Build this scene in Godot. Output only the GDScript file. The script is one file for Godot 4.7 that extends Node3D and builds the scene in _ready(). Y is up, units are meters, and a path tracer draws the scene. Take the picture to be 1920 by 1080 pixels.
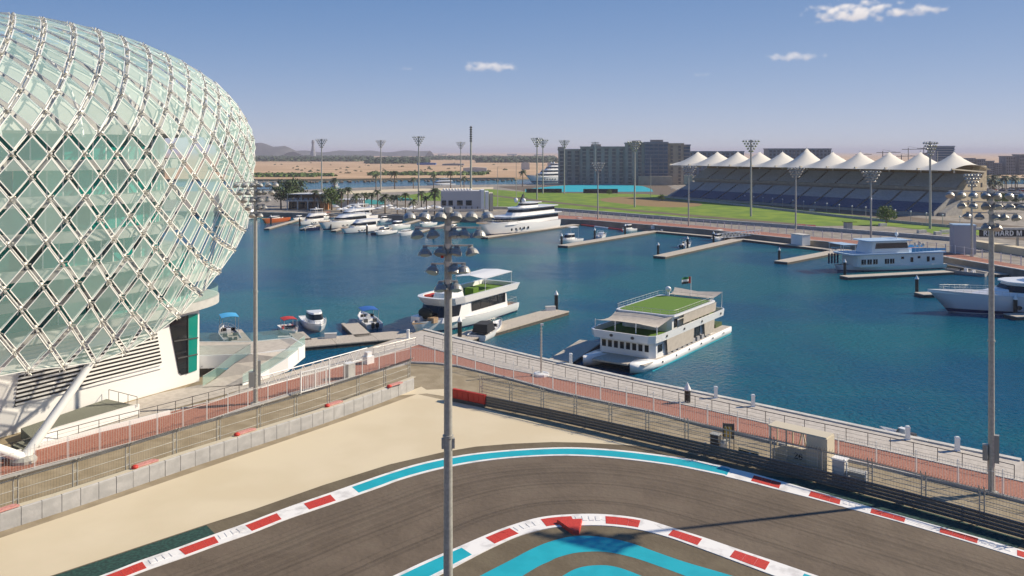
extends Node3D
# A marina beside a racing circuit, seen from a balcony 26 m up.  Units are metres, -Z is away from the camera.

const EYE := 26.0
const SEA := -2.0
var rng := RandomNumberGenerator.new()
var M := {}
var counts := {}


# ---------------------------------------------------------------- mesh helpers
func S() -> SurfaceTool:
	var st := SurfaceTool.new()
	st.begin(Mesh.PRIMITIVE_TRIANGLES)
	st.set_smooth_group(-1)
	return st


func tri(st: SurfaceTool, a: Vector3, b: Vector3, c: Vector3) -> void:
	st.add_vertex(a)
	st.add_vertex(b)
	st.add_vertex(c)


func quad(st: SurfaceTool, a: Vector3, b: Vector3, c: Vector3, d: Vector3) -> void:
	tri(st, a, b, c)
	tri(st, a, c, d)


# box with its own axes
func obox(st: SurfaceTool, c: Vector3, x: Vector3, y: Vector3, z: Vector3) -> void:
	var p := []
	for i in 8:
		p.append(c + x * (0.5 if i & 1 else -0.5) + y * (0.5 if i & 2 else -0.5) + z * (0.5 if i & 4 else -0.5))
	for q in [[0, 2, 3, 1], [4, 5, 7, 6], [0, 1, 5, 4], [2, 6, 7, 3], [0, 4, 6, 2], [1, 3, 7, 5]]:
		quad(st, p[q[0]], p[q[1]], p[q[2]], p[q[3]])


func box(st: SurfaceTool, c: Vector3, s: Vector3, turn := 0.0) -> void:
	var b := Basis(Vector3.UP, turn)
	obox(st, c, b.x * s.x, b.y * s.y, b.z * s.z)


# a bar of rectangular section between two points
func bar(st: SurfaceTool, a: Vector3, b: Vector3, w: float, h: float) -> void:
	var d := b - a
	var side := d.cross(Vector3.UP)
	if side.length() < 0.001:
		side = Vector3.RIGHT
	side = side.normalized()
	var up := side.cross(d).normalized()
	obox(st, (a + b) / 2, d, up * h, side * w)


func tube(st: SurfaceTool, a: Vector3, b: Vector3, r0: float, r1: float, n := 8, caps := true) -> void:
	var d := (b - a).normalized()
	var x := d.cross(Vector3.UP if absf(d.y) < 0.95 else Vector3.RIGHT).normalized()
	var y := d.cross(x)
	for i in n:
		var t0 := TAU * i / n
		var t1 := TAU * (i + 1) / n
		var u := x * cos(t0) + y * sin(t0)
		var v := x * cos(t1) + y * sin(t1)
		st.set_smooth_group(1)
		quad(st, a + u * r0, a + v * r0, b + v * r1, b + u * r1)
		st.set_smooth_group(-1)
		if caps:
			tri(st, b, b + u * r1, b + v * r1)
			tri(st, a, a + v * r0, a + u * r0)


func path(st: SurfaceTool, pts: Array, r: float, n := 6) -> void:
	for i in pts.size() - 1:
		tube(st, pts[i], pts[i + 1], r, r, n, true)


func flat(st: SurfaceTool, pts: Array, y: float) -> void:
	var p := PackedVector2Array()
	for v in pts:
		p.append(Vector2(v.x, v.z))
	var t := Geometry2D.triangulate_polygon(p)
	for i in range(0, t.size(), 3):
		tri(st, Vector3(p[t[i]].x, y, p[t[i]].y), Vector3(p[t[i + 1]].x, y, p[t[i + 1]].y), Vector3(p[t[i + 2]].x, y, p[t[i + 2]].y))


func prism(st: SurfaceTool, pts: Array, y0: float, y1: float, bottom := false) -> void:
	flat(st, pts, y1)
	if bottom:
		flat(st, pts, y0)
	for i in pts.size():
		var a: Vector3 = pts[i]
		var b: Vector3 = pts[(i + 1) % pts.size()]
		quad(st, Vector3(a.x, y0, a.z), Vector3(b.x, y0, b.z), Vector3(b.x, y1, b.z), Vector3(a.x, y1, a.z))


func strip(st: SurfaceTool, a: Array, b: Array, lift := 0.0) -> void:
	var u := Vector3(0, lift, 0)
	for i in mini(a.size(), b.size()) - 1:
		quad(st, a[i] + u, a[i + 1] + u, b[i + 1] + u, b[i] + u)


# rings of equal length joined one to the next
func loft(st: SurfaceTool, rings: Array, closed := true, caps := true, smooth := true) -> void:
	st.set_smooth_group(1 if smooth else -1)
	for r in rings.size() - 1:
		var a: Array = rings[r]
		var b: Array = rings[r + 1]
		for i in (a.size() if closed else a.size() - 1):
			var j := (i + 1) % a.size()
			quad(st, a[i], a[j], b[j], b[i])
	st.set_smooth_group(-1)
	if caps:
		for r in [rings[0], rings[-1]]:
			var c := Vector3.ZERO
			for v in r:
				c += v
			c /= r.size()
			for i in r.size():
				tri(st, c, r[i], r[(i + 1) % r.size()])


func ball(st: SurfaceTool, c: Vector3, r: Vector3, nu := 10, nv := 6, from := -PI / 2, to := PI / 2) -> void:
	var rings := []
	for j in nv + 1:
		var t := lerpf(from, to, float(j) / nv)
		var ring := []
		for i in nu:
			var p := TAU * i / nu
			ring.append(c + Vector3(r.x * cos(t) * cos(p), r.y * sin(t), r.z * cos(t) * sin(p)))
		rings.append(ring)
	loft(st, rings, true, false)


func lathe(st: SurfaceTool, at: Vector3, prof: Array, n := 12) -> void:
	var rings := []
	for q in prof:
		var ring := []
		for i in n:
			ring.append(at + Vector3(q[0] * cos(TAU * i / n), q[1], q[0] * sin(TAU * i / n)))
		rings.append(ring)
	loft(st, rings, true, true, false)


func done(st: SurfaceTool) -> ArrayMesh:
	st.generate_normals()
	return st.commit()


# evenly spaced points along a polyline
func along(pts: Array, step: float) -> Array:
	var out := [pts[0]]
	var left := step
	for i in pts.size() - 1:
		var a: Vector3 = pts[i]
		var b: Vector3 = pts[i + 1]
		var l := a.distance_to(b)
		var t := left
		while t < l:
			out.append(a.lerp(b, t / l))
			t += step
		left = t - l
	return out


# smooth curve through the given points
func curve(pts: Array, sub := 6) -> Array:
	var out := []
	for i in pts.size() - 1:
		var p0: Vector3 = pts[maxi(i - 1, 0)]
		var p3: Vector3 = pts[mini(i + 2, pts.size() - 1)]
		for k in sub:
			out.append((pts[i] as Vector3).cubic_interpolate(pts[i + 1], p0, p3, float(k) / sub))
	out.append(pts[-1])
	return out


func resample(pts: Array, n: int) -> Array:
	var l := 0.0
	for i in pts.size() - 1:
		l += pts[i].distance_to(pts[i + 1])
	var out := along(pts, l / (n - 1) * 0.99999)
	while out.size() < n:
		out.append(pts[-1])
	while out.size() > n:
		out.pop_back()
	out[n - 1] = pts[-1]
	return out


# a polyline moved sideways on the ground (to its right is positive)
func offset(pts: Array, by: float) -> Array:
	var out := []
	for i in pts.size():
		var d: Vector3 = pts[mini(i + 1, pts.size() - 1)] - pts[maxi(i - 1, 0)]
		d.y = 0
		out.append(pts[i] + d.cross(Vector3.UP).normalized() * by)
	return out


func up(v: Vector3, y: float) -> Vector3:
	return v + Vector3(0, y, 0)


# ---------------------------------------------------------------- nodes
func numbered(called: String) -> String:
	counts[called] = counts.get(called, -1) + 1
	return called if counts[called] == 0 else "%s_%03d" % [called, counts[called]]


func part(called: String, mesh: Mesh, m: Material, parent: Node3D) -> MeshInstance3D:
	var o := MeshInstance3D.new()
	o.name = called
	o.mesh = mesh
	o.material_override = m
	parent.add_child(o, true)
	return o


func sp(called: String, st: SurfaceTool, m: Material, parent: Node3D) -> MeshInstance3D:
	return part(called, done(st), m, parent)


func tag(o: Node, label: String, category: String, group := "") -> Node:
	o.set_meta("label", label)
	o.set_meta("category", category)
	if group:
		o.set_meta("group", group)
	return o


func thing(called: String, label: String, category: String, at := Vector3.ZERO, turn := 0.0, group := "") -> Node3D:
	var o := Node3D.new()
	o.name = numbered(called)
	add_child(o)
	o.position = at
	o.rotation.y = turn
	tag(o, label, category, group)
	return o


func single(called: String, st: SurfaceTool, m: Material, label: String, category: String, group := "", at := Vector3.ZERO, turn := 0.0) -> MeshInstance3D:
	var o := part(numbered(called), done(st), m, self)
	o.position = at
	o.rotation.y = turn
	tag(o, label, category, group)
	return o


func dup(root: Node3D, at: Vector3, turn: float, label := "") -> Node3D:
	var base := String(root.name)
	var r := root.duplicate()
	r.name = numbered(base)
	add_child(r)
	r.position = at
	r.rotation.y = turn
	if label:
		r.set_meta("label", label)
	return r


func struct(called: String, st: SurfaceTool, m: Material) -> MeshInstance3D:
	var o := part(numbered(called), done(st), m, self)
	o.set_meta("kind", "structure")
	return o


func stuff(o: Node) -> Node:
	o.set_meta("kind", "stuff")
	return o


# turn about y that takes local +x onto the given direction
func yaw(d: Vector3) -> float:
	return atan2(-d.z, d.x)


# ---------------------------------------------------------------- materials (linear base colours)
func lin(r: float, g: float, b: float, a := 1.0) -> Color:
	var c := Color(r, g, b).linear_to_srgb()
	c.a = a
	return c


func mat(r: float, g: float, b: float, rough := 0.6, metal := 0.0) -> StandardMaterial3D:
	var m := StandardMaterial3D.new()
	m.albedo_color = lin(r, g, b)
	m.roughness = rough
	m.metallic = metal
	m.cull_mode = BaseMaterial3D.CULL_DISABLED
	return m


func noise_tex(a: Color, b: Color, freq: float, sd: int, lo := 0.3, hi := 0.7, size := 512, octaves := 4) -> NoiseTexture2D:
	var n := FastNoiseLite.new()
	n.seed = sd
	n.noise_type = FastNoiseLite.TYPE_SIMPLEX_SMOOTH
	n.frequency = freq
	n.fractal_octaves = octaves
	var t := NoiseTexture2D.new()
	t.width = size
	t.height = size
	t.seamless = true
	t.noise = n
	var g := Gradient.new()
	g.offsets = PackedFloat32Array([lo, hi])
	g.colors = PackedColorArray([a, b])
	t.color_ramp = g
	return t


# two-tone weathered surface; tile is the size of one repeat in metres
func nmat(a: Array, b: Array, tile: float, sd: int, rough := 0.8, freq := 0.012, bump := 0.0, lo := 0.3, hi := 0.7, oct := 5) -> StandardMaterial3D:
	var m := StandardMaterial3D.new()
	m.albedo_texture = noise_tex(lin(a[0], a[1], a[2]), lin(b[0], b[1], b[2]), freq, sd, lo, hi, 512, oct)
	m.roughness = rough
	m.uv1_triplanar = true
	m.uv1_world_triplanar = true
	m.uv1_scale = Vector3.ONE / tile
	m.cull_mode = BaseMaterial3D.CULL_DISABLED
	if bump > 0.0:
		var n := FastNoiseLite.new()
		n.seed = sd + 50
		n.frequency = 0.05
		n.fractal_octaves = 4
		var t := NoiseTexture2D.new()
		t.width = 512
		t.height = 512
		t.seamless = true
		t.as_normal_map = true
		t.bump_strength = 6.0
		t.noise = n
		m.normal_enabled = true
		m.normal_texture = t
		m.normal_scale = bump
	return m


func pane(r: float, g: float, b: float, alpha: float, rough := 0.05) -> StandardMaterial3D:
	var m := mat(r, g, b, rough)
	m.albedo_color.a = alpha
	m.transparency = BaseMaterial3D.TRANSPARENCY_ALPHA
	return m


func materials() -> void:
	M.white = mat(0.78, 0.78, 0.77, 0.35)
	M.cream = mat(0.56, 0.5, 0.38, 0.6)
	M.gel = mat(0.8, 0.8, 0.8, 0.18)
	M.gel.clearcoat_enabled = true
	M.gel.clearcoat = 0.6
	M.steel = mat(0.55, 0.54, 0.5, 0.35, 0.6)
	M.galv = nmat([0.36, 0.355, 0.32], [0.46, 0.45, 0.41], 3.0, 3, 0.5, 0.02)
	M.galv.metallic = 0.25
	M.darksteel = mat(0.09, 0.09, 0.09, 0.5, 0.4)
	M.lamp = mat(0.45, 0.46, 0.45, 0.35, 0.6)
	M.lampback = mat(0.3, 0.3, 0.29, 0.45, 0.3)
	M.black = mat(0.015, 0.015, 0.016, 0.4)
	M.glass = mat(0.012, 0.014, 0.018, 0.06)
	M.red = mat(0.5, 0.035, 0.02, 0.6)
	M.teak = nmat([0.3, 0.2, 0.12], [0.4, 0.28, 0.18], 2.0, 5, 0.7)
	M.fabric = nmat([0.43, 0.385, 0.33], [0.5, 0.45, 0.39], 6.0, 6, 0.9)
	M.greycloth = mat(0.33, 0.33, 0.34, 0.9)
	M.blue = mat(0.03, 0.12, 0.4, 0.5)
	M.skyblue = mat(0.08, 0.4, 0.7, 0.5)
	M.navy = mat(0.012, 0.025, 0.09, 0.4)
	M.orange = mat(0.4, 0.09, 0.02, 0.5)
	M.turf = nmat([0.07, 0.15, 0.012], [0.12, 0.23, 0.02], 1.2, 7, 0.95, 0.05)
	M.concrete = nmat([0.35, 0.348, 0.345], [0.43, 0.427, 0.42], 5.0, 8, 0.85, 0.008, 0.15)
	M.palewall = nmat([0.46, 0.45, 0.43], [0.57, 0.56, 0.53], 7.0, 9, 0.8, 0.01)
	M.dock = nmat([0.38, 0.34, 0.29], [0.5, 0.45, 0.38], 4.0, 10, 0.85, 0.02, 0.3)
	M.paving = nmat([0.43, 0.395, 0.355], [0.5, 0.46, 0.415], 6.0, 11, 0.85, 0.012, 0.15)
	M.brick = nmat([0.28, 0.105, 0.07], [0.38, 0.175, 0.125], 4.0, 12, 0.85, 0.03, 0.3)
	M.road = nmat([0.26, 0.21, 0.135], [0.32, 0.265, 0.18], 12.0, 13, 0.9, 0.008, 0.15)
	M.asphalt = nmat([0.114, 0.086, 0.06], [0.138, 0.105, 0.075], 16.0, 14, 0.85, 0.006, 0.12)
	M.apron = nmat([0.115, 0.09, 0.055], [0.14, 0.112, 0.072], 12.0, 15, 0.88, 0.008, 0.12)
	M.sand = nmat([0.585, 0.5, 0.35], [0.625, 0.54, 0.39], 26.0, 16, 0.9, 0.004)
	M.teal = nmat([0.0, 0.335, 0.425], [0.003, 0.37, 0.465], 9.0, 17, 0.7, 0.008)
	M.kerbwhite = nmat([0.6, 0.59, 0.58], [0.78, 0.77, 0.76], 6.0, 18, 0.7, 0.008, 0.0, 0.15, 0.5)
	M.kerbred = nmat([0.42, 0.03, 0.02], [0.58, 0.05, 0.032], 2.0, 19, 0.7, 0.03)
	M.astro = nmat([0.008, 0.035, 0.03], [0.02, 0.075, 0.06], 3.0, 20, 0.95, 0.02)
	M.grass = nmat([0.095, 0.18, 0.003], [0.165, 0.25, 0.005], 40.0, 21, 0.95, 0.006)
	M.earth = nmat([0.2, 0.13, 0.05], [0.26, 0.17, 0.07], 12.0, 22, 0.95)
	M.desert = nmat([0.42, 0.275, 0.155], [0.52, 0.355, 0.21], 420.0, 23, 0.95, 0.006)
	M.leaf = mat(0.05, 0.085, 0.022, 0.7)
	M.leaf2 = mat(0.11, 0.175, 0.025, 0.7)
	M.palm = mat(0.06, 0.085, 0.03, 0.65)
	M.bark = nmat([0.12, 0.085, 0.055], [0.2, 0.15, 0.1], 1.0, 24, 0.95)
	M.water = mat(0.004, 0.1, 0.16, 0.15)
	M.water.detail_enabled = true
	M.water.detail_albedo = noise_tex(lin(0.003, 0.08, 0.15), lin(0.006, 0.12, 0.155), 0.006, 91, 0.35, 0.65, 512, 3)
	M.water.detail_uv_layer = BaseMaterial3D.DETAIL_UV_2
	M.water.uv2_triplanar = true
	M.water.uv2_world_triplanar = true
	M.water.uv2_scale = Vector3.ONE / 160.0
	M.water.metallic_specular = 0.26
	var w := FastNoiseLite.new()
	w.seed = 4
	w.frequency = 0.022
	w.fractal_octaves = 4
	w.fractal_gain = 0.6
	var wt := NoiseTexture2D.new()
	wt.width = 1024
	wt.height = 1024
	wt.seamless = true
	wt.as_normal_map = true
	wt.bump_strength = 9.0
	wt.noise = w
	M.water.normal_enabled = true
	M.water.normal_texture = wt
	M.water.normal_scale = 1.0
	M.water.uv1_triplanar = true
	M.water.uv1_world_triplanar = true
	M.water.uv1_scale = Vector3.ONE / 22.0


# ---------------------------------------------------------------- camera, sky, sun
func sky_image() -> Image:
	var w := 4096
	var h := 2048
	var img := Image.create(w, h, false, Image.FORMAT_RGBF)
	var n := FastNoiseLite.new()
	n.seed = 9
	n.frequency = 0.03
	n.fractal_octaves = 5
	# clouds: azimuth to the right of straight ahead, height above the horizon, half width, half height (degrees), strength
	var clouds := [[21.9, 8.5, 2.6, 0.8, 1.0], [25.4, 8.45, 1.7, 0.4, 0.8], [18.3, 5.95, 1.6, 0.3, 0.65], [-1.4, 5.6, 1.9, 0.4, 0.7], [-7.2, 5.5, 0.5, 0.15, 0.25], [12.5, 5.0, 0.5, 0.12, 0.2],
		[80, 14, 5, 1.2, 0.8], [150, 10, 4, 1.0, 0.7], [-110, 12, 4, 1.0, 0.7], [-60, 9, 3, 0.7, 0.6], [-160, 16, 5, 1.2, 0.8]]
	for y in h:
		var el := 90.0 - (y + 0.5) / h * 180.0
		var t := clampf(el / 90.0, 0.0, 1.0)
		var k := pow(1.0 - t, 9.0)
		var zen := Vector3(0.02, 0.1, 0.29)
		var mid := Vector3(0.17, 0.32, 0.56)
		var hor := Vector3(0.43, 0.45, 0.5)
		var c := zen.lerp(mid, pow(1.0 - t, 7.0)).lerp(hor, pow(1.0 - t, 22.0))
		for x in w:
			var az := wrapf((x + 0.5) / w * 360.0, -180.0, 180.0)
			# towards the sun's side the air is a little brighter
			var s := 0.5 + 0.5 * cos(deg_to_rad(az - 80.0))
			var q := c.lerp(Vector3(0.5, 0.5, 0.55), 0.22 * s * s * pow(1.0 - t, 3.0)) * (0.93 + 0.12 * s)
			img.set_pixel(x, y, Color(q.x, q.y, q.z))
	for cl in clouds:
		for y in h:
			var el := 90.0 - (y + 0.5) / h * 180.0
			if absf(el - cl[1]) > cl[3] * 2.6:
				continue
			for x in range(int((cl[0] - cl[2] * 2.2) / 360.0 * w), int((cl[0] + cl[2] * 2.2) / 360.0 * w)):
				var xx := posmod(x, w)
				var az := (x + 0.5) / w * 360.0
				var dx: float = (az - cl[0]) / cl[2]
				var dy: float = (el - cl[1]) / cl[3]
				if dy < 0.0:
					dy *= 1.7
				var v := 1.0 - dx * dx - dy * dy + n.get_noise_2d(az * 34.0, el * 60.0) * 1.5
				var a: float = clampf(v * 0.9, 0.0, 1.0) * cl[4]
				if a > 0.0:
					var lit := Vector3(0.8, 0.74, 0.7).lerp(Vector3(0.62, 0.58, 0.58), clampf(0.4 - dy, 0.0, 1.0))
					var b := img.get_pixel(xx, y)
					var q := Vector3(b.r, b.g, b.b).lerp(lit, a * 0.85)
					img.set_pixel(xx, y, Color(q.x, q.y, q.z))
	return img


func view_and_light() -> void:
	var cam := Camera3D.new()
	cam.name = "camera"
	cam.position = Vector3(0, EYE, 0)
	cam.projection = Camera3D.PROJECTION_FRUSTUM
	cam.near = 0.5
	cam.far = 60000.0
	cam.size = 0.5 * 1080.0 / 1600.0
	cam.frustum_offset = Vector2(0, -0.5 * 256.0 / 1600.0)
	add_child(cam)
	cam.current = true
	var env := Environment.new()
	env.background_mode = Environment.BG_SKY
	var sky := Sky.new()
	var sm := PanoramaSkyMaterial.new()
	sm.panorama = ImageTexture.create_from_image(sky_image())
	sky.sky_material = sm
	env.sky = sky
	env.tonemap_mode = Environment.TONE_MAPPER_LINEAR
	env.tonemap_exposure = 1.3
	env.sdfgi_enabled = true
	env.ssao_enabled = true
	env.ssil_enabled = true
	env.fog_enabled = true
	env.fog_density = 0.00013
	env.fog_light_color = Color(0.72, 0.72, 0.78)
	var we := WorldEnvironment.new()
	we.name = "world_environment"
	we.environment = env
	add_child(we)
	var sun := DirectionalLight3D.new()
	sun.name = "sun"
	sun.light_energy = 1.6
	sun.light_color = Color(1.0, 0.94, 0.84)
	sun.light_angular_distance = 0.8
	sun.shadow_enabled = true
	add_child(sun)
	var to_sun := Vector3(0.81, 0.57, -0.2).normalized()
	sun.look_at_from_position(to_sun * 100.0, Vector3.ZERO)


# ---------------------------------------------------------------- ground, quay and circuit
var quay_r := [Vector3(-12.84, 0, -124.55), Vector3(-7.02, 0, -118.18), Vector3(-1.4, 0, -112.13), Vector3(3.16, 0, -107.49), Vector3(14.51, 0, -96.74), Vector3(24.29, 0, -88.32), Vector3(32.37, 0, -80.93), Vector3(37.96, 0, -75.91), Vector3(42.96, 0, -71.6)] + [Vector3(75, 0, -44)]
var brick_r := [Vector3(-12.57, 0, -114.92), Vector3(-6.77, 0, -108.33), Vector3(-1.28, 0, -102.46), Vector3(6.64, 0, -96.52), Vector3(13.65, 0, -91.03), Vector3(19.15, 0, -86.31), Vector3(24.42, 0, -81.41), Vector3(30.36, 0, -75.91), Vector3(34.94, 0, -71.85), Vector3(40.26, 0, -67.1)] + [Vector3(75, 0, -36)]
var brick_l := [Vector3(-68, 0, -25)] + [Vector3(-43.18, 0, -71.97), Vector3(-41.58, 0, -75.09), Vector3(-39, 0, -79.39), Vector3(-35.52, 0, -83.7), Vector3(-31.11, 0, -88.89), Vector3(-27.58, 0, -93.91), Vector3(-22.66, 0, -100.73), Vector3(-16.63, 0, -108.62), Vector3(-12.57, 0, -114.92)]
var fence_l := [Vector3(-55, 0, -43)] + [Vector3(-40.57, 0, -67.75), Vector3(-37.32, 0, -71.6), Vector3(-33.99, 0, -75.23), Vector3(-29.55, 0, -81.25), Vector3(-26.86, 0, -86.13), Vector3(-23.96, 0, -90.63), Vector3(-20.23, 0, -95.19), Vector3(-16.25, 0, -100), Vector3(-12.44, 0, -104.79)]
var fence_r := [Vector3(-12.44, 0, -104.79), Vector3(-10.48, 0, -104.79), Vector3(-6.77, 0, -103.23), Vector3(-2.87, 0, -99.76), Vector3(1.02, 0, -96.07), Vector3(4.77, 0, -92.04), Vector3(8.67, 0, -88.89), Vector3(14.56, 0, -84.38), Vector3(18.19, 0, -80.62), Vector3(23.87, 0, -75.64), Vector3(27.58, 0, -72.22), Vector3(31.36, 0, -69.1), Vector3(35.62, 0, -65.2), Vector3(37.93, 0, -63.22)] + [Vector3(62, 0, -37)]
var rail_r := [Vector3(-6.3, 0, -89.27), Vector3(-1.61, 0, -86.13), Vector3(3.36, 0, -82.7), Vector3(7.47, 0, -79.69), Vector3(11.49, 0, -76.61), Vector3(15.62, 0, -73.5), Vector3(19.1, 0, -70.75), Vector3(22.87, 0, -67.75), Vector3(26.04, 0, -65.1), Vector3(30.5, 0, -61), Vector3(34.29, 0, -57.14)] + [Vector3(46, 0, -44)]
var wall_l := [Vector3(-46, 0, -42.6)] + [Vector3(-35.01, 0, -58.35), Vector3(-32.69, 0, -61.18), Vector3(-30.35, 0, -64.5), Vector3(-26.44, 0, -70.15), Vector3(-23.26, 0, -74.42), Vector3(-18.25, 0, -81.09), Vector3(-13.52, 0, -88.32), Vector3(-10.4, 0, -93.48)]
var kerb_u := [Vector3(-28.82, 0, -48.04), Vector3(-27, 0, -50.24), Vector3(-25.02, 0, -52.33), Vector3(-23.53, 0, -54.17), Vector3(-21.92, 0, -55.84), Vector3(-20.22, 0, -57.78), Vector3(-18.68, 0, -59.43), Vector3(-17.01, 0, -61.45), Vector3(-15.51, 0, -63.13), Vector3(-13.89, 0, -64.8), Vector3(-12.54, 0, -66.24), Vector3(-11.14, 0, -67.75), Vector3(-9.92, 0, -68.99), Vector3(-7.96, 0, -70.75), Vector3(-5.77, 0, -72.16), Vector3(-3.12, 0, -73.37), Vector3(0, 0, -74.22), Vector3(3.5, 0, -74.75), Vector3(6.17, 0, -74.75), Vector3(9.27, 0, -74.15), Vector3(11.99, 0, -73.24), Vector3(14.64, 0, -72.1), Vector3(17.57, 0, -70.27), Vector3(17.92, 0, -69.92), Vector3(19.52, 0, -68.65), Vector3(21.22, 0, -67.1), Vector3(22.97, 0, -65.41), Vector3(24.6, 0, -63.8), Vector3(26.23, 0, -62.18), Vector3(27.97, 0, -60.55), Vector3(29.65, 0, -59.01), Vector3(31.38, 0, -57.38), Vector3(33.01, 0, -55.76), Vector3(34.73, 0, -53.96), Vector3(36.77, 0, -51.61)]
var kerb_l := [Vector3(-27.3, 0, -47.22), Vector3(-25.78, 0, -49.41), Vector3(-24.01, 0, -51.36), Vector3(-22.62, 0, -52.99), Vector3(-20.87, 0, -54.74), Vector3(-19.33, 0, -56.45), Vector3(-17.64, 0, -58.18), Vector3(-16.13, 0, -60.03), Vector3(-14.56, 0, -61.63), Vector3(-12.96, 0, -63.22), Vector3(-11.52, 0, -64.7), Vector3(-10.13, 0, -66.14), Vector3(-8.98, 0, -67.42), Vector3(-7.19, 0, -68.93), Vector3(-5.18, 0, -70.27), Vector3(-2.77, 0, -71.48), Vector3(0.09, 0, -72.35), Vector3(3.42, 0, -72.85), Vector3(6.01, 0, -72.79), Vector3(8.89, 0, -72.22), Vector3(11.46, 0, -71.36), Vector3(13.97, 0, -70.27), Vector3(16.79, 0, -68.53), Vector3(17.13, 0, -68.2), Vector3(18.71, 0, -66.99), Vector3(20.47, 0, -65.51), Vector3(22.23, 0, -64.1), Vector3(24.01, 0, -62.56), Vector3(25.64, 0, -61.13), Vector3(27.38, 0, -59.6), Vector3(29.05, 0, -58.02), Vector3(30.72, 0, -56.37), Vector3(32.35, 0, -54.66), Vector3(33.95, 0, -52.99), Vector3(35.83, 0, -50.73)]
var inner_u := [Vector3(-13.55, 0, -45.17), Vector3(-10.85, 0, -48.2), Vector3(-7.12, 0, -52.26), Vector3(-5.41, 0, -54.1), Vector3(-3.43, 0, -56.06), Vector3(-1.94, 0, -57.54), Vector3(-0.3, 0, -59.01), Vector3(1.93, 0, -60.47), Vector3(4.19, 0, -61), Vector3(6.67, 0, -61), Vector3(9.12, 0, -60.29), Vector3(11.16, 0, -58.76), Vector3(12.87, 0, -57.38), Vector3(14.64, 0, -55.76), Vector3(16.45, 0, -54.17), Vector3(18.1, 0, -52.66), Vector3(21.41, 0, -49.64), Vector3(24.51, 0, -46.69)]
var inner_l := [Vector3(-10.97, 0, -43.88), Vector3(-8.78, 0, -46.85), Vector3(-5.87, 0, -50.73), Vector3(-4.27, 0, -52.59), Vector3(-2.43, 0, -54.74), Vector3(-1.02, 0, -56.29), Vector3(0.58, 0, -57.78), Vector3(2.46, 0, -58.84), Vector3(4.44, 0, -59.26), Vector3(6.52, 0, -59.26), Vector3(8.65, 0, -58.67), Vector3(10.46, 0, -57.54), Vector3(12.12, 0, -56.06), Vector3(13.82, 0, -54.45), Vector3(15.59, 0, -52.72), Vector3(17.16, 0, -51.23), Vector3(20.21, 0, -48.26), Vector3(23.13, 0, -45.41)]


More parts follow.
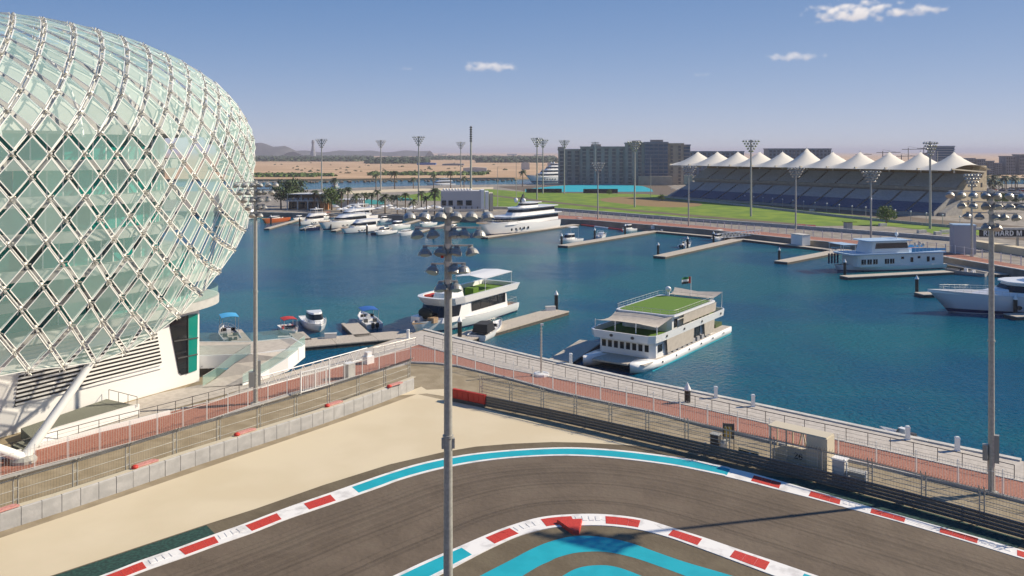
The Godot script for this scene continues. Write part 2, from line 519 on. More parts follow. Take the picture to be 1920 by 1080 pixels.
func build_ground() -> void:
	var st := S()
	box(st, Vector3(0, -30.0, -12000.0), Vector3(60000, 40, 30000))
	struct("seabed", st, M.desert)
	st = S()
	flat(st, [Vector3(-3000, 0, 60), Vector3(3000, 0, 60), Vector3(3000, 0, -2500), Vector3(-3000, 0, -2500)], SEA)
	struct("water", st, M.water)
	# the same sheet with its long low waves where the camera is near
	var am := []
	am.resize(Mesh.ARRAY_MAX)
	var vs := PackedVector3Array()
	var ns := PackedVector3Array()
	var ix := PackedInt32Array()
	var nz := FastNoiseLite.new()
	nz.seed = 77
	nz.frequency = 0.09
	nz.fractal_octaves = 3
	var gust := FastNoiseLite.new()
	gust.seed = 78
	gust.frequency = 0.011
	var nx := 190
	var nd := 215
	for j in nd:
		for i in nx:
			var x := -110.0 + 1.7 * i
			var z := -50.0 - 1.7 * j
			var amp := 0.1 * clampf(0.45 + 1.3 * gust.get_noise_2d(x, z * 1.6), 0.08, 1.2)
			var h := nz.get_noise_2d(x, z * 1.5) * amp
			var hx := nz.get_noise_2d(x + 0.5, z * 1.5) * amp
			var hz := nz.get_noise_2d(x, (z + 0.5) * 1.5) * amp
			vs.append(Vector3(x, SEA + 0.07 + h, z))
			ns.append(Vector3(-(hx - h) * 2.0, 1.0, -(hz - h) * 2.0).normalized())
			if i > 0 and j > 0:
				var k := j * nx + i
				ix.append_array([k, k - nx, k - 1, k - 1, k - nx, k - nx - 1])
	am[Mesh.ARRAY_VERTEX] = vs
	am[Mesh.ARRAY_NORMAL] = ns
	am[Mesh.ARRAY_INDEX] = ix
	var wm := ArrayMesh.new()
	wm.add_surface_from_arrays(Mesh.PRIMITIVE_TRIANGLES, am)
	part("water_waves", wm, M.water, self).set_meta("kind", "structure")
	# the near quay: one block of made ground with a vertical wall into the harbour
	st = S()
	var left := [Vector3(-13.19, 0, -124.18), Vector3(-21.67, 0, -108.33), Vector3(-28.48, 0, -96.97)]
	var land := [Vector3(-160, 0, 40), Vector3(-160, 0, -170), Vector3(-60, 0, -125), Vector3(-42, 0, -108)]
	left.reverse()
	land += left + quay_r + [Vector3(90, 0, 40)]
	prism(st, land, -4.0, 0.0)
	struct("quay_ground", st, M.road)
	# paving and the red brick walk, each a sheet a few millimetres up
	st = S()
	var edge := [Vector3(-28.42, 0, -96.74), Vector3(-21.61, 0, -108.05), Vector3(-13.15, 0, -123.81)]
	flat(st, edge + quay_r.slice(1, 9).map(func(v): return v + Vector3(-0.05, 0, 0.05)) + reversed(brick_r.slice(0, 10)) + reversed(brick_l.slice(5)), 0.006)
	struct("pavement", st, M.paving)
	st = S()
	flat(st, brick_l + brick_r.slice(1) + reversed(fence_r) + reversed(fence_l.slice(0, 10)), 0.010)
	struct("brick_path", st, M.brick)
	# pale course between brick and paving, a low kerb
	st = S()
	for i in brick_r.size() - 2:
		bar(st, up(brick_r[i], 0.03), up(brick_r[i + 1], 0.03), 0.25, 0.1)
	for i in brick_l.size() - 1:
		bar(st, up(brick_l[i], 0.03), up(brick_l[i + 1], 0.03), 0.25, 0.1)
	struct("kerb", st, M.palewall)
	# coping stones along the harbour edge
	var coping := struct("quay_edge", S0(), M.palewall)
	var run := along(quay_r.slice(0, 9), 2.4)
	for i in run.size() - 1:
		var a: Vector3 = run[i]
		var b: Vector3 = run[i + 1]
		st = S()
		bar(st, up(a.lerp(b, 0.01), 0.05), up(a.lerp(b, 0.985), 0.05), 0.6, 0.16)
		sp("coping_stone", st, M.palewall, coping)


# a tiny foundation strip, so that a setting piece built of stones has a body of its own
func S0() -> SurfaceTool:
	var st := S()
	for i in quay_r.size() - 1:
		bar(st, up(quay_r[i], -0.6), up(quay_r[i + 1], -0.6), 0.3, 0.5)
	return st


func reversed(a: Array) -> Array:
	var b := a.duplicate()
	b.reverse()
	return b


func lerp_lines(a: Array, b: Array, t: float) -> Array:
	var out := []
	for i in a.size():
		out.append(a[i].lerp(b[i], t))
	return out


func band(u: Array, l: Array, i0: float, i1: float, t0: float, t1: float, y: float) -> SurfaceTool:
	var st := S()
	var n := maxi(3, int((i1 - i0) * 5))
	var a := []
	var b := []
	for k in n + 1:
		var f := lerpf(i0, i1, float(k) / n)
		var p := on(u, f)
		var q := on(l, f)
		a.append(p.lerp(q, t0))
		b.append(p.lerp(q, t1))
	strip(st, a, b, y)
	# real thickness: the sides of the slab
	for pr in [a, b]:
		for k in n:
			quad(st, up(pr[k], -0.02), up(pr[k + 1], -0.02), up(pr[k + 1], y), up(pr[k], y))
	quad(st, up(a[0], -0.02), up(b[0], -0.02), up(b[0], y), up(a[0], y))
	quad(st, up(a[n], -0.02), up(b[n], -0.02), up(b[n], y), up(a[n], y))
	return st


# point on a list of control points at a fractional index, smoothly
func on(p: Array, f: float) -> Vector3:
	var i := clampi(int(f), 0, p.size() - 2)
	return (p[i] as Vector3).cubic_interpolate(p[i + 1], p[maxi(i - 1, 0)], p[mini(i + 2, p.size() - 1)], f - i)


func build_circuit() -> void:
	var st := S()
	var lower := [Vector3(-31.05, 0, -48.71), Vector3(-28.25, 0, -52.26), Vector3(-25.03, 0, -55.61), Vector3(-21.28, 0, -59.51), Vector3(-18.63, 0, -62.09), Vector3(-14.74, 0, -66.45), Vector3(-10.19, 0, -70.87), Vector3(-5.91, 0, -73.82), Vector3(-3.19, 0, -75.16), Vector3(0, 0, -75.91), Vector3(3.58, 0, -76.33), Vector3(6.29, 0, -76.19), Vector3(11.3, 0, -75.36), Vector3(15.56, 0, -73.24)]
	var back := [Vector3(46, 0, -44), Vector3(60, 0, 30), Vector3(-100, 0, 30), Vector3(-60, 0, -30)]
	flat(st, lower + rail_r.slice(6) + back.slice(1), 0.004)
	struct("apron", st, M.apron)
	# painted sand-coloured run-off
	st = S()
	flat(st, [Vector3(-35.5, 0, -55.69), Vector3(-34.43, 0, -57.38), Vector3(-31, 0, -62), Vector3(-22.25, 0, -74.15), Vector3(-16.44, 0, -82.21), Vector3(-10.17, 0, -91.43), Vector3(-6.09, 0, -88.51), Vector3(-3.25, 0, -86.67), Vector3(4.49, 0, -79.85), Vector3(10.18, 0, -75.77), Vector3(11.3, 0, -75.36)] + reversed(lower.slice(0, 12)), 0.009)
	struct("runoff", st, M.sand)
	# a narrow pale slab where the wall ends
	st = S()
	flat(st, [Vector3(-12.21, 0, -90.83), Vector3(-10.02, 0, -94.33), Vector3(-9.31, 0, -93.06), Vector3(-6.72, 0, -93.48), Vector3(-6.49, 0, -90.24), Vector3(-9.16, 0, -91.63)], 0.012)
	struct("runoff", st, M.sand)
	st = S()
	strip(st, curve(kerb_l, 3), resample_like(curve(inner_u, 6), curve(kerb_l, 3)), 0.013)
	struct("road", st, M.asphalt)
	# worn rubber lines that follow the corner
	var marks := struct("tyre_marks", tyre_mark(0.5, 0.52), rubber(0.15))
	rng.seed = 11
	for k in 16:
		var t := rng.randf_range(0.12, 0.92)
		sp("tyre_mark", tyre_mark(t, t + rng.randf_range(0.008, 0.03)), rubber(rng.randf_range(0.05, 0.13)), marks)
	# outer kerb
	var kerb := struct("track_kerb", band(kerb_u, kerb_l, 0, kerb_u.size() - 1, -0.03, 1.03, 0.05), M.kerbwhite)
	for r in [[1, 2.0], [2, 3], [4, 5], [6, 7], [8, 9], [24, 25], [26, 27], [28, 29], [30, 31], [32, 33]]:
		red_block(kerb, kerb_u, kerb_l, r[0], r[1])
	sp("teal_band", band(kerb_u, kerb_l, 10, 23, 0.16, 0.87, 0.056), M.teal, kerb)
	# inner kerb
	kerb = struct("track_kerb", band(inner_u, inner_l, 0, inner_u.size() - 1, -0.03, 1.03, 0.05), M.kerbwhite)
	for r in [[5, 6], [7, 8], [9, 10], [11, 12], [13, 14]]:
		red_block(kerb, inner_u, inner_l, r[0], r[1])
	sp("teal_band", band(inner_u, inner_l, 0, 4, 0.13, 0.85, 0.056), M.teal, kerb)
	sp("teal_band", band(inner_u, inner_l, 15, 17, 0.13, 0.85, 0.056), M.teal, kerb)
	# flat saw-tooth ribs in the white stretches
	for f in [[kerb_u, kerb_l, 3.15, 3.9], [kerb_u, kerb_l, 5.1, 5.9], [inner_u, inner_l, 6.1, 6.9], [inner_u, inner_l, 8.1, 8.9], [kerb_u, kerb_l, 27.1, 27.9], [kerb_u, kerb_l, 31.1, 31.9]]:
		for k in 4:
			var f0: float = lerpf(f[2], f[3], k / 4.0)
			sp("kerb_rib", band(f[0], f[1], f0, f0 + 0.14, 0.2, 0.62, 0.075), M.kerbwhite, kerb)
	# rubber scuffs dragged across the kerbs
	var scuffs := struct("kerb_scuffs", scuff(kerb_u, kerb_l, 26.4, 0.2), rubber(0.4))
	for q in [[kerb_u, kerb_l, 3.3], [kerb_u, kerb_l, 5.5], [kerb_u, kerb_l, 7.2], [kerb_u, kerb_l, 7.6], [kerb_u, kerb_l, 27.4], [kerb_u, kerb_l, 31.3], [inner_u, inner_l, 5.4], [inner_u, inner_l, 6.3], [inner_u, inner_l, 7.3], [inner_u, inner_l, 8.2], [inner_u, inner_l, 8.6], [inner_u, inner_l, 9.5], [inner_u, inner_l, 10.4], [inner_u, inner_l, 11.6]]:
		sp("kerb_scuff", scuff(q[0], q[1], q[2], rng.randf_range(0.08, 0.4)), rubber(rng.randf_range(0.2, 0.5)), scuffs)
	# painted stripes on the infield
	st = S()
	strip(st, curve([Vector3(-5.9, 0, -47.22), Vector3(-4.33, 0, -49.46), Vector3(-1.96, 0, -52.26), Vector3(0, 0, -54.38), Vector3(1.11, 0, -55.61), Vector3(2.38, 0, -56.75), Vector3(4.03, 0, -57.62), Vector3(5.76, 0, -57.62), Vector3(7.64, 0, -56.83), Vector3(9.35, 0, -55.39), Vector3(10.97, 0, -54.03), Vector3(13.41, 0, -52.33), Vector3(16.79, 0, -49.76), Vector3(19.17, 0, -47.93)], 4), curve([Vector3(-3.5, 0, -46.69), Vector3(-1.84, 0, -49.17), Vector3(0.65, 0, -52.26), Vector3(1.67, 0, -53.47), Vector3(2.37, 0, -54.1), Vector3(2.97, 0, -54.66), Vector3(4.32, 0, -55.32), Vector3(6.06, 0, -55.39), Vector3(7.69, 0, -54.66), Vector3(9.05, 0, -53.61), Vector3(10.62, 0, -52.26), Vector3(12.08, 0, -50.86), Vector3(13.6, 0, -49.46), Vector3(15.47, 0, -47.6)], 4), 0.010)
	struct("painted_stripe", st, M.teal)
	st = S()
	flat(st, curve([Vector3(-0.59, 0, -46.95), Vector3(1.25, 0, -49.88), Vector3(3.1, 0, -52.26), Vector3(4.16, 0, -53.27), Vector3(5.36, 0, -53.61), Vector3(6.51, 0, -53.4), Vector3(7.85, 0, -52.33), Vector3(10.01, 0, -50.06), Vector3(12.4, 0, -47.22)], 4), 0.010)
	struct("painted_stripe", st, M.teal)
	# artificial turf behind the kerbs
	st = S()
	flat(st, [Vector3(-30.98, 0, -48.6), Vector3(-28.18, 0, -52.13), Vector3(-24.96, 0, -55.47), Vector3(-21.25, 0, -59.34), Vector3(-20.2, 0, -58.02), Vector3(-21.98, 0, -55.99), Vector3(-23.59, 0, -54.31), Vector3(-25.08, 0, -52.46), Vector3(-27.07, 0, -50.36), Vector3(-29.61, 0, -47.38)], 0.012)
	struct("artificial_turf", st, M.astro)
	st = S()
	flat(st, reversed(kerb_u.slice(24, 33)) + rail_r.slice(7, 11), 0.012)
	struct("artificial_turf", st, M.astro)
	# raised red wedge behind the apex
	st = S()
	var w := [Vector3(3.1, 0, -59.68), Vector3(4.94, 0, -59.86), Vector3(4.56, 0, -57.86), Vector3(4.12, 0, -57.86)]
	var top := w.map(func(v): return up(v, 0.28))
	loft(st, [w, top.map(func(v): return v.lerp((top[0] + top[1] + top[2] + top[3]) / 4, 0.06))], true, true, false)
	single("kerb_wedge", st, M.kerbred, "red wedge-shaped block lying behind the inner kerb at the apex", "kerb block")


func resample_like(a: Array, b: Array) -> Array:
	return resample(a, b.size())


func rubber(alpha: float) -> StandardMaterial3D:
	return pane(0.018, 0.014, 0.012, alpha, 0.8)


func tyre_mark(t0: float, t1: float) -> SurfaceTool:
	var st := S()
	var a := curve(kerb_l, 3)
	var b := resample_like(curve(inner_u, 6), a)
	strip(st, lerp_lines(a, b, t0), lerp_lines(a, b, t1), 0.019)
	return st


func scuff(u: Array, l: Array, f: float, t: float) -> SurfaceTool:
	var st := S()
	var a := []
	var b := []
	for k in 6:
		var g := f + 0.09 * k
		var w := 0.03 * sin(PI * k / 5.0) + 0.004
		a.append(on(u, g).lerp(on(l, g), t + 0.06 * k))
		b.append(on(u, g).lerp(on(l, g), t + 0.06 * k + w))
	strip(st, a, b, 0.068)
	return st


func red_block(kerb: Node3D, u: Array, l: Array, i0: float, i1: float) -> void:
	for k in 3:
		var f0 := lerpf(i0, i1, (k + 0.005) / 3.0)
		var f1 := lerpf(i0, i1, (k + 0.985) / 3.0)
		sp("red_block", band(u, l, f0, f1, 0.17, 0.86, 0.062), M.kerbred, kerb)


# ---------------------------------------------------------------- barriers and fences
func build_barriers() -> void:
	var st: SurfaceTool
	# concrete wall of square blocks on the left
	var t := thing("concrete_wall", "long low wall of grey concrete blocks along the sand-coloured run-off", "wall")
	var line := along(wall_l, 1.37)
	for i in line.size() - 1:
		var a: Vector3 = line[i]
		var b: Vector3 = line[i + 1]
		var d := (b - a).normalized()
		var s := Vector3(d.z, 0, -d.x)  # away from the track
		st = S()
		var lean := rng.randf_range(-0.015, 0.015)
		var c := (a + b) / 2 + s * (0.30 + lean)
		var hx: float = a.distance_to(b) * 0.5 - 0.022
		var rings := []
		for q in [[0.0, 0.0], [1.2, 0.0], [1.27, 0.05], [1.27, 0.55], [1.2, 0.6], [0.0, 0.6]]:
			rings.append([c - d * hx + s * (q[1] - 0.3) + Vector3(0, q[0], 0), c + d * hx + s * (q[1] - 0.3) + Vector3(0, q[0], 0)])
		loft(st, rings, false, false, false)
		for e in [0, 1]:
			quad(st, rings[0][e], rings[1][e], rings[4][e], rings[5][e])
		sp("concrete_block", st, M.concrete, t)
	st = S()
	var cap := offset(wall_l, -0.38)
	for i in cap.size() - 1:
		bar(st, up(cap[i], 1.285), up(cap[i + 1], 1.285), 0.5, 0.03)
	sp("cap", st, M.cream, t)
	# red covers folded over the wall at the service gaps
	var spots := [Vector3(-34.89, 1.3, -58.64), Vector3(-28.82, 1.3, -67.33), Vector3(-23.34, 1.3, -74.99), Vector3(-17.3, 1.3, -83.38), Vector3(-12.29, 1.3, -90.23)]
	var dirs := (wall_l[5] - wall_l[2]).normalized() as Vector3
	var names := ["red padded cover on the concrete wall near the hotel struts", "red padded cover on the concrete wall below the hotel louvres", "red padded cover on the concrete wall below the grey mast cabinets", "red padded cover on the concrete wall below the tall fence gate", "red padded cover on the wall beside its far end"]
	for i in spots.size():
		st = S()
		var c: Vector3 = spots[i]
		var s := Vector3(dirs.z, 0, -dirs.x)
		for k in 3:
			obox(st, c + s * (0.18 * k - 0.05) + Vector3(0, 0.09 + 0.02 * (k % 2), 0), dirs * (1.9 - 0.2 * k), Vector3(0, 0.13, 0), s * 0.165)
		var cov := single("wall_cover", st, M.fadedred, names[i], "cover", "red covers on the concrete wall")
		st = S()
		ball(st, c - dirs * 1.0 + Vector3(0, 0.1, 0), Vector3(0.28, 0.17, 0.28), 8, 5)
		sp("rolled_end", st, M.red, cov)
	# debris fence behind it
	var base := offset(wall_l, -1.1)
	base = resample(base, 16)
	fence_with_cables("debris_fence", "tall cable fence with leaning mesh top behind the concrete wall", base, 3.3, 4, 0.75)
	# steel guard rail on the right
	t = thing("guard_rail", "stacked dark steel guard rail bordering the right of the corner", "guard rail")
	line = along(rail_r, 4.0)
	for i in line.size():
		st = S()
		box(st, up(line[i], 0.55) + Vector3(0.12, 0, -0.12), Vector3(0.14, 1.1, 0.14), 0.7)
		sp("post", st, M.galv, t)
	for i in line.size() - 1:
		for k in 4:
			st = S()
			var a: Vector3 = line[i]
			var b: Vector3 = line[i + 1]
			var d := (b - a).normalized()
			var s := Vector3(d.z, 0, -d.x)
			var rings := []
			for q in [[0.0, 0.06], [0.05, 0.0], [0.09, 0.0], [0.125, 0.06], [0.16, 0.0], [0.2, 0.0], [0.25, 0.06], [0.25, 0.075], [0.0, 0.075], [0.0, 0.06]]:
				rings.append([a + s * (q[1] - 0.14 + 0.035 * k) + Vector3(0, q[0] + 0.1 + 0.252 * k, 0), b + s * (q[1] - 0.14 + 0.035 * k) + Vector3(0, q[0] + 0.1 + 0.252 * k, 0)])
			loft(st, rings, false, false, false)
			sp("rail_beam", st, M.railsteel, t)
	# debris fence behind the guard rail
	var rb := offset(rail_r, -0.9)
	rb = resample([Vector3(-3.22, 0, -88.89), Vector3(2.85, 0, -84.38), Vector3(9.07, 0, -79.69), Vector3(15.02, 0, -75.09), Vector3(20.9, 0, -70.39), Vector3(26.66, 0, -65.62), Vector3(32.21, 0, -60.2), Vector3(35.47, 0, -56.75)], 14)
	fence_with_cables("debris_fence", "cable fence on paired cranked posts behind the steel guard rail", rb, 2.7, 6, 0.3)
	# red plastic barrier at the start of the rail
	t = thing("red_barrier", "red plastic barrier panel at the open end of the guard rail", "barrier", Vector3(-4.4, 0, -87.95), yaw(rail_r[2] - rail_r[0]))
	for k in 2:
		st = S()
		box(st, Vector3(-1.05 + 2.1 * k, 0.78, 0), Vector3(2.06, 0.95, 0.32))
		for q in 3:
			box(st, Vector3(-1.7 + 0.65 * q + 2.1 * k, 0.78, 0.175), Vector3(0.5, 0.7, 0.03))
		sp("panel", st, M.red, t)
	st = S()
	box(st, Vector3(0, 0.15, 0), Vector3(4.1, 0.3, 0.5))
	sp("foot", st, M.darksteel, t)
	# picket security fences
	picket("picket_fence", "white steel picket fence beside the brick walk below the hotel", resample(fence_l, 30))
	picket("picket_fence", "white steel picket fence along the brick walk by the harbour", resample(fence_r, 34))
	# handrails
	railing("handrail", "dark handrail along the harbour side of the pavement", along([Vector3(-11.88, 1.15, -115.25), Vector3(-5.82, 1.15, -109.53), Vector3(3.29, 1.15, -101.17), Vector3(12.4, 1.15, -92.25), Vector3(21.44, 1.15, -84.06), Vector3(25.4, 1.15, -80.49), Vector3(30.47, 1.15, -76.17), Vector3(35.76, 1.15, -71.51), Vector3(40.3, 1.15, -67.16)], 1.9), M.darksteel, 1.15)
	railing("handrail", "dark handrail on a cream upstand beside the hotel deck", along([Vector3(-52, 1.15, -48)] + [Vector3(-43.72, 1.15, -71.38), Vector3(-41.8, 1.15, -73.9), Vector3(-38.48, 1.15, -78.73), Vector3(-33.87, 1.15, -84.42), Vector3(-30.22, 1.15, -89.55), Vector3(-28.04, 1.15, -92.9)], 1.9), M.darksteel, 1.15)
	railing("handrail", "pale handrail at the corner of the quay", along([Vector3(-17.56, 1.15, -108.04), Vector3(-14.66, 1.15, -111.69), Vector3(-11.88, 1.15, -115.25)], 1.9), M.steel, 1.15)
	# cream upstand under the hotel handrail
	st = S()
	var cw := [Vector3(-52, 0, -48)] + [Vector3(-43.72, 1.15, -71.38), Vector3(-41.8, 1.15, -73.9), Vector3(-38.48, 1.15, -78.73), Vector3(-33.87, 1.15, -84.42)].map(func(v): return Vector3(v.x, 0, v.z))
	for i in cw.size() - 1:
		bar(st, up(cw[i], 0.2), up(cw[i + 1], 0.2), 0.3, 0.4)
	single("low_wall", st, M.white, "low white upstand under the dark handrail by the hotel", "wall")
	# triangulated truss parapet on the harbour edge
	t = thing("truss_parapet", "white steel truss parapet along the harbour edge by the hotel ramp", "railing")
	var tr := along([Vector3(-27.51, 1.3, -93.65), Vector3(-17.75, 1.3, -107.98)], 1.5)
	var bot := tr.map(func(v): return Vector3(v.x, 0.06, v.z))
	st = S()
	path(st, [tr[0], tr[-1]], 0.07, 8)
	path(st, [bot[0], bot[-1]], 0.05, 6)
	sp("chord", st, M.white, t)
	for i in tr.size() - 1:
		st = S()
		var m: Vector3 = bot[i].lerp(bot[i + 1], 0.5)
		tube(st, tr[i], m, 0.04, 0.04, 6)
		tube(st, m, tr[i + 1], 0.04, 0.04, 6)
		sp("brace", st, M.white, t)


func fence_with_cables(called: String, label: String, pts: Array, h: float, cables: int, crank: float) -> void:
	var t := thing(called, label, "fence")
	var st: SurfaceTool
	for i in pts.size():
		var d: Vector3 = (pts[mini(i + 1, pts.size() - 1)] - pts[maxi(i - 1, 0)]).normalized()
		var s := Vector3(-d.z, 0, d.x)
		for e in [-1, 1]:
			st = S()
			var p: Vector3 = pts[i] + d * 0.16 * e
			tube(st, p, up(p, h - 0.35), 0.05, 0.05, 6)
			tube(st, up(p, h - 0.35), up(p, h) + s * crank * 0.6, 0.05, 0.04, 6)
			sp("post", st, M.galv, t)
		for y in [0.6, 1.5, 2.3]:
			st = S()
			bar(st, up(pts[i] - d * 0.16, y), up(pts[i] + d * 0.16, y), 0.05, 0.08)
			sp("post_batten", st, M.galv, t)
	for k in cables:
		st = S()
		var y := lerpf(0.7, h - 0.4, float(k) / (cables - 1))
		for i in pts.size() - 1:
			tube(st, up(pts[i], y), up(pts[i + 1], y), 0.026, 0.026, 4, false)
		sp("cable", st, M.galv, t)
	# woven mesh between the posts
	for i in pts.size() - 1:
		st = S()
		var a: Vector3 = pts[i]
		var b: Vector3 = pts[i + 1]
		var d := (b - a).normalized()
		var s := Vector3(-d.z, 0, d.x)
		var l := a.distance_to(b)
		var n := int(l / 0.2)
		for k in n:
			var p := a.lerp(b, (k + 0.5) / n)
			bar(st, up(p, h - 0.36), up(p + d * 0.18, h) + s * crank * 0.6, 0.012, 0.012)
			bar(st, up(p, 0.05), up(p, h - 0.36), 0.006, 0.006)
		for k in (7 if crank > 0.5 else 3):
			var f := k / 6.0
			var o := up(s * crank * 0.6 * f, h - 0.36 + 0.36 * f)
			bar(st, a + o, b + o, 0.016, 0.016)
		sp("wire_mesh", st, M.darksteel, t)
	st = S()
	for i in pts.size() - 1:
		tube(st, up(pts[i], h - 0.36), up(pts[i + 1], h - 0.36), 0.035, 0.035, 6, false)
	sp("top_rail", st, M.galv, t)


func picket(called: String, label: String, pts: Array) -> void:
	var t := thing(called, label, "fence")
	var st: SurfaceTool
	for p in pts:
		st = S()
		box(st, up(p, 1.05), Vector3(0.065, 2.1, 0.065), 0.6)
		box(st, up(p, 2.12), Vector3(0.1, 0.04, 0.1), 0.6)
		sp("post", st, M.white, t)
	for i in pts.size() - 1:
		st = S()
		var a: Vector3 = pts[i]
		var b: Vector3 = pts[i + 1]
		var n := maxi(3, int(a.distance_to(b) / 0.2))
		for k in n:
			var p := a.lerp(b, (k + 0.5) / n)
			box(st, up(p, 1.05), Vector3(0.016, 1.96, 0.016), 0.6)
		for y in [0.25, 1.8]:
			bar(st, up(a, y), up(b, y), 0.03, 0.035)
		sp("picket_panel", st, M.fencegrey, t)
	st = S()
	for i in pts.size() - 1:
		bar(st, up(pts[i], 0.08), up(pts[i + 1], 0.08), 0.28, 0.16)
	sp("plinth", st, M.concrete, t)


func railing(called: String, label: String, top: Array, m: Material, h: float) -> void:
	var t := thing(called, label, "railing")
	var st := S()
	for i in top.size() - 1:
		tube(st, top[i], top[i + 1], 0.035, 0.035, 6, false)
	sp("top_rail", st, m, t)
	st = S()
	for i in top.size() - 1:
		for y in [0.35, 0.7]:
			tube(st, up(top[i], -y), up(top[i + 1], -y), 0.01, 0.01, 4, false)
	sp("wire", st, m, t)
	for p in top:
		st = S()
		tube(st, p - Vector3(0, h, 0), p, 0.03, 0.03, 6)
		sp("post", st, m, t)


func pedestal(at: Vector3, label: String) -> void:
	var t := thing("service_pedestal", label, "pedestal", at, 0.65, "white mooring service pedestals")
	var st := S()
	lathe(st, Vector3.ZERO, [[0.3, 0.0], [0.27, 0.05], [0.24, 0.1], [0.24, 1.05]], 4)
	sp("body", st, M.white, t)
	st = S()
	lathe(st, Vector3.ZERO, [[0.28, 1.05], [0.29, 1.12], [0.2, 1.22], [0.0, 1.24]], 4)
	sp("cap", st, M.white, t)


func pile(at: Vector3, label: String, h := 2.6) -> void:
	var t := thing("mooring_pile", label, "pile", at, 0.0, "black mooring piles with white pointed caps")
	var st := S()
	tube(st, Vector3(0, -2.5, 0), Vector3(0, h, 0), 0.32, 0.32, 12)
	sp("shaft", st, M.black, t)
	st = S()
	lathe(st, Vector3(0, h, 0), [[0.36, 0.0], [0.36, 0.12], [0.0, 0.85]], 12)
	sp("cap", st, M.white, t)


func build_quay_things() -> void:
	var st: SurfaceTool
	var t: Node3D
	pedestal(Vector3(21.5, 0, -90.04), "white service pedestal on the quay edge next to the black pile")
	pedestal(Vector3(24.59, 0, -87.03), "white service pedestal on the quay edge, second from the black pile")
	pedestal(Vector3(35.73, 0, -77.04), "white service pedestal beside the white tender at the quay")
	pedestal(Vector3(38.7, 0, -74.15), "white service pedestal on the quay edge nearest the floodlight mast")
	pedestal(Vector3(7.2, 0, -104.79), "white service pedestal at the gangway of the catamaran")
	pedestal(Vector3(-14.49, 0, -118.86), "white service pedestal on the quay corner beside the pontoon")
	pile(Vector3(18.2, 0, -88.51), "black mooring pile with white pointed cap rising at the quay edge", 1.25)
	# slim lattice pole with a white foot
	t = thing("slim_pole", "slim white camera pole on a square white foot in the brick walk", "pole", Vector3(3.4, 0, -99.05))
	st = S()
	tube(st, Vector3(0, 0.3, 0), Vector3(0, 6.0, 0), 0.12, 0.07, 8)
	for k in 14:
		tube(st, Vector3(0, 0.5 + 0.38 * k, 0), Vector3(0, 0.56 + 0.38 * k, 0), 0.15, 0.15, 8)
	sp("pole", st, M.steel, t)
	st = S()
	lathe(st, Vector3.ZERO, [[0.95, 0.0], [0.95, 0.25], [0.8, 0.32], [0.3, 0.34]], 10)
	sp("foot", st, M.white, t)
	st = S()
	box(st, Vector3(0.08, 5.9, 0), Vector3(0.35, 0.22, 0.2))
	sp("camera_head", st, M.white, t)
	# marshal post with the number 26
	var d := (rail_r[9] - rail_r[7]).normalized() as Vector3
	t = thing("marshal_post", "beige marshal post with open roof frame and the number 26", "marshal post", Vector3(24.8, 0, -68.65), yaw(d))
	st = S()
	box(st, Vector3(0, 1.6, 0), Vector3(1.7, 3.2, 1.5))
	sp("tower", st, M.cream, t)
	st = S()
	prism_xy(st, [[-4.0, 0.0], [-0.86, 0.0], [-0.86, 1.75], [-2.9, 1.75], [-4.0, 1.2]], -0.15, 0.15)
	var wall := sp("front_wall", st, M.cream, t)
	var tm := TextMesh.new()
	tm.text = "26"
	tm.font = sysfont("Droid Serif")
	tm.font_size = 52
	tm.pixel_size = 0.013
	tm.depth = 0.02
	var tx := part("number", tm, M.black, wall)
	tx.position = Vector3(-1.75, 1.1, 0.165)
	st = S()
	box(st, Vector3(-1.7, 3.22, -0.1), Vector3(4.9, 0.12, 1.5))
	sp("roof", st, M.cream, t)
	for x in [-3.95, -2.6]:
		for z in [-0.75, 0.55]:
			st = S()
			bar(st, Vector3(x, 0, z), Vector3(x, 3.14, z), 0.1, 0.1)
			sp("roof_post", st, M.cream, t)
	st = S()
	bar(st, Vector3(-2.0, 1.75, -0.6), Vector3(-1.7, 3.1, -0.6), 0.1, 0.1)
	bar(st, Vector3(-1.4, 1.75, -0.6), Vector3(-1.7, 3.1, -0.6), 0.1, 0.1)
	bar(st, Vector3(-3.9, 1.95, 0.1), Vector3(-0.9, 1.95, 0.1), 0.07, 0.07)
	sp("roof_brace", st, M.cream, t)
	# cabinets
	t = thing("electrical_cabinet", "white electrical cabinet with a bent pipe beside the marshal post", "cabinet", Vector3(25.71, 0, -66.88), yaw(d))
	st = S()
	box(st, Vector3(0, 1.0, 0), Vector3(0.95, 1.8, 0.8))
	sp("body", st, M.palewall, t)
	st = S()
	box(st, Vector3(0, 1.94, 0), Vector3(1.1, 0.07, 0.95))
	sp("lid", st, M.white, t)
	st = S()
	path(st, [Vector3(0.62, 0, 0.3), Vector3(0.62, 1.85, 0.3), Vector3(0.4, 2.05, 0.3)], 0.06, 8)
	sp("pipe", st, M.white, t)
	t = thing("storage_box", "low grey storage box with white corner post behind the guard rail", "box", Vector3(26.79, 0, -66.24), yaw(d))
	st = S()
	box(st, Vector3(0, 0.6, 0), Vector3(1.5, 1.2, 0.9))
	sp("body", st, M.galv, t)
	st = S()
	box(st, Vector3(0.82, 0.75, 0.4), Vector3(0.12, 1.5, 0.12))
	sp("corner_post", st, M.white, t)
	# green bench
	t = thing("park_bench", "dark green slatted bench behind the guard rail", "bench", Vector3(19.75, 0, -71.48), yaw(d))
	for k in 3:
		st = S()
		box(st, Vector3(0, 0.46, 0.05 + 0.17 * k), Vector3(1.8, 0.04, 0.14))
		sp("seat_slat", st, M.benchgreen, t)
		st = S()
		box(st, Vector3(0, 0.6 + 0.16 * k, -0.1 - 0.03 * k), Vector3(1.8, 0.13, 0.04))
		sp("back_slat", st, M.benchgreen, t)
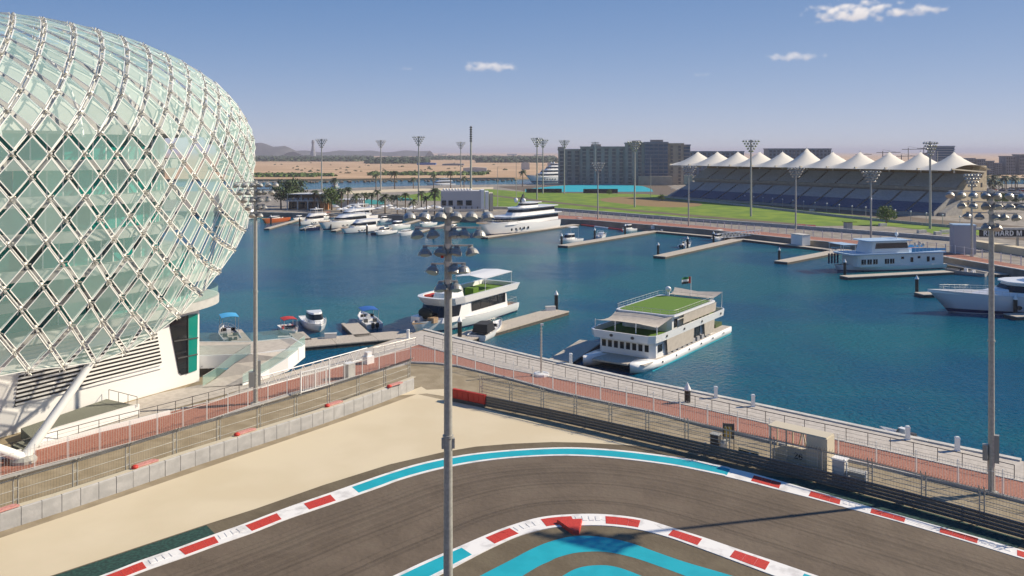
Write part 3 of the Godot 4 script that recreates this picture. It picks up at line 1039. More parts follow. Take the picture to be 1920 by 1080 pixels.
	for x in [-0.75, 0.75]:
		st = S()
		bar(st, Vector3(x, 0, -0.05), Vector3(x, 1.0, -0.2), 0.06, 0.06)
		bar(st, Vector3(x, 0, 0.42), Vector3(x, 0.44, 0.42), 0.06, 0.06)
		bar(st, Vector3(x, 0.42, 0.45), Vector3(x, 0.42, -0.1), 0.06, 0.05)
		sp("leg", st, M.palewall, t)
	# signal board with yellow panel, bin and small cabinet
	t = thing("signal_board", "dark framed signal board with a yellow panel beside the fence", "sign board", Vector3(18.58, 0, -73.24), yaw(d) + 0.5)
	st = S()
	for x in [-0.45, 0.45]:
		bar(st, Vector3(x, 0, 0), Vector3(x, 2.7, 0), 0.07, 0.07)
	sp("frame", st, M.darksteel, t)
	st = S()
	box(st, Vector3(0, 2.0, 0), Vector3(0.95, 1.3, 0.08))
	var bd := sp("board", st, M.darksteel, t)
	st = S()
	box(st, Vector3(-0.05, 1.95, 0.05), Vector3(0.62, 0.9, 0.02))
	sp("yellow_panel", st, mat(0.5, 0.3, 0.03, 0.6), bd)
	t = thing("control_cabinet", "small dark control cabinet standing left of the signal board", "cabinet", Vector3(17.67, 0, -74.02), yaw(d))
	st = S()
	box(st, Vector3(0, 0.75, 0), Vector3(0.75, 1.5, 0.6))
	sp("body", st, M.darksteel, t)
	st = S()
	box(st, Vector3(0, 1.52, 0), Vector3(0.85, 0.06, 0.7))
	sp("lid", st, M.galv, t)
	t = thing("litter_bin", "round white litter bin between cabinet and signal board", "bin", Vector3(18.24, 0, -73.5))
	st = S()
	lathe(st, Vector3.ZERO, [[0.26, 0.0], [0.3, 0.9], [0.32, 0.92], [0.32, 0.98]], 12)
	sp("body", st, M.white, t)
	st = S()
	lathe(st, Vector3(0, 0.98, 0), [[0.3, 0.0], [0.22, 0.18], [0.0, 0.24]], 12)
	sp("lid", st, M.galv, t)
	# white boxes on the walk by the hotel ramp
	t = thing("utility_box", "tall white utility box on the brick walk behind the picket fence", "box", Vector3(-18.66, 0, -97.88), 0.9)
	st = S()
	box(st, Vector3(0, 0.85, 0), Vector3(1.0, 1.7, 0.9))
	sp("body", st, M.palewall, t)
	st = S()
	box(st, Vector3(0, 1.73, 0), Vector3(1.1, 0.06, 1.0))
	sp("lid", st, M.white, t)
	t = thing("utility_box", "low white box at the end of the truss parapet", "box", Vector3(-17.68, 0, -104.79), 0.9)
	st = S()
	box(st, Vector3(0, 0.45, 0), Vector3(1.1, 0.9, 1.0))
	box(st, Vector3(0, 1.15, 0), Vector3(0.7, 0.5, 0.6))
	sp("body", st, M.white, t)
	# tall gate frame in the picket fence
	t = thing("fence_gate", "tall white gate leaf in the picket fence below the ramp", "gate", Vector3(-21.43, 0, -92.65), yaw(fence_l[8] - fence_l[6]))
	st = S()
	for q in [[-1.9, 2.5], [0.0, 2.5], [1.9, 3.1]]:
		bar(st, Vector3(q[0], 0, 0.14), Vector3(q[0], q[1], 0.14), 0.12, 0.12)
	bar(st, Vector3(-1.9, 2.4, 0.14), Vector3(1.9, 2.4, 0.14), 0.08, 0.1)
	bar(st, Vector3(-1.9, 0.3, 0.14), Vector3(1.9, 0.3, 0.14), 0.08, 0.1)
	sp("frame", st, M.white, t)
	for k in 17:
		st = S()
		bar(st, Vector3(-1.8 + 0.225 * k, 0.34, 0.14), Vector3(-1.8 + 0.225 * k, 2.36, 0.14), 0.04, 0.04)
		sp("gate_bar", st, M.white, t)


func prism_xy(st: SurfaceTool, pts: Array, z0: float, z1: float) -> void:
	var p := PackedVector2Array()
	for v in pts:
		p.append(Vector2(v[0], v[1]))
	var t := Geometry2D.triangulate_polygon(p)
	for z in [z0, z1]:
		for i in range(0, t.size(), 3):
			tri(st, Vector3(p[t[i]].x, p[t[i]].y, z), Vector3(p[t[i + 1]].x, p[t[i + 1]].y, z), Vector3(p[t[i + 2]].x, p[t[i + 2]].y, z))
	for i in p.size():
		var j := (i + 1) % p.size()
		quad(st, Vector3(p[i].x, p[i].y, z0), Vector3(p[j].x, p[j].y, z0), Vector3(p[j].x, p[j].y, z1), Vector3(p[i].x, p[i].y, z1))


func sysfont(n: String) -> Font:
	var f := SystemFont.new()
	f.font_names = PackedStringArray([n])
	f.font_weight = 700
	return f


# ---------------------------------------------------------------- the hotel under its glass grid shell
# its own axes: s runs along the quay away from the camera, q is the distance back from the circuit
func hp(s: float, q: float, y: float) -> Vector3:
	return Vector3(0.5 * s - 0.866 * q, y, -(0.866 * s + 0.5 * q))


func shell(phi: float, th: float, k := 1.0) -> Vector3:
	var a := 26.8 if phi > 0.0 else 46.0
	return hp(49.5 + a * sin(phi) * k, 89.0 - 21.3 * k * cos(th) * cos(phi), 26.0 + 13.4 * k * sin(th) * cos(phi))


# the lower half is flatter and ends at a rim that climbs towards the harbour end
func lower(s: float, y: float) -> Vector3:
	var x := (s - 49.5) / (26.8 if s > 49.5 else 46.0)
	return hp(s, 89.0 - 21.3 * sqrt(maxf(0.0, 1.0 - x * x - pow((y - 26.0) / 36.0, 2))), y)


func rim_height(s: float) -> float:
	var pts := [[0.0, 8.4], [41.0, 7.8], [47.5, 7.2], [50.4, 7.6], [53.2, 8.5], [55.7, 9.7], [58.3, 11.2], [60.8, 12.7], [63.2, 14.4], [66.2, 16.2], [69.5, 18.3], [73.0, 21.0], [78.0, 25.0]]
	for i in pts.size() - 1:
		if s <= pts[i + 1][0]:
			return lerpf(pts[i][1], pts[i + 1][1], (s - pts[i][0]) / (pts[i + 1][0] - pts[i][0]))
	return 25.0


func grid(ci: int, j: int) -> Vector3:
	var phi: float
	if ci > 13:
		phi = asin(19.7 / 26.8) + deg_to_rad(5.4) * (ci - 13)
	else:
		var s := 1.45 * ci + 0.85
		phi = asin(s / (26.8 if s > 0.0 else 46.0))
	var th := -0.9 + 7.6 * maxi(j, 0)
	th += 0.37 * clampf(rad_to_deg(phi), 0.0, 45.0) * clampf(1.0 - th / 90.0, 0.0, 1.0)
	var p := shell(phi, deg_to_rad(th))
	if j >= 0:
		return p
	var s2 := 49.5 + (26.8 if phi > 0.0 else 46.0) * sin(phi)
	return lower(s2, lerpf(p.y, rim_height(s2), -j / 10.0))


func build_shell(hotel: Node3D) -> void:
	var c0 := -15
	var c1 := 20
	var j0 := -10
	var j1 := 15
	var mid := hp(45.0, 89.0, 24.0)
	var cells := []
	var links := []
	var nodes := []
	var eye := Vector3(0, EYE, 0)
	for j in range(j0, j1 + 1):
		for ci in range(c0, c1 + 1):
			if posmod(ci + j, 2) == 0:
				var p := grid(ci, j)
				nodes.append([p, (p - mid).normalized()])
				for dj in [-1, 1]:
					if ci < c1 and j + dj >= j0 and j + dj <= j1:
						links.append([p, grid(ci + 1, j + dj)])
				if j == j0 and ci + 2 <= c1:
					links.append([p, grid(ci + 2, j)])
			elif ci > c0 and ci < c1 and j < j1:
				var four := [grid(ci - 1, j), grid(ci, j + 1), grid(ci + 1, j), grid(ci, j - 1)] if j > j0 else [grid(ci - 1, j), grid(ci, j + 1), grid(ci + 1, j)]
				cells.append(four)
	# the ones that show largest come first
	var size_of := func(a: Vector3, b: Vector3, n: Vector3) -> float:
		var v := (a + b) / 2 - eye
		var off := 0.2 if absf(v.x / -v.z) > 0.72 else 1.0
		return off * (1.0 if n.dot(v) < 0.0 else 0.1) * a.distance_to(b) / v.length_squared() * absf(n.dot(v.normalized()))
	cells.sort_custom(func(a, b): return size_of.call(a[0], a[2], outward(a, mid)) > size_of.call(b[0], b[2], outward(b, mid)))
	links.sort_custom(func(a, b): return size_of.call(a[0], a[1], ((a[0] + a[1]) / 2 - mid).normalized()) > size_of.call(b[0], b[1], ((b[0] + b[1]) / 2 - mid).normalized()))
	nodes.sort_custom(func(a, b): return size_of.call(a[0], a[0] + Vector3.UP, a[1]) > size_of.call(b[0], b[0] + Vector3.UP, b[1]))
	var rest_pane := S()
	var rest_frame := S()
	for i in cells.size():
		var f: Array = cells[i]
		var c := Vector3.ZERO
		for p in f:
			c += p
		c /= f.size()
		var n := outward(f, mid)
		var e := []
		var axis: Vector3 = (f[1] - c).normalized()
		var tilt := Basis(axis, rng.randf_range(-0.1, 0.1))
		for p in f:
			var v: Vector3 = p - c
			e.append(c + tilt * ((v - n * v.dot(n)) * 0.81) + n * 0.5)
		var ps := S() if i < 300 else rest_pane
		var fs := S() if i < 300 else rest_frame
		var back := e.map(func(v): return v - n * 0.03)
		for k in range(1, e.size() - 1):
			tri(ps, e[0], e[k], e[k + 1])
		for k in e.size():
			var k2 := (k + 1) % e.size()
			bar(fs, e[k] - n * 0.03, e[k2] - n * 0.03, 0.085, 0.07)
		if i < 300:
			var g := sp("glass_pane", ps, M.shellglass[rng.randi() % 3], hotel)
			sp("pane_frame", fs, M.shellwhite, g)
	stuff(sp("glass_panes_beyond", rest_pane, M.shellglass[0], hotel))
	stuff(sp("pane_frames_beyond", rest_frame, M.shellwhite, hotel))
	var rest := S()
	for i in links.size():
		var st := S() if i < 300 else rest
		tube(st, links[i][0], links[i][1], 0.085, 0.085, 6, false)
		if i < 300:
			sp("lattice_beam", st, M.shellwhite, hotel)
	stuff(sp("lattice_beams_beyond", rest, M.shellwhite, hotel))
	# cast joint: a hub with four short arms that carry the panes
	var hub := S()
	ball(hub, Vector3.ZERO, Vector3(0.24, 0.24, 0.24), 6, 4)
	for k in 4:
		var t := TAU * (k + 0.5) / 4
		tube(hub, Vector3.ZERO, Vector3(0.38 * cos(t), 0.38 * sin(t), 0.5), 0.06, 0.05, 4)
	tube(hub, Vector3.ZERO, Vector3(0, 0, 0.62), 0.07, 0.1, 5)
	var hm := done(hub)
	var rest_hub := S()
	for i in nodes.size():
		var n: Vector3 = nodes[i][1]
		var x := Vector3.UP.cross(n).normalized()
		var tr := Transform3D(Basis(x, n.cross(x), n), nodes[i][0])
		if i < 300:
			part("lattice_joint", hm, M.joint, hotel).transform = tr
		else:
			rest_hub.append_from(hm, 0, tr)
	stuff(part("lattice_joints_beyond", rest_hub.commit(), M.joint, hotel))
	# the ring tube under the rim
	var st := S()
	for ci in range(c0 + (posmod(c0 + j0, 2)), c1 - 1, 2):
		tube(st, grid(ci, j0), grid(ci + 2, j0), 0.16, 0.16, 8, true)
	sp("rim_tube", st, M.shellwhite, hotel)


func outward(f: Array, mid: Vector3) -> Vector3:
	var n: Vector3 = (f[2] - f[0]).cross(f[1] - f[3] if f.size() > 3 else f[1] - f[0]).normalized()
	return n if n.dot(f[0] - mid) > 0.0 else -n


func floor_plan(y: float, inset: float, end: float) -> Array:
	var k := sqrt(1.0 - pow((y - 26.0) / (13.4 if y > 26.0 else 36.0), 2))
	var b := 21.3 * k - inset
	var a := end - 49.5
	var out := []
	for i in range(0, 25):
		var p := deg_to_rad(90.0 - i * 5.0)
		# the two balcony storeys have a squarer end than the rooms above
		var e := 0.5 if y < 15.0 else 1.0
		out.append(hp(49.5 + a * signf(sin(p)) * pow(absf(sin(p)), e), 89.0 - b * pow(absf(cos(p)), e), y))
	out.append(hp(15.0, 89.0 - b, y))
	return out


func build_hotel() -> void:
	M.shellwhite = mat(0.84, 0.85, 0.82, 0.45)
	M.slab = nmat([0.42, 0.43, 0.42], [0.48, 0.49, 0.475], 8.0, 34, 0.7)
	M.joint = mat(0.62, 0.61, 0.56, 0.4, 0.3)
	M.shellglass = [pane(0.39, 0.6, 0.55, 0.4, 0.55), pane(0.43, 0.62, 0.58, 0.45, 0.55), pane(0.35, 0.57, 0.53, 0.36, 0.5)]
	for g in M.shellglass:
		g.metallic_specular = 0.3
	M.roomglass = [mat(0.005, 0.2, 0.18, 0.08), mat(0.01, 0.28, 0.24, 0.1), mat(0.004, 0.12, 0.115, 0.06), mat(0.02, 0.06, 0.065, 0.08)]
	var hotel := thing("hotel_building", "white hotel wrapped in a bulging diamond grid of pale green glass", "hotel")
	var st: SurfaceTool
	rng.seed = 21
	# storeys: white slab edges with green glass between
	for k in 7:
		var y := 8.8 + 3.2 * k
		var end := 71.6 if k < 2 else 66.5
		var plan := floor_plan(y, 2.6 if k > 1 else (6.6 if k == 0 else 7.6), end)
		st = S()
		prism(st, plan + [hp(15.0, 96.0, y), hp(66.0, 96.0, y)], y - 0.45, y + 0.45, true)
		sp("floor_slab", st, M.slab, hotel)
		if k == 6:
			break
		var wall := floor_plan(y + 1.6, 4.2 if k > 1 else 9.4, end - 2.6)
		for i in wall.size() - 1:
			var a: Vector3 = wall[i]
			var b: Vector3 = wall[i + 1]
			var n := maxi(1, int(a.distance_to(b) / 2.6))
			for q in n:
				var p0 := a.lerp(b, float(q) / n + 0.015 / n)
				var p1 := a.lerp(b, float(q + 1) / n - 0.015 / n)
				st = S()
				bar(st, Vector3(p0.x, y + 1.6, p0.z), Vector3(p1.x, y + 1.6, p1.z), 0.12, 2.28)
				var w := sp("window", st, M.roomglass[[0, 0, 1, 1, 2, 3][rng.randi() % 6]], hotel)
				if q == 0 and i < 24:
					st = S()
					tube(st, Vector3(p0.x, y + 0.45, p0.z), Vector3(p0.x, y + 2.75, p0.z), 0.1, 0.1, 5)
					sp("mullion", st, M.white, w)
	# glass balustrade of the two long balconies
	for k in 2:
		var y := 8.8 + 3.2 * k
		var edge := floor_plan(y, 6.7 if k == 0 else 7.7, 71.5)
		st = S()
		for i in 18:
			quad(st, up(edge[i], 0.5), up(edge[i + 1], 0.5), up(edge[i + 1], 1.5), up(edge[i], 1.5))
		sp("balcony_glass", st, M.shellglass[2], hotel)
	# white vault over the top storey
	st = S()
	var rings := []
	for j in 12:
		var th := deg_to_rad(9.0 + j * 9.5)
		var ring := []
		for i in 22:
			ring.append(shell(deg_to_rad(-42.0 + i * 4.6), th, 0.86))
		rings.append(ring)
	loft(st, rings, false, false)
	sp("inner_vault", st, M.slab, hotel)
	for i in range(1, 11):
		st = S()
		for j in 8:
			tube(st, shell(deg_to_rad(-42.0 + i * 9.2), deg_to_rad(6.0 + j * 10.0), 0.93), shell(deg_to_rad(-42.0 + i * 9.2), deg_to_rad(16.0 + j * 10.0), 0.93), 0.14, 0.14, 6)
		sp("vault_rib", st, M.white, hotel)
	build_shell(hotel)
	# white podium with louvres and the tall corner window
	st = S()
	prism(st, [hp(10, 79, 0), hp(66.0, 79, 0), hp(67.2, 80.6, 0), hp(67.2, 96, 0), hp(10, 96, 0)], 0.0, 8.4)
	sp("podium_wall", st, M.white, hotel)
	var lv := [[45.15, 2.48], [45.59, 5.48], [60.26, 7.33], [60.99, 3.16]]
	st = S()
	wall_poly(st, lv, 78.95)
	var panel := sp("louvre_shade_panel", st, M.black, hotel)  # black sheet stands in for the shade of the recess behind the slats
	var y0: float = minf(lv[0][1], lv[3][1])
	var y1 := 8.3
	var n := 15
	for k in n:
		var y := lerpf(y0, y1, (k + 0.5) / n)
		var f := (y - y0) / (y1 - y0)
		var s0: float = lerpf(lv[0][0], lv[1][0], f)
		var s1: float = lerpf(lv[3][0], lv[2][0], f)
		st = S()
		obox(st, hp((s0 + s1) / 2, 78.85, y), hp(s1 - s0, 0, 0), Vector3(0, 0.13, 0), hp(0, 0.1, 0.03))
		sp("louvre_slat", st, M.white, panel)
	# window: an angled, round-cornered opening glazed in green
	var wq := [[61.95, 7.38], [62.22, 7.74], [64.33, 7.68], [64.33, 1.26], [63.55, 1.26], [63.2, 1.57]]
	st = S()
	wall_poly(st, wq, 78.9)
	var win := sp("corner_window", st, M.glass, hotel)
	st = S()
	wall_poly(st, [[64.33, 7.74], [65.71, 7.69], [65.57, 1.34], [64.33, 1.26]], 78.88)
	sp("window_pane", st, mat(0.0, 0.22, 0.18, 0.08), win)
	st = S()
	for p in [[[64.33, 7.74], [64.33, 1.26]], [[62.5, 5.18], [65.71, 4.98]], [[62.99, 3.21], [65.64, 3.13]]]:
		bar(st, hp(p[0][0], 78.85, p[0][1]), hp(p[1][0], 78.85, p[1][1]), 0.08, 0.12)
	sp("window_bar", st, M.darksteel, win)
	# leaning struts that carry the rim
	var foot := Vector3(-40.88, 0, -71.48)
	st = S()
	tube(st, up(foot, 0.3), grid(-2, -10), 0.42, 0.36, 14)
	sp("strut", st, M.shellwhite, hotel)
	st = S()
	tube(st, up(foot, 0.3), grid(-14, -10), 0.42, 0.36, 14)
	sp("strut", st, M.shellwhite, hotel)
	st = S()
	lathe(st, foot, [[1.0, 0.0], [1.0, 0.25], [0.7, 0.5], [0.0, 0.62]], 12)
	sp("strut_foot", st, M.galv, hotel)
	st = S()
	tube(st, Vector3(-42.33, 0, -88.89), up(Vector3(-42.33, 0, -88.89), 6.0), 0.14, 0.14, 8)
	sp("column", st, M.galv, hotel)
	# grey forecourt paving between wall and handrail
	st = S()
	flat(st, [Vector3(-34.96, 0, -94.98), Vector3(-28.59, 0, -96.52), Vector3(-29.23, 0, -93.91), Vector3(-30.79, 0, -91.23), Vector3(-34.49, 0, -85.95), Vector3(-36.51, 0, -82.87), Vector3(-38.04, 0, -80.62), Vector3(-41.94, 0, -74.55), Vector3(-43.8, 0, -75.36), Vector3(-42.29, 0, -83.53), Vector3(-37.88, 0, -91.83)], 0.008)
	struct("forecourt", st, M.paving)
	# timber terrace with its steps and glass guard
	var t := thing("terrace", "raised grey green timber terrace against the white hotel wall", "terrace")
	st = S()
	prism(st, [Vector3(-44.54, 0.9, -77.38), Vector3(-41.11, 0.9, -86.55), Vector3(-36.94, 0.9, -84.19), Vector3(-41.16, 0.9, -76.93), Vector3(-41.74, 0.9, -74.37)], 0.0, 0.9)
	sp("platform", st, M.deckgreen, t)
	st = S()
	var te := [Vector3(-37.02, 0.9, -84.37), Vector3(-41.24, 0.9, -77.08), Vector3(-41.82, 0.9, -74.51)]
	for i in 2:
		bar(st, up(te[i], -0.3) + Vector3(0.15, 0, 0.1), up(te[i + 1], -0.3) + Vector3(0.15, 0, 0.1), 0.3, 1.0)
	sp("kerb", st, M.white, t)
	for k in 7:
		st = S()
		var c := Vector3(-41.93, 0.9, -74.37).lerp(Vector3(-43.85, 0, -72.47), (k + 0.5) / 7.0)
		obox(st, Vector3(c.x, c.y - 0.35, c.z), hp(0.3, 2.6, 0), Vector3(0, 0.1, 0), hp(-0.75, 0.15, 0))
		sp("step", st, M.deckgreen, t)
	st = S()
	for p in [Vector3(-40.81, 0.9, -86.37), Vector3(-39.33, 0.9, -85.27), Vector3(-38.05, 0.9, -84.55), Vector3(-36.84, 0.9, -83.84)]:
		tube(st, p, up(p, 1.0), 0.03, 0.03, 5)
	path(st, [Vector3(-40.81, 0.9, -86.37) + Vector3(0, 1, 0), Vector3(-36.84, 0.9, -83.84) + Vector3(0, 1, 0)], 0.03)
	sp("guard", st, M.darksteel, t)
	# ramp and platform to the pontoon
	t = thing("access_ramp", "white curved ramp with glass rails between hotel and pontoon", "ramp")
	st = S()
	prism(st, [Vector3(-39.24, 2.4, -106.07), Vector3(-32.48, 2.4, -106.07), Vector3(-27.94, 2.4, -108.51), Vector3(-25.3, 2.4, -104.31), Vector3(-25.65, 2.4, -102.61), Vector3(-30.43, 2.4, -99.37), Vector3(-36.48, 2.4, -98.59)], 0.9, 2.4, true)
	sp("platform", st, M.white, t)
	st = S()
	flat(st, [Vector3(-39, 2.4, -105.77), Vector3(-32.39, 2.4, -105.77), Vector3(-27.92, 2.4, -107.89), Vector3(-25.56, 2.4, -104.31), Vector3(-25.85, 2.4, -102.89), Vector3(-30.51, 2.4, -99.63), Vector3(-36.45, 2.4, -98.85)], 2.41)
	sp("platform_paving", st, M.paving, t)
	var la := [Vector3(-30.43, 2.4, -99.37), Vector3(-32.01, 1.5, -98.49), Vector3(-33.61, 0.2, -96.9), Vector3(-34.05, 0.05, -93.94)]
	var ra := [Vector3(-25.23, 2.4, -104.02), Vector3(-26.41, 1.6, -100.62), Vector3(-28.08, 0.7, -98.73), Vector3(-29.92, 0.05, -94.79)]
	st = S()
	strip(st, la, ra, 0.02)
	sp("ramp_paving", st, M.paving, t)
	st = S()
	var rb := ra.map(func(v): return Vector3(v.x, maxf(v.y - 1.5, -0.3), v.z))
	loft(st, [rb, ra.map(func(v): return up(v, 0.12)), ra.map(func(v): return up(v, 0.12) + Vector3(-0.3, 0, -0.1)), rb.map(func(v): return v + Vector3(-0.3, 0, -0.1))], false, false, false)
	sp("ramp_side", st, M.white, t)
	for e in [la, ra]:
		st = S()
		for i in 3:
			quad(st, up(e[i], 0.1), up(e[i + 1], 0.1), up(e[i + 1], 1.2), up(e[i], 1.2))
		sp("glass_rail", st, M.shellglass[2], t)
		st = S()
		path(st, e.map(func(v): return up(v, 1.22)), 0.025, 5)
		sp("rail_cap", st, M.galv, t)
	for e in [[Vector3(-36.36, 2.4, -98.59), Vector3(-30.43, 2.4, -99.37)], [Vector3(-27.86, 2.4, -108.19), Vector3(-25.3, 2.4, -104.31)], [Vector3(-39.14, 2.4, -105.77), Vector3(-32.39, 2.4, -105.77), Vector3(-27.86, 2.4, -108.19)]]:
		st = S()
		for i in e.size() - 1:
			quad(st, e[i], e[i + 1], up(e[i + 1], 1.15), up(e[i], 1.15))
		sp("glass_rail", st, M.shellglass[2], t)
	st = S()
	path(st, [Vector3(-35.99, 0.1, -98.43) + Vector3(0, 1.0, 0), Vector3(-33.09, 0.8, -101.82) + Vector3(0, 1.4, 0)], 0.03, 5)
	sp("stair_rail", st, M.galv, t)


# a polygon given as (s, y) on the vertical plane q
func wall_poly(st: SurfaceTool, pts: Array, q: float) -> void:
	var p := PackedVector2Array()
	for v in pts:
		p.append(Vector2(v[0], v[1]))
	var t := Geometry2D.triangulate_polygon(p)
	for i in range(0, t.size(), 3):
		tri(st, hp(p[t[i]].x, q, p[t[i]].y), hp(p[t[i + 1]].x, q, p[t[i + 1]].y), hp(p[t[i + 2]].x, q, p[t[i + 2]].y))
	for i in p.size():
		var j := (i + 1) % p.size()
		quad(st, hp(p[i].x, q, p[i].y), hp(p[j].x, q, p[j].y), hp(p[j].x, q + 0.3, p[j].y), hp(p[i].x, q + 0.3, p[i].y))


# ---------------------------------------------------------------- floodlight masts
# head: list of rows from the top, lamps per row; the lamps lean down to the side they light
func mast(at: Vector3, h: float, label: String, rows: Array, pitch: float, lamp_r: float, turn: float, r0: float, detail := true, group := "floodlight masts of the circuit", gap := 0.66) -> Node3D:
	var t := thing("floodlight_mast", label, "light mast", at, turn, group)
	var st := S()
	tube(st, Vector3.ZERO, Vector3(0, h, 0), r0, r0 * 0.72, 12 if detail else 8)
	if detail:
		for y in [3.0, h * 0.5]:
			tube(st, Vector3(0, y, 0), Vector3(0, y + 0.12, 0), r0 * 1.12, r0 * 1.1, 12)
	sp("pole", st, M.galv, t)
	if detail:
		st = S()
		lathe(st, Vector3.ZERO, [[r0 * 2.2, 0.0], [r0 * 2.2, 0.12], [r0 * 1.2, 0.16]], 10)
		sp("foot_plate", st, M.galv, t)
	var lamp := lamp_mesh(lamp_r, 10 if detail else 6)
	var hood := hood_mesh(lamp_r)
	var bs := S()
	var bb := Basis(Vector3.RIGHT, 0.95)
	obox(bs, bb * (Vector3(0, 0, -0.75) * lamp_r), bb.x * lamp_r * 0.7, bb.y * lamp_r * 0.7, bb.z * lamp_r * 0.35)
	var boxm := done(bs)
	for k in rows.size():
		var y: float = h - 0.15 - gap * k * pitch
		var n: int = rows[k]
		var w: float = lamp_r * 2.35 * (n - 1)
		st = S()
		bar(st, Vector3(-w / 2 - 0.1, y, 0), Vector3(w / 2 + 0.1, y, 0), 0.09, 0.09)
		if detail:
			tube(st, Vector3(0, y - 0.12, 0), Vector3(0, y + 0.12, 0), r0 * 0.9, r0 * 0.9, 10)
		sp("cross_arm", st, M.steel, t)
		for i in n:
			var x: float = (i - (n - 1) / 2.0) * lamp_r * 2.35
			if absf(x) < 0.12 and detail:
				x = lamp_r * 0.9
			var l := part("floodlight", lamp, M.lamp, t)
			l.position = Vector3(x, y - lamp_r * 0.95, 0.22)
			l.rotation = Vector3(rng.randf_range(-0.15, 0.1), rng.randf_range(-0.45, 0.45), 0)
			if detail:
				part("visor", hood, M.lampback, l)
				part("ballast_box", boxm, M.lampback, l)
	return t


# a round bowl seen from behind and above: dish, rim and back box, facing +z and down
func lamp_mesh(r: float, n: int) -> ArrayMesh:
	var st := S()
	var rings := []
	var b := Basis(Vector3.RIGHT, 0.95)
	for q in [[0.0, -0.62], [0.45, -0.58], [0.75, -0.38], [0.95, -0.05], [1.0, 0.25]]:
		var ring := []
		for i in n:
			ring.append(b * (Vector3(q[0] * cos(TAU * i / n), q[0] * sin(TAU * i / n), q[1]) * r))
		rings.append(ring)
	loft(st, rings, true, false)
	var c: Vector3 = b * (Vector3(0, 0, 0.25) * r)
	for i in n:
		tri(st, c, rings[4][i], rings[4][(i + 1) % n])
	return done(st)


func hood_mesh(r: float) -> ArrayMesh:
	var st := S()
	var b := Basis(Vector3.RIGHT, 0.95)
	var a := []
	var c := []
	for i in 9:
		var t := lerpf(0.15, PI - 0.15, i / 8.0)
		a.append(b * (Vector3(1.03 * cos(t), 1.03 * sin(t), 0.2) * r))
		c.append(b * (Vector3(1.1 * cos(t), 1.1 * sin(t), 0.75) * r))
	strip(st, a, c)
	return done(st)


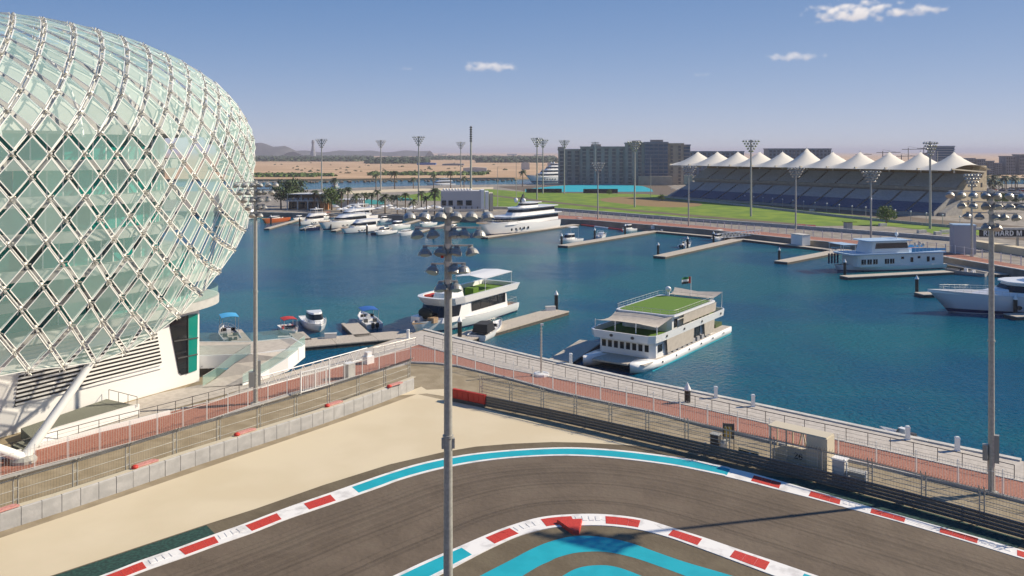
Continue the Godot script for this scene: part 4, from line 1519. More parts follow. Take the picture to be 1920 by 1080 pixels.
func build_masts() -> void:
	rng.seed = 33
	var st: SurfaceTool
	# the one that stands in the infield, right before the run-off
	var t := mast(Vector3(-3.22, 0, -43.0), 23.2, "tall grey floodlight mast standing between kerb and sand run-off", [6, 5, 4, 3, 2], 1.36, 0.33, 0.12, 0.25, true, "", 0.66)
	st = S()
	for e in [-1, 1]:
		box(st, Vector3(0.26 * e, 11.3, 0), Vector3(0.14, 0.5, 0.22))
	sp("junction_box", st, M.galv, t)
	st = S()
	box(st, Vector3(-0.3, 20.9, 0.1), Vector3(0.14, 0.5, 0.14))
	sp("warning_light", st, M.red, t)
	# by the hotel
	t = mast(Vector3(-26.44, 0, -87.95), 23.0, "grey floodlight mast with cabinets on the brick walk below the hotel", [6, 5, 4, 3, 2], 1.3, 0.34, 0.5, 0.24, true, "", 0.6)
	st = S()
	box(st, Vector3(-0.42, 2.6, 0.1), Vector3(0.5, 1.5, 0.45))
	sp("cabinet", st, M.lampback, t)
	st = S()
	box(st, Vector3(0.36, 3.1, -0.1), Vector3(0.3, 2.6, 0.4))
	sp("cabinet", st, M.lampback, t)
	# on the right quay
	t = mast(Vector3(36.46, 0, -64.9), 23.1, "grey floodlight mast with cabinets on the brick walk at the harbour", [8, 6, 5, 2], 1.3, 0.34, -0.5, 0.24, true, "", 0.62)
	st = S()
	box(st, Vector3(-0.42, 3.1, 0.1), Vector3(0.35, 1.2, 0.4))
	sp("cabinet", st, M.lampback, t)
	st = S()
	box(st, Vector3(0.36, 3.4, -0.1), Vector3(0.32, 2.1, 0.4))
	sp("cabinet", st, M.lampback, t)
	# far ones: bases on the ground they stand on, heights of two types
	var big := [6, 5, 4, 3, 2]
	for a in [[Vector3(-105.48, 0, -472.73), 33, "between canal and restaurant roof"], [Vector3(-86.43, 0, -562.16), 33.5, "on the canal bank left of the clubhouse"], [Vector3(-48.4, 0, -442.55), 34, "left of the white clubhouse"], [Vector3(-37.25, 0, -620.9), 33, "behind the clubhouse roof"],
			[Vector3(13.58, 0, -462.22), 33.5, "on the grass, one of a close pair"], [Vector3(19.09, 0, -526.58), 33.5, "on the grass, farther one of a close pair"], [Vector3(31.85, 0, -520), 33, "beside the first black tyre block"], [Vector3(64.38, 0, -660.32), 33.5, "before the far hotel"],
			[Vector3(56.95, 0, -396.19), 31, "on the brown patch of the lawn"], [Vector3(95.48, 0, -340.98), 30.7, "alone in the middle of the lawn"], [Vector3(140.58, 0, -286.9), 29.4, "near the round tree before the grandstand end"]]:
		mast(a[0], a[1], "tall far floodlight mast " + a[2], big, 1.5, 0.5, rng.randf_range(-0.4, 0.4), 0.42, false)
	for a in [[Vector3(32.96, 0, -327.56), 21.9, "opposite the first pontoon finger"], [Vector3(61.47, 0, -297.14), 21, "before the grandstand screen"], [Vector3(93.46, 0, -281.08), 20.8, "beside the red blocks"], [Vector3(102.33, 0, -243.27), 20.6, "behind the houseboat"], [Vector3(113.77, 0, -211.17), 20.6, "beside the grey pylon"]]:
		mast(a[0], a[1], "medium floodlight mast on the far promenade " + a[2], [6, 5, 4, 3], 1.3, 0.42, rng.randf_range(-0.4, 0.4), 0.3, false, "floodlight masts on the far promenade")
	# lattice-headed column with a vertical stack of lamps
	t = thing("stack_light_column", "tall thin column with lamps stacked up one side behind the clubhouse", "light mast", Vector3(-27.42, 0, -569.86))
	st = S()
	tube(st, Vector3.ZERO, Vector3(0, 43, 0), 0.75, 0.5, 8)
	sp("pole", st, M.galv, t)
	for k in 7:
		st = S()
		box(st, Vector3(0.0, 42.0 - 1.5 * k, 0.5), Vector3(1.7, 0.8, 0.9))
		sp("lamp_box", st, M.darksteel, t)
	for a in [[Vector3(79.53, 0, -489.41), 24.0, "right of the black tyre blocks"], [Vector3(-6.5, 0, -385.19), 19.0, "beside the clubhouse fins"], [Vector3(2.26, 0, -452.17), 22.0, "behind the large yacht"], [Vector3(186.92, 0, -374.77), 26.0, "at the grandstand end wall"]]:
		st = S()
		tube(st, Vector3.ZERO, Vector3(0, a[1], 0), 0.22, 0.1, 6)
		var o := single("lamp_pole", st, M.galv, "thin bare pole " + a[2], "pole", "thin poles on the far bank", a[0])
		st = S()
		box(st, Vector3(0.3, a[1], 0), Vector3(0.9, 0.15, 0.3))
		sp("lamp_arm", st, M.galv, o)


# ---------------------------------------------------------------- boats.  Local +x is the bow, y = 0 the waterline.
func sea(v: Vector3) -> Vector3:
	return Vector3(v.x, SEA, v.z)


# half breadth of a hull along its length, t = 0 stern to 1 bow
func breadth(t: float, full := 0.45, power := 2.0) -> float:
	return 1.0 - pow(maxf(0.0, (t - full) / (1.0 - full)), power) if t > full else lerpf(0.9, 1.0, t / full)


# planing hull: returns nothing, adds hull, deck and rubbing strake parts
func hull(root: Node3D, L: float, B: float, f0: float, f1: float, rake: float, m: Material, deck_m: Material, stripe: Material = null, well := 0.25) -> void:
	var st := S()
	var n := 18
	var port := []
	var edge_p := []
	var edge_s := []
	for i in n + 1:
		var t := float(i) / n
		var b := breadth(t, 0.4, 2.2) * B / 2
		var y := lerpf(f0, f1, t * t)
		var ring := []
		for q in [[1.0, 1.0], [0.97, 0.55], [0.86, 0.06], [0.7, -0.18], [0.0, -0.4]]:
			var yy: float = y * q[1] if q[1] > 0.0 else q[1] * B * 0.35
			var back := rake * (1.0 - clampf(yy / f1, -0.2, 1.0)) * t * t
			ring.append(Vector3(L * (t - 0.5) - back, yy, b * q[0]))
		var full := ring.duplicate()
		for k in range(ring.size() - 2, -1, -1):
			full.append(Vector3(ring[k].x, ring[k].y, -ring[k].z))
		port.append(full)
		edge_s.append(ring[0])
		edge_p.append(full[-1])
	loft(st, port, false, false)
	# transom
	var a: Array = port[0]
	for k in range(1, a.size() - 1):
		tri(st, a[0], a[k], a[k + 1])
	sp("hull", st, m, root)
	st = S()
	var w := Vector3(0, -well, 0)
	strip(st, edge_p.map(func(v): return v * Vector3(1, 1, 0.93) + w), edge_s.map(func(v): return v * Vector3(1, 1, 0.93) + w))
	strip(st, edge_p.map(func(v): return v * Vector3(1, 1, 0.93) + w), edge_p.map(func(v): return v * Vector3(1, 1, 0.93)))
	strip(st, edge_s.map(func(v): return v * Vector3(1, 1, 0.93) + w), edge_s.map(func(v): return v * Vector3(1, 1, 0.93)))
	sp("deck", st, deck_m, root)
	st = S()
	strip(st, edge_p, edge_p.map(func(v): return v * Vector3(1, 1, 0.92)), 0.01)
	strip(st, edge_s, edge_s.map(func(v): return v * Vector3(1, 1, 0.92)), 0.01)
	sp("gunwale", st, M.gel, root)
	if stripe:
		st = S()
		for e in [1.0, -1.0]:
			var lo := []
			var hi := []
			for r in port:
				var p: Vector3 = r[2]
				var q: Vector3 = r[1]
				lo.append(Vector3(p.x, p.y + 0.0, p.z * e * 1.012))
				hi.append(Vector3(p.x, p.y, p.z * e * 1.012).lerp(Vector3(q.x, q.y, q.z * e * 1.012), 0.3))
			strip(st, lo, hi)
		sp("waterline_stripe", st, stripe, root)


# plan of a deck house with a rounded, narrowing front
func house_ring(x0: float, x1: float, w: float, y: float, front: float, fw: float) -> Array:
	var r := []
	for q in [[x0, 1.0], [x1 - front, 1.0], [x1 - front * 0.45, lerpf(1.0, fw, 0.35)], [x1 - front * 0.12, fw * 0.92], [x1, fw * 0.55]]:
		r.append(Vector3(q[0], y, w / 2 * q[1]))
	var o := r.duplicate()
	for k in range(r.size() - 1, -1, -1):
		o.append(Vector3(r[k].x, y, -r[k].z))
	return o


func house(root: Node3D, called: String, x0: float, x1: float, w: float, y0: float, y1: float, rake_f: float, rake_b: float, front: float, fw: float, m: Material, tuck := 0.92) -> MeshInstance3D:
	var st := S()
	var a := house_ring(x0, x1, w, y0, front, fw)
	var b := house_ring(x0 + rake_b, x1 - rake_f, w * tuck, y1, front, fw)
	loft(st, [a, b], true, true, false)
	return sp(called, st, m, root)


# dark glazing that wraps a house between two heights, part of its girth only
func glaze(root: Node3D, called: String, x0: float, x1: float, w: float, y0: float, y1: float, rake_f: float, rake_b: float, front: float, fw: float, g0: float, g1: float, from: int, to: int, tuck := 0.92) -> void:
	var lo := []
	var hi := []
	var a := house_ring(x0, x1, w, y0, front, fw)
	var b := house_ring(x0 + rake_b, x1 - rake_f, w * tuck, y1, front, fw)
	var c := Vector3((x0 + x1) / 2, 0, 0)
	for i in range(from, to + 1):
		var p: Vector3 = a[i].lerp(b[i], g0)
		var q: Vector3 = a[i].lerp(b[i], g1)
		var o := Vector3(0.02 * signf(p.x - c.x), 0, 0.02 * signf(p.z))
		lo.append(p + o)
		hi.append(q + o)
	var st := S()
	strip(st, lo, hi)
	sp(called, st, M.glass, root)


func side_windows(root: Node3D, xs: Array, w: float, y: float, h: float, half: float, m: Material, both := true) -> void:
	for x in xs:
		for e in ([1.0, -1.0] if both else [1.0]):
			var st := S()
			box(st, Vector3(x, y, half * e), Vector3(w, h, 0.06))
			sp("window", st, m, root)


func rails(root: Node3D, pts: Array, h: float, m: Material) -> void:
	var st := S()
	for i in pts.size() - 1:
		tube(st, up(pts[i], h), up(pts[i + 1], h), 0.03, 0.03, 5)
		tube(st, up(pts[i], h * 0.5), up(pts[i + 1], h * 0.5), 0.015, 0.015, 4)
	for p in along(pts, 1.2):
		tube(st, p, up(p, h), 0.02, 0.02, 4)
	sp("rail", st, m, root)


# small open or cuddy motor boat
func motorboat(at: Vector3, bow: Vector3, L: float, label: String, look := {}) -> Node3D:
	var t := thing("motorboat", label, "boat", sea(at), yaw(bow - at), look.get("group", ""))
	var B: float = L * look.get("beam", 0.32)
	var f: float = L * 0.1
	hull(t, L, B, f * 0.9, f * 1.35, L * 0.12, look.get("hull", M.gel), look.get("deck", M.gel), look.get("stripe", null), 0.15 + L * 0.01)
	var cab: float = look.get("cabin", 0.0)
	var st: SurfaceTool
	if cab > 0.0:
		house(t, "cabin", -L * 0.12, L * 0.28, B * 0.66, f, f + cab, L * 0.14, L * 0.02, L * 0.2, 0.7, M.gel)
		glaze(t, "cabin_window", -L * 0.12, L * 0.28, B * 0.66, f, f + cab, L * 0.14, L * 0.02, L * 0.2, 0.7, 0.35, 0.85, 0, 9)
	else:
		st = S()
		var r := house_ring(-L * 0.02, L * 0.1, B * 0.72, f, L * 0.05, 0.8)
		loft(st, [r.slice(1, 9), r.slice(1, 9).map(func(v): return v + Vector3(-0.3, 0.55, 0))], false, false)
		sp("windscreen", st, M.glass, t)
		st = S()
		box(st, Vector3(-L * 0.04, f + 0.15, 0), Vector3(0.7, 0.9, 0.6))
		sp("console", st, M.gel, t)
	st = S()
	for e in [-0.24, 0.24]:
		box(st, Vector3(-L * 0.2, f * 0.9, B * e), Vector3(0.6, 0.55, 0.55))
	sp("seat", st, look.get("seat", M.gel), t)
	if look.has("top"):
		var h: float = look.get("top_h", 1.7)
		st = S()
		var x0: float = -L * 0.26
		var x1: float = L * 0.1
		var rings := []
		for i in 5:
			var z: float = lerpf(-0.5, 0.5, i / 4.0) * B * 0.86
			var y: float = f + h + 0.16 * (1.0 - pow(2.0 * absf(i / 4.0 - 0.5), 2))
			rings.append([Vector3(x0, y, z), Vector3(x1, y + 0.04, z)])
		loft(st, rings, false, false)
		loft(st, rings.map(func(r): return [r[0] + Vector3(0, -0.05, 0), r[1] + Vector3(0, -0.05, 0)]), false, false)
		sp("canopy", st, look.top, t)
		for x in [x0 + 0.1, x1 - 0.1]:
			for e in [-1, 1]:
				st = S()
				tube(st, Vector3(x, f - 0.1, B * 0.4 * e), Vector3(x, f + h, B * 0.4 * e), 0.03, 0.03, 5)
				sp("canopy_pole", st, M.steel, t)
	for k in look.get("motors", 0):
		st = S()
		var z: float = (k - (look.motors - 1) / 2.0) * 0.7
		box(st, Vector3(-L * 0.5 - 0.25, f * 0.75, z), Vector3(0.55, 0.75, 0.42))
		box(st, Vector3(-L * 0.5 - 0.2, 0.0, z), Vector3(0.2, 1.0, 0.14))
		sp("outboard_motor", st, M.black, t)
	if look.get("arch", false):
		st = S()
		path(st, [Vector3(-L * 0.22, f, -B * 0.4), Vector3(-L * 0.16, f + 1.5, -B * 0.34), Vector3(-L * 0.16, f + 1.5, B * 0.34), Vector3(-L * 0.22, f, B * 0.4)], 0.07, 6)
		sp("radar_arch", st, M.gel, t)
	if look.get("rail", true):
		rails(t, [Vector3(L * 0.0, f * 1.0, B * 0.46), Vector3(L * 0.25, f * 1.15, B * 0.36), Vector3(L * 0.42, f * 1.25, B * 0.14), Vector3(L * 0.42, f * 1.25, -B * 0.14), Vector3(L * 0.25, f * 1.15, -B * 0.36), Vector3(L * 0.0, f * 1.0, -B * 0.46)], 0.45, M.steel)
	return t


# flybridge motor yacht
func yacht(at: Vector3, bow: Vector3, L: float, label: String, look := {}) -> Node3D:
	var t := thing("motor_yacht", label, "yacht", sea(at), yaw(bow - at), look.get("group", ""))
	var B: float = L * look.get("beam", 0.25)
	var f: float = L * look.get("free", 0.085)
	hull(t, L, B, f, f * 1.45, L * 0.1, look.get("hull", M.gel), look.get("deck", M.teak), look.get("stripe", M.navy), 0.3)
	var h: float = look.get("tier", 2.0)
	house(t, "deckhouse", -L * 0.3, L * 0.24, B * 0.8, f * 1.0, f + h, L * 0.1, 0.2, L * 0.18, 0.65, M.gel)
	glaze(t, "deckhouse_window", -L * 0.3, L * 0.24, B * 0.8, f * 1.0, f + h, L * 0.1, 0.2, L * 0.18, 0.65, 0.4, 0.88, 0, 9)
	house(t, "flybridge", -L * 0.38, L * 0.12, B * 0.84, f + h, f + h + 0.75, L * 0.05, -L * 0.01, L * 0.14, 0.6, M.gel, 1.03)
	if look.get("hardtop", true):
		var st := S()
		var r := house_ring(-L * 0.3, L * 0.02, B * 0.66, f + h + 2.3, L * 0.08, 0.7)
		loft(st, [r, r.map(func(v): return up(v, 0.14))], true, true, false)
		sp("hardtop", st, M.gel, t)
		for q in [[-0.27, 0.3], [-0.27, -0.3], [-0.02, 0.28], [-0.02, -0.28]]:
			st = S()
			tube(st, Vector3(L * q[0], f + h + 0.7, B * q[1]), Vector3(L * q[0] - 0.3, f + h + 2.32, B * q[1]), 0.07, 0.06, 5)
			sp("hardtop_leg", st, M.gel, t)
	side_windows(t, [L * 0.02, L * 0.1, L * 0.18], L * 0.035, f * 0.62, f * 0.24, B * 0.492, M.glass)
	var st2 := S()
	tube(st2, Vector3(-L * 0.2, f + h + 2.3, 0), Vector3(-L * 0.24, f + h + 3.8, 0), 0.06, 0.03, 5)
	ball(st2, Vector3(-L * 0.16, f + h + 2.7, 0.3), Vector3(0.3, 0.35, 0.3), 8, 5)
	sp("mast", st2, M.gel, t)
	rails(t, [Vector3(L * 0.05, f * 1.1, B * 0.45), Vector3(L * 0.3, f * 1.28, B * 0.32), Vector3(L * 0.45, f * 1.4, B * 0.1), Vector3(L * 0.45, f * 1.4, -B * 0.1), Vector3(L * 0.3, f * 1.28, -B * 0.32), Vector3(L * 0.05, f * 1.1, -B * 0.45)], 0.7, M.steel)
	return t


# plan of the catamaran decks: blunt, slightly rounded ends
func blunt(x0: float, x1: float, w: float, y: float, r: float) -> Array:
	var o := []
	for q in [[x0, 0.9], [x0 + r * 0.3, 1.0], [x1 - r, 1.0], [x1 - r * 0.3, 0.97], [x1, 0.82]]:
		o.append(Vector3(q[0], y, w / 2 * q[1]))
	var b := o.duplicate()
	for k in range(o.size() - 1, -1, -1):
		b.append(Vector3(o[k].x, y, -o[k].z))
	return b


func build_catamaran() -> void:
	var stern := Vector3(30.18, -2, -134.13)
	var bow := Vector3(11.71, -2, -107.69)
	var c := (stern + bow) / 2
	var t := thing("party_catamaran", "two-deck white catamaran with green turf roof and beige awnings", "boat", sea(c), yaw(bow - stern))
	t.scale = Vector3(1.02, 0.87, 1.1)
	var L := 31.0
	var W := 8.6
	var st: SurfaceTool
	for e in [-1.0, 1.0]:
		st = S()
		var rings := []
		for i in 15:
			var k := i / 14.0
			var b := 1.25 * (breadth(k, 0.75, 2.4))
			var rise := 0.7 * pow(maxf(0.0, k - 0.7) / 0.3, 2)
			var x := L * (k - 0.5)
			var ring := []
			for q in [[1.0, 1.25], [1.0, 0.4], [0.75, -0.3], [-0.75, -0.3], [-1.0, 0.4], [-1.0, 1.25]]:
				ring.append(Vector3(x, q[1] + (rise if q[1] > 0.0 else rise * 1.1), e * (W / 2 - 1.25) + b * q[0]))
			rings.append(ring)
		loft(st, rings, true, true)
		sp("hull", st, M.gel, t)
		st = S()
		for i in 6:
			tube(st, Vector3(-12.0 + 4.2 * i, 0.85, e * (W / 2 - 0.01)), Vector3(-12.0 + 4.2 * i, 0.85, e * (W / 2 + 0.03)), 0.16, 0.16, 8)
			sp("porthole", st, M.glass, t)
			st = S()
	# wet deck and teal boot line
	st = S()
	box(st, Vector3(-0.6, 1.32, 0), Vector3(L - 2.2, 0.16, W - 0.4))
	sp("main_deck", st, M.paving, t)
	for e in [-1.0, 1.0]:
		st = S()
		box(st, Vector3(-1.5, 0.06, e * (W / 2 - 0.03)), Vector3(L - 4.0, 0.22, 0.08))
		sp("boot_stripe", st, M.teal, t)
	# bow platform
	st = S()
	prism(st, [Vector3(10.5, 0, 2.9), Vector3(14.6, 0, 2.3), Vector3(14.6, 0, -2.3), Vector3(10.5, 0, -2.9)], 1.2, 1.45, true)
	sp("bow_platform", st, M.dock, t)
	# main saloon
	var a := blunt(-9.5, 10.4, W - 0.9, 1.4, 2.2)
	var b := blunt(-9.5, 10.4, W - 0.9, 3.9, 2.2)
	st = S()
	loft(st, [a, b], true, true, false)
	var saloon := sp("saloon", st, M.gel, t)
	for k in 8:
		st = S()
		var z := lerpf(-2.85, 2.85, k / 7.0)
		box(st, Vector3(10.42, 2.85, z), Vector3(0.08, 1.0, 0.5))
		sp("window", st, M.glass, saloon)
	for e in [-1.0, 1.0]:
		for x in [9.0, 8.4]:
			st = S()
			box(st, Vector3(x, 2.75, e * (W / 2 - 0.52)), Vector3(0.45, 1.1, 0.2))
			sp("window", st, M.glass, saloon)
		# awnings hang along the side deck
		for q in [[7.8, -1.0, 0.0], [-4.6, -8.4, 0.35]]:
			st = S()
			quad(st, Vector3(q[0], 3.9, e * W / 2), Vector3(q[1], 3.9, e * W / 2), Vector3(q[1], 1.75, e * (W / 2 - 0.1)), Vector3(q[0] - 0.5, 1.75, e * (W / 2 - 0.1)))
			sp("side_awning", st, M.fabric, t)
		for x in [-2.0, -2.9, -3.8]:
			st = S()
			box(st, Vector3(x, 2.65, e * (W / 2 - 0.42)), Vector3(0.75, 2.2, 0.06))
			sp("door", st, M.glass, saloon)
		st = S()
		for x in 9:
			box(st, Vector3(6.6 - 1.6 * x, 1.75, e * (W / 2 - 0.32)), Vector3(0.9, 0.7, 0.3))
		sp("side_seat", st, M.greycloth, t)
	# upper deck with a deep white bulwark
	a = blunt(-12.6, 11.6, W, 3.9, 2.6)
	b = blunt(-12.6, 11.8, W + 0.3, 5.05, 2.6)
	st = S()
	loft(st, [a, b], true, false, false)
	var inner := blunt(-12.5, 11.55, W, 5.05, 2.6)
	loft(st, [b, inner], true, false, false)
	loft(st, [inner, blunt(-12.5, 11.45, W - 0.1, 4.2, 2.6)], true, false, false)
	sp("upper_bulwark", st, M.gel, t)
	for e in [-1.0, 1.0]:
		for x in [8.0, 2.5, -3.5, -10.5]:
			st = S()
			tube(st, Vector3(x, 4.5, e * (W / 2 + 0.07)), Vector3(x, 4.5, e * (W / 2 + 0.16)), 0.2, 0.2, 8)
			sp("bulwark_light", st, M.darksteel, t)
	for z in [-1.6, 1.2]:
		st = S()
		tube(st, Vector3(11.68, 4.5, z), Vector3(11.82, 4.5, z), 0.22, 0.22, 8)
		sp("bulwark_light", st, M.darksteel, t)
	st = S()
	flat(st, blunt(-12.5, 11.4, W - 0.15, 4.2, 2.6), 4.2)
	sp("upper_deck", st, M.turf, t)
	# upper cabin
	st = S()
	loft(st, [blunt(-8.8, 4.6, W - 1.6, 4.2, 1.5), blunt(-8.8, 4.4, W - 1.6, 6.6, 1.5)], true, true, false)
	var cab := sp("upper_cabin", st, M.gel, t)
	for z in [-2.4, -1.3, 0.2, 1.4, 2.5]:
		st = S()
		box(st, Vector3(4.45 if absf(z) < 2.0 else 4.1, 5.4, z), Vector3(0.12, 1.3, 0.75))
		sp("window", st, M.glass, cab)
	for e in [-1.0, 1.0]:
		st = S()
		box(st, Vector3(3.1, 5.4, e * (W / 2 - 0.78)), Vector3(0.8, 1.3, 0.06))
		sp("window", st, M.glass, cab)
		st = S()
		quad(st, Vector3(2.2, 6.6, e * (W / 2 - 0.1)), Vector3(-9.4, 6.6, e * (W / 2 - 0.1)), Vector3(-9.4, 5.1, e * (W / 2 - 0.25)), Vector3(2.0, 5.1, e * (W / 2 - 0.25)))
		sp("side_awning", st, M.fabric, t)
		for k in 6:
			st = S()
			ball(st, Vector3(-0.5 - 1.35 * k, 4.75, e * (W / 2 - 0.45)), Vector3(0.45, 0.5, 0.28), 7, 5)
			sp("planter", st, M.leaf, t)
	# roof with artificial turf and low rails
	st = S()
	var roof := blunt(-9.6, 5.2, W - 0.4, 6.6, 1.6)
	loft(st, [roof, roof.map(func(v): return up(v, 0.3))], true, true, false)
	sp("roof", st, M.gel, t)
	st = S()
	flat(st, blunt(-8.6, 4.8, W - 1.0, 6.93, 1.6), 6.93)
	sp("roof_turf", st, M.turf, t)
	var rr := blunt(-9.4, 5.05, W - 0.6, 6.9, 1.6)
	rails(t, rr + [rr[0]], 0.75, M.steel)
	# stretched awning before the upper cabin, on four white posts
	var hi := [Vector3(4.9, 6.75, -3.9), Vector3(5.2, 6.75, -1.3), Vector3(5.2, 6.75, 1.3), Vector3(4.9, 6.75, 3.9)]
	var lo := [Vector3(10.4, 6.15, -4.2), Vector3(10.0, 6.3, -1.4), Vector3(10.0, 6.3, 1.4), Vector3(10.4, 6.15, 4.2)]
	var rings := []
	for k in 7:
		var f := k / 6.0
		var row := []
		for i in 4:
			var p: Vector3 = hi[i].lerp(lo[i], f)
			p.y -= 0.55 * sin(PI * f) * 0.8
			p.z *= 1.0 - 0.1 * sin(PI * f)
			row.append(p)
		rings.append(row)
	st = S()
	loft(st, rings, false, false)
	sp("awning", st, M.fabric, t)
	for z in [-4.15, -1.4, 1.4, 4.15]:
		st = S()
		tube(st, Vector3(10.3, 4.9, z * 0.99), Vector3(10.3, 6.3, z * 0.99), 0.07, 0.07, 6)
		sp("awning_post", st, M.white, t)
	# aft awning
	st = S()
	rings = []
	for k in 6:
		var f := k / 5.0
		var row := []
		for i in 5:
			var z := lerpf(-3.6, 3.6, i / 4.0) * (1.0 - 0.12 * sin(PI * f))
			row.append(Vector3(-9.0 - 4.6 * f, 7.25 - 0.5 * sin(PI * f) + 0.35 * absf(z) / 3.6 * f, z))
		rings.append(row)
	loft(st, rings, false, false)
	sp("awning", st, M.fabric, t)
	for z in [-3.5, 3.5]:
		st = S()
		tube(st, Vector3(-13.2, 3.9, z), Vector3(-13.5, 7.6, z), 0.05, 0.05, 6)
		sp("awning_post", st, M.white, t)
	# satellite dome
	st = S()
	tube(st, Vector3(-8.9, 6.9, 2.6), Vector3(-8.9, 7.7, 2.6), 0.25, 0.2, 8)
	ball(st, Vector3(-8.9, 8.1, 2.6), Vector3(0.42, 0.5, 0.42), 10, 7)
	sp("satellite_dome", st, M.gel, t)
	# stern deck
	st = S()
	box(st, Vector3(-13.6, 1.7, 0), Vector3(2.6, 0.7, W - 2.6))
	sp("stern_seat", st, M.leaf, t)
	rails(t, [Vector3(-10, 1.4, W / 2 - 0.2), Vector3(-14.6, 1.4, W / 2 - 0.3)], 0.8, M.steel)
	# ensign on its own staff
	var fl := thing("flag", "small red green white and black flag flying above the catamaran", "flag", t.transform * Vector3(-11.3, 6.9, 0.2), yaw(Vector3(1, 0, -0.3)))
	st = S()
	tube(st, Vector3(0, -0.3, 0), Vector3(0, 2.9, 0), 0.04, 0.03, 6)
	sp("staff", st, M.white, fl)
	for q in [[0, 0.0, 0.34, M.black], [1, 0.34, 0.68, M.white], [2, 0.68, 1.02, mat(0.01, 0.16, 0.05, 0.8)]]:
		st = S()
		var lo2 := []
		var hi2 := []
		for k in 7:
			var x := -0.4 - 0.2 * k
			lo2.append(Vector3(x, 1.85 + q[1] - 0.02 * k, 0.1 * sin(k * 1.3)))
			hi2.append(Vector3(x, 1.85 + q[2] - 0.02 * k, 0.1 * sin(k * 1.3)))
		strip(st, lo2, hi2)
		sp("cloth_band", st, q[3], fl)
	st = S()
	quad(st, Vector3(0, 1.85, 0), Vector3(-0.4, 1.85, 0), Vector3(-0.4, 2.87, 0), Vector3(0, 2.87, 0))
	sp("cloth_band", st, M.red, fl)


func build_turf_yacht() -> void:
	var bow := Vector3(-14.64, -2, -128.74)
	var stern := Vector3(-2.06, -2, -149.83)
	var c := (bow + stern) / 2
	var L := bow.distance_to(stern) + 1.5
	var t := thing("house_yacht", "white motor yacht with green turf sun deck and white sunshade", "yacht", sea(c), yaw(bow - stern))
	var B := 7.6
	var st: SurfaceTool
	hull(t, L, B, 1.7, 2.3, 1.6, M.gel, M.teak, M.navy, 0.3)
	# saloon with tall dark windows
	house(t, "saloon", -L * 0.36, L * 0.34, B * 0.86, 1.6, 4.3, 1.4, 0.3, 3.2, 0.75, M.gel, 0.96)
	glaze(t, "front_window", -L * 0.36, L * 0.34, B * 0.86, 1.6, 4.3, 1.4, 0.3, 3.2, 0.75, 0.3, 0.9, 1, 8, 0.96)
	for e in [-1.0, 1.0]:
		for k in 4:
			st = S()
			prism_xy(st, [[-L * 0.33 + 2.6 * k, 2.5], [-L * 0.33 + 2.6 * k + 2.45, 2.5], [-L * 0.33 + 2.6 * k + 2.45, 4.0], [-L * 0.33 + 2.6 * k, 4.0]], e * (B * 0.43) - 0.05 * e, e * (B * 0.43) + 0.03 * e)
			sp("side_window", st, M.glass, t)
	# wide sun deck with flared white coaming
	var a := house_ring(-L * 0.46, L * 0.3, B * 0.94, 4.2, 4.0, 0.7)
	var b := house_ring(-L * 0.48, L * 0.33, B * 1.02, 5.3, 4.0, 0.75)
	var d := house_ring(-L * 0.46, L * 0.3, B * 0.9, 5.3, 4.0, 0.7)
	var g := house_ring(-L * 0.46, L * 0.3, B * 0.88, 4.6, 4.0, 0.7)
	st = S()
	loft(st, [a, b, d, g], true, false, false)
	flat(st, a, 4.25)
	sp("sun_deck_coaming", st, M.gel, t)
	st = S()
	flat(st, g, 4.62)
	sp("sun_deck_turf", st, M.turf, t)
	st = S()
	house_box(st, 1.5, 6.5, 3.4, 4.6, 5.7)
	sp("helm_console", st, M.gel, t)
	st = S()
	box(st, Vector3(5.0, 5.0, 2.1), Vector3(2.4, 0.5, 1.4))
	sp("sun_pad", st, M.red, t)
	st = S()
	box(st, Vector3(-1.0, 5.2, -1.5), Vector3(1.6, 1.2, 1.6))
	sp("turf_bench", st, M.turf, t)
	st = S()
	ball(st, Vector3(2.5, 6.1, -0.9), Vector3(0.45, 0.5, 0.45), 8, 6)
	sp("satellite_dome", st, M.gel, t)
	# sunshade
	st = S()
	var s0 := [Vector3(-L * 0.44, 7.3, -3.0), Vector3(-L * 0.44, 7.5, 0.0), Vector3(-L * 0.44, 7.3, 3.0)]
	var s1 := [Vector3(-L * 0.1, 7.1, -3.0), Vector3(-L * 0.1, 7.45, 0.0), Vector3(-L * 0.1, 7.1, 3.0)]
	loft(st, [s0, s1, s1.map(func(v): return up(v, -0.07)), s0.map(func(v): return up(v, -0.07))], false, false, false)
	sp("sunshade", st, M.white, t)
	for q in [[-0.43, 2.9], [-0.43, -2.9], [-0.11, 2.9], [-0.11, -2.9]]:
		st = S()
		tube(st, Vector3(L * q[0], 4.6, q[1]), Vector3(L * q[0], 7.25, q[1]), 0.06, 0.06, 6)
		sp("shade_post", st, M.white, t)
	# fore deck furniture and aft cockpit
	st = S()
	box(st, Vector3(L * 0.38, 2.3, 1.1), Vector3(1.8, 0.9, 1.6))
	sp("deck_sofa", st, M.gel, t)
	st = S()
	box(st, Vector3(L * 0.36, 2.2, -1.2), Vector3(1.2, 0.8, 1.2))
	sp("deck_table", st, M.teak, t)
	st = S()
	ball(st, Vector3(L * 0.36, 3.1, 0.2), Vector3(0.8, 0.9, 1.3), 9, 6)
	sp("potted_shrub", st, mat(0.02, 0.025, 0.02, 0.8), t)
	rails(t, [Vector3(-L * 0.36, 1.7, B * 0.44), Vector3(-L * 0.48, 1.7, B * 0.42), Vector3(-L * 0.48, 1.7, -B * 0.42), Vector3(-L * 0.36, 1.7, -B * 0.44)], 1.0, M.steel)
	for k in 4:
		st = S()
		tube(st, Vector3(-7.0 + 3.6 * k, 0.35, B * 0.5), Vector3(-7.0 + 3.6 * k, 1.15, B * 0.5), 0.2, 0.2, 8)
		sp("fender", st, M.black, t)


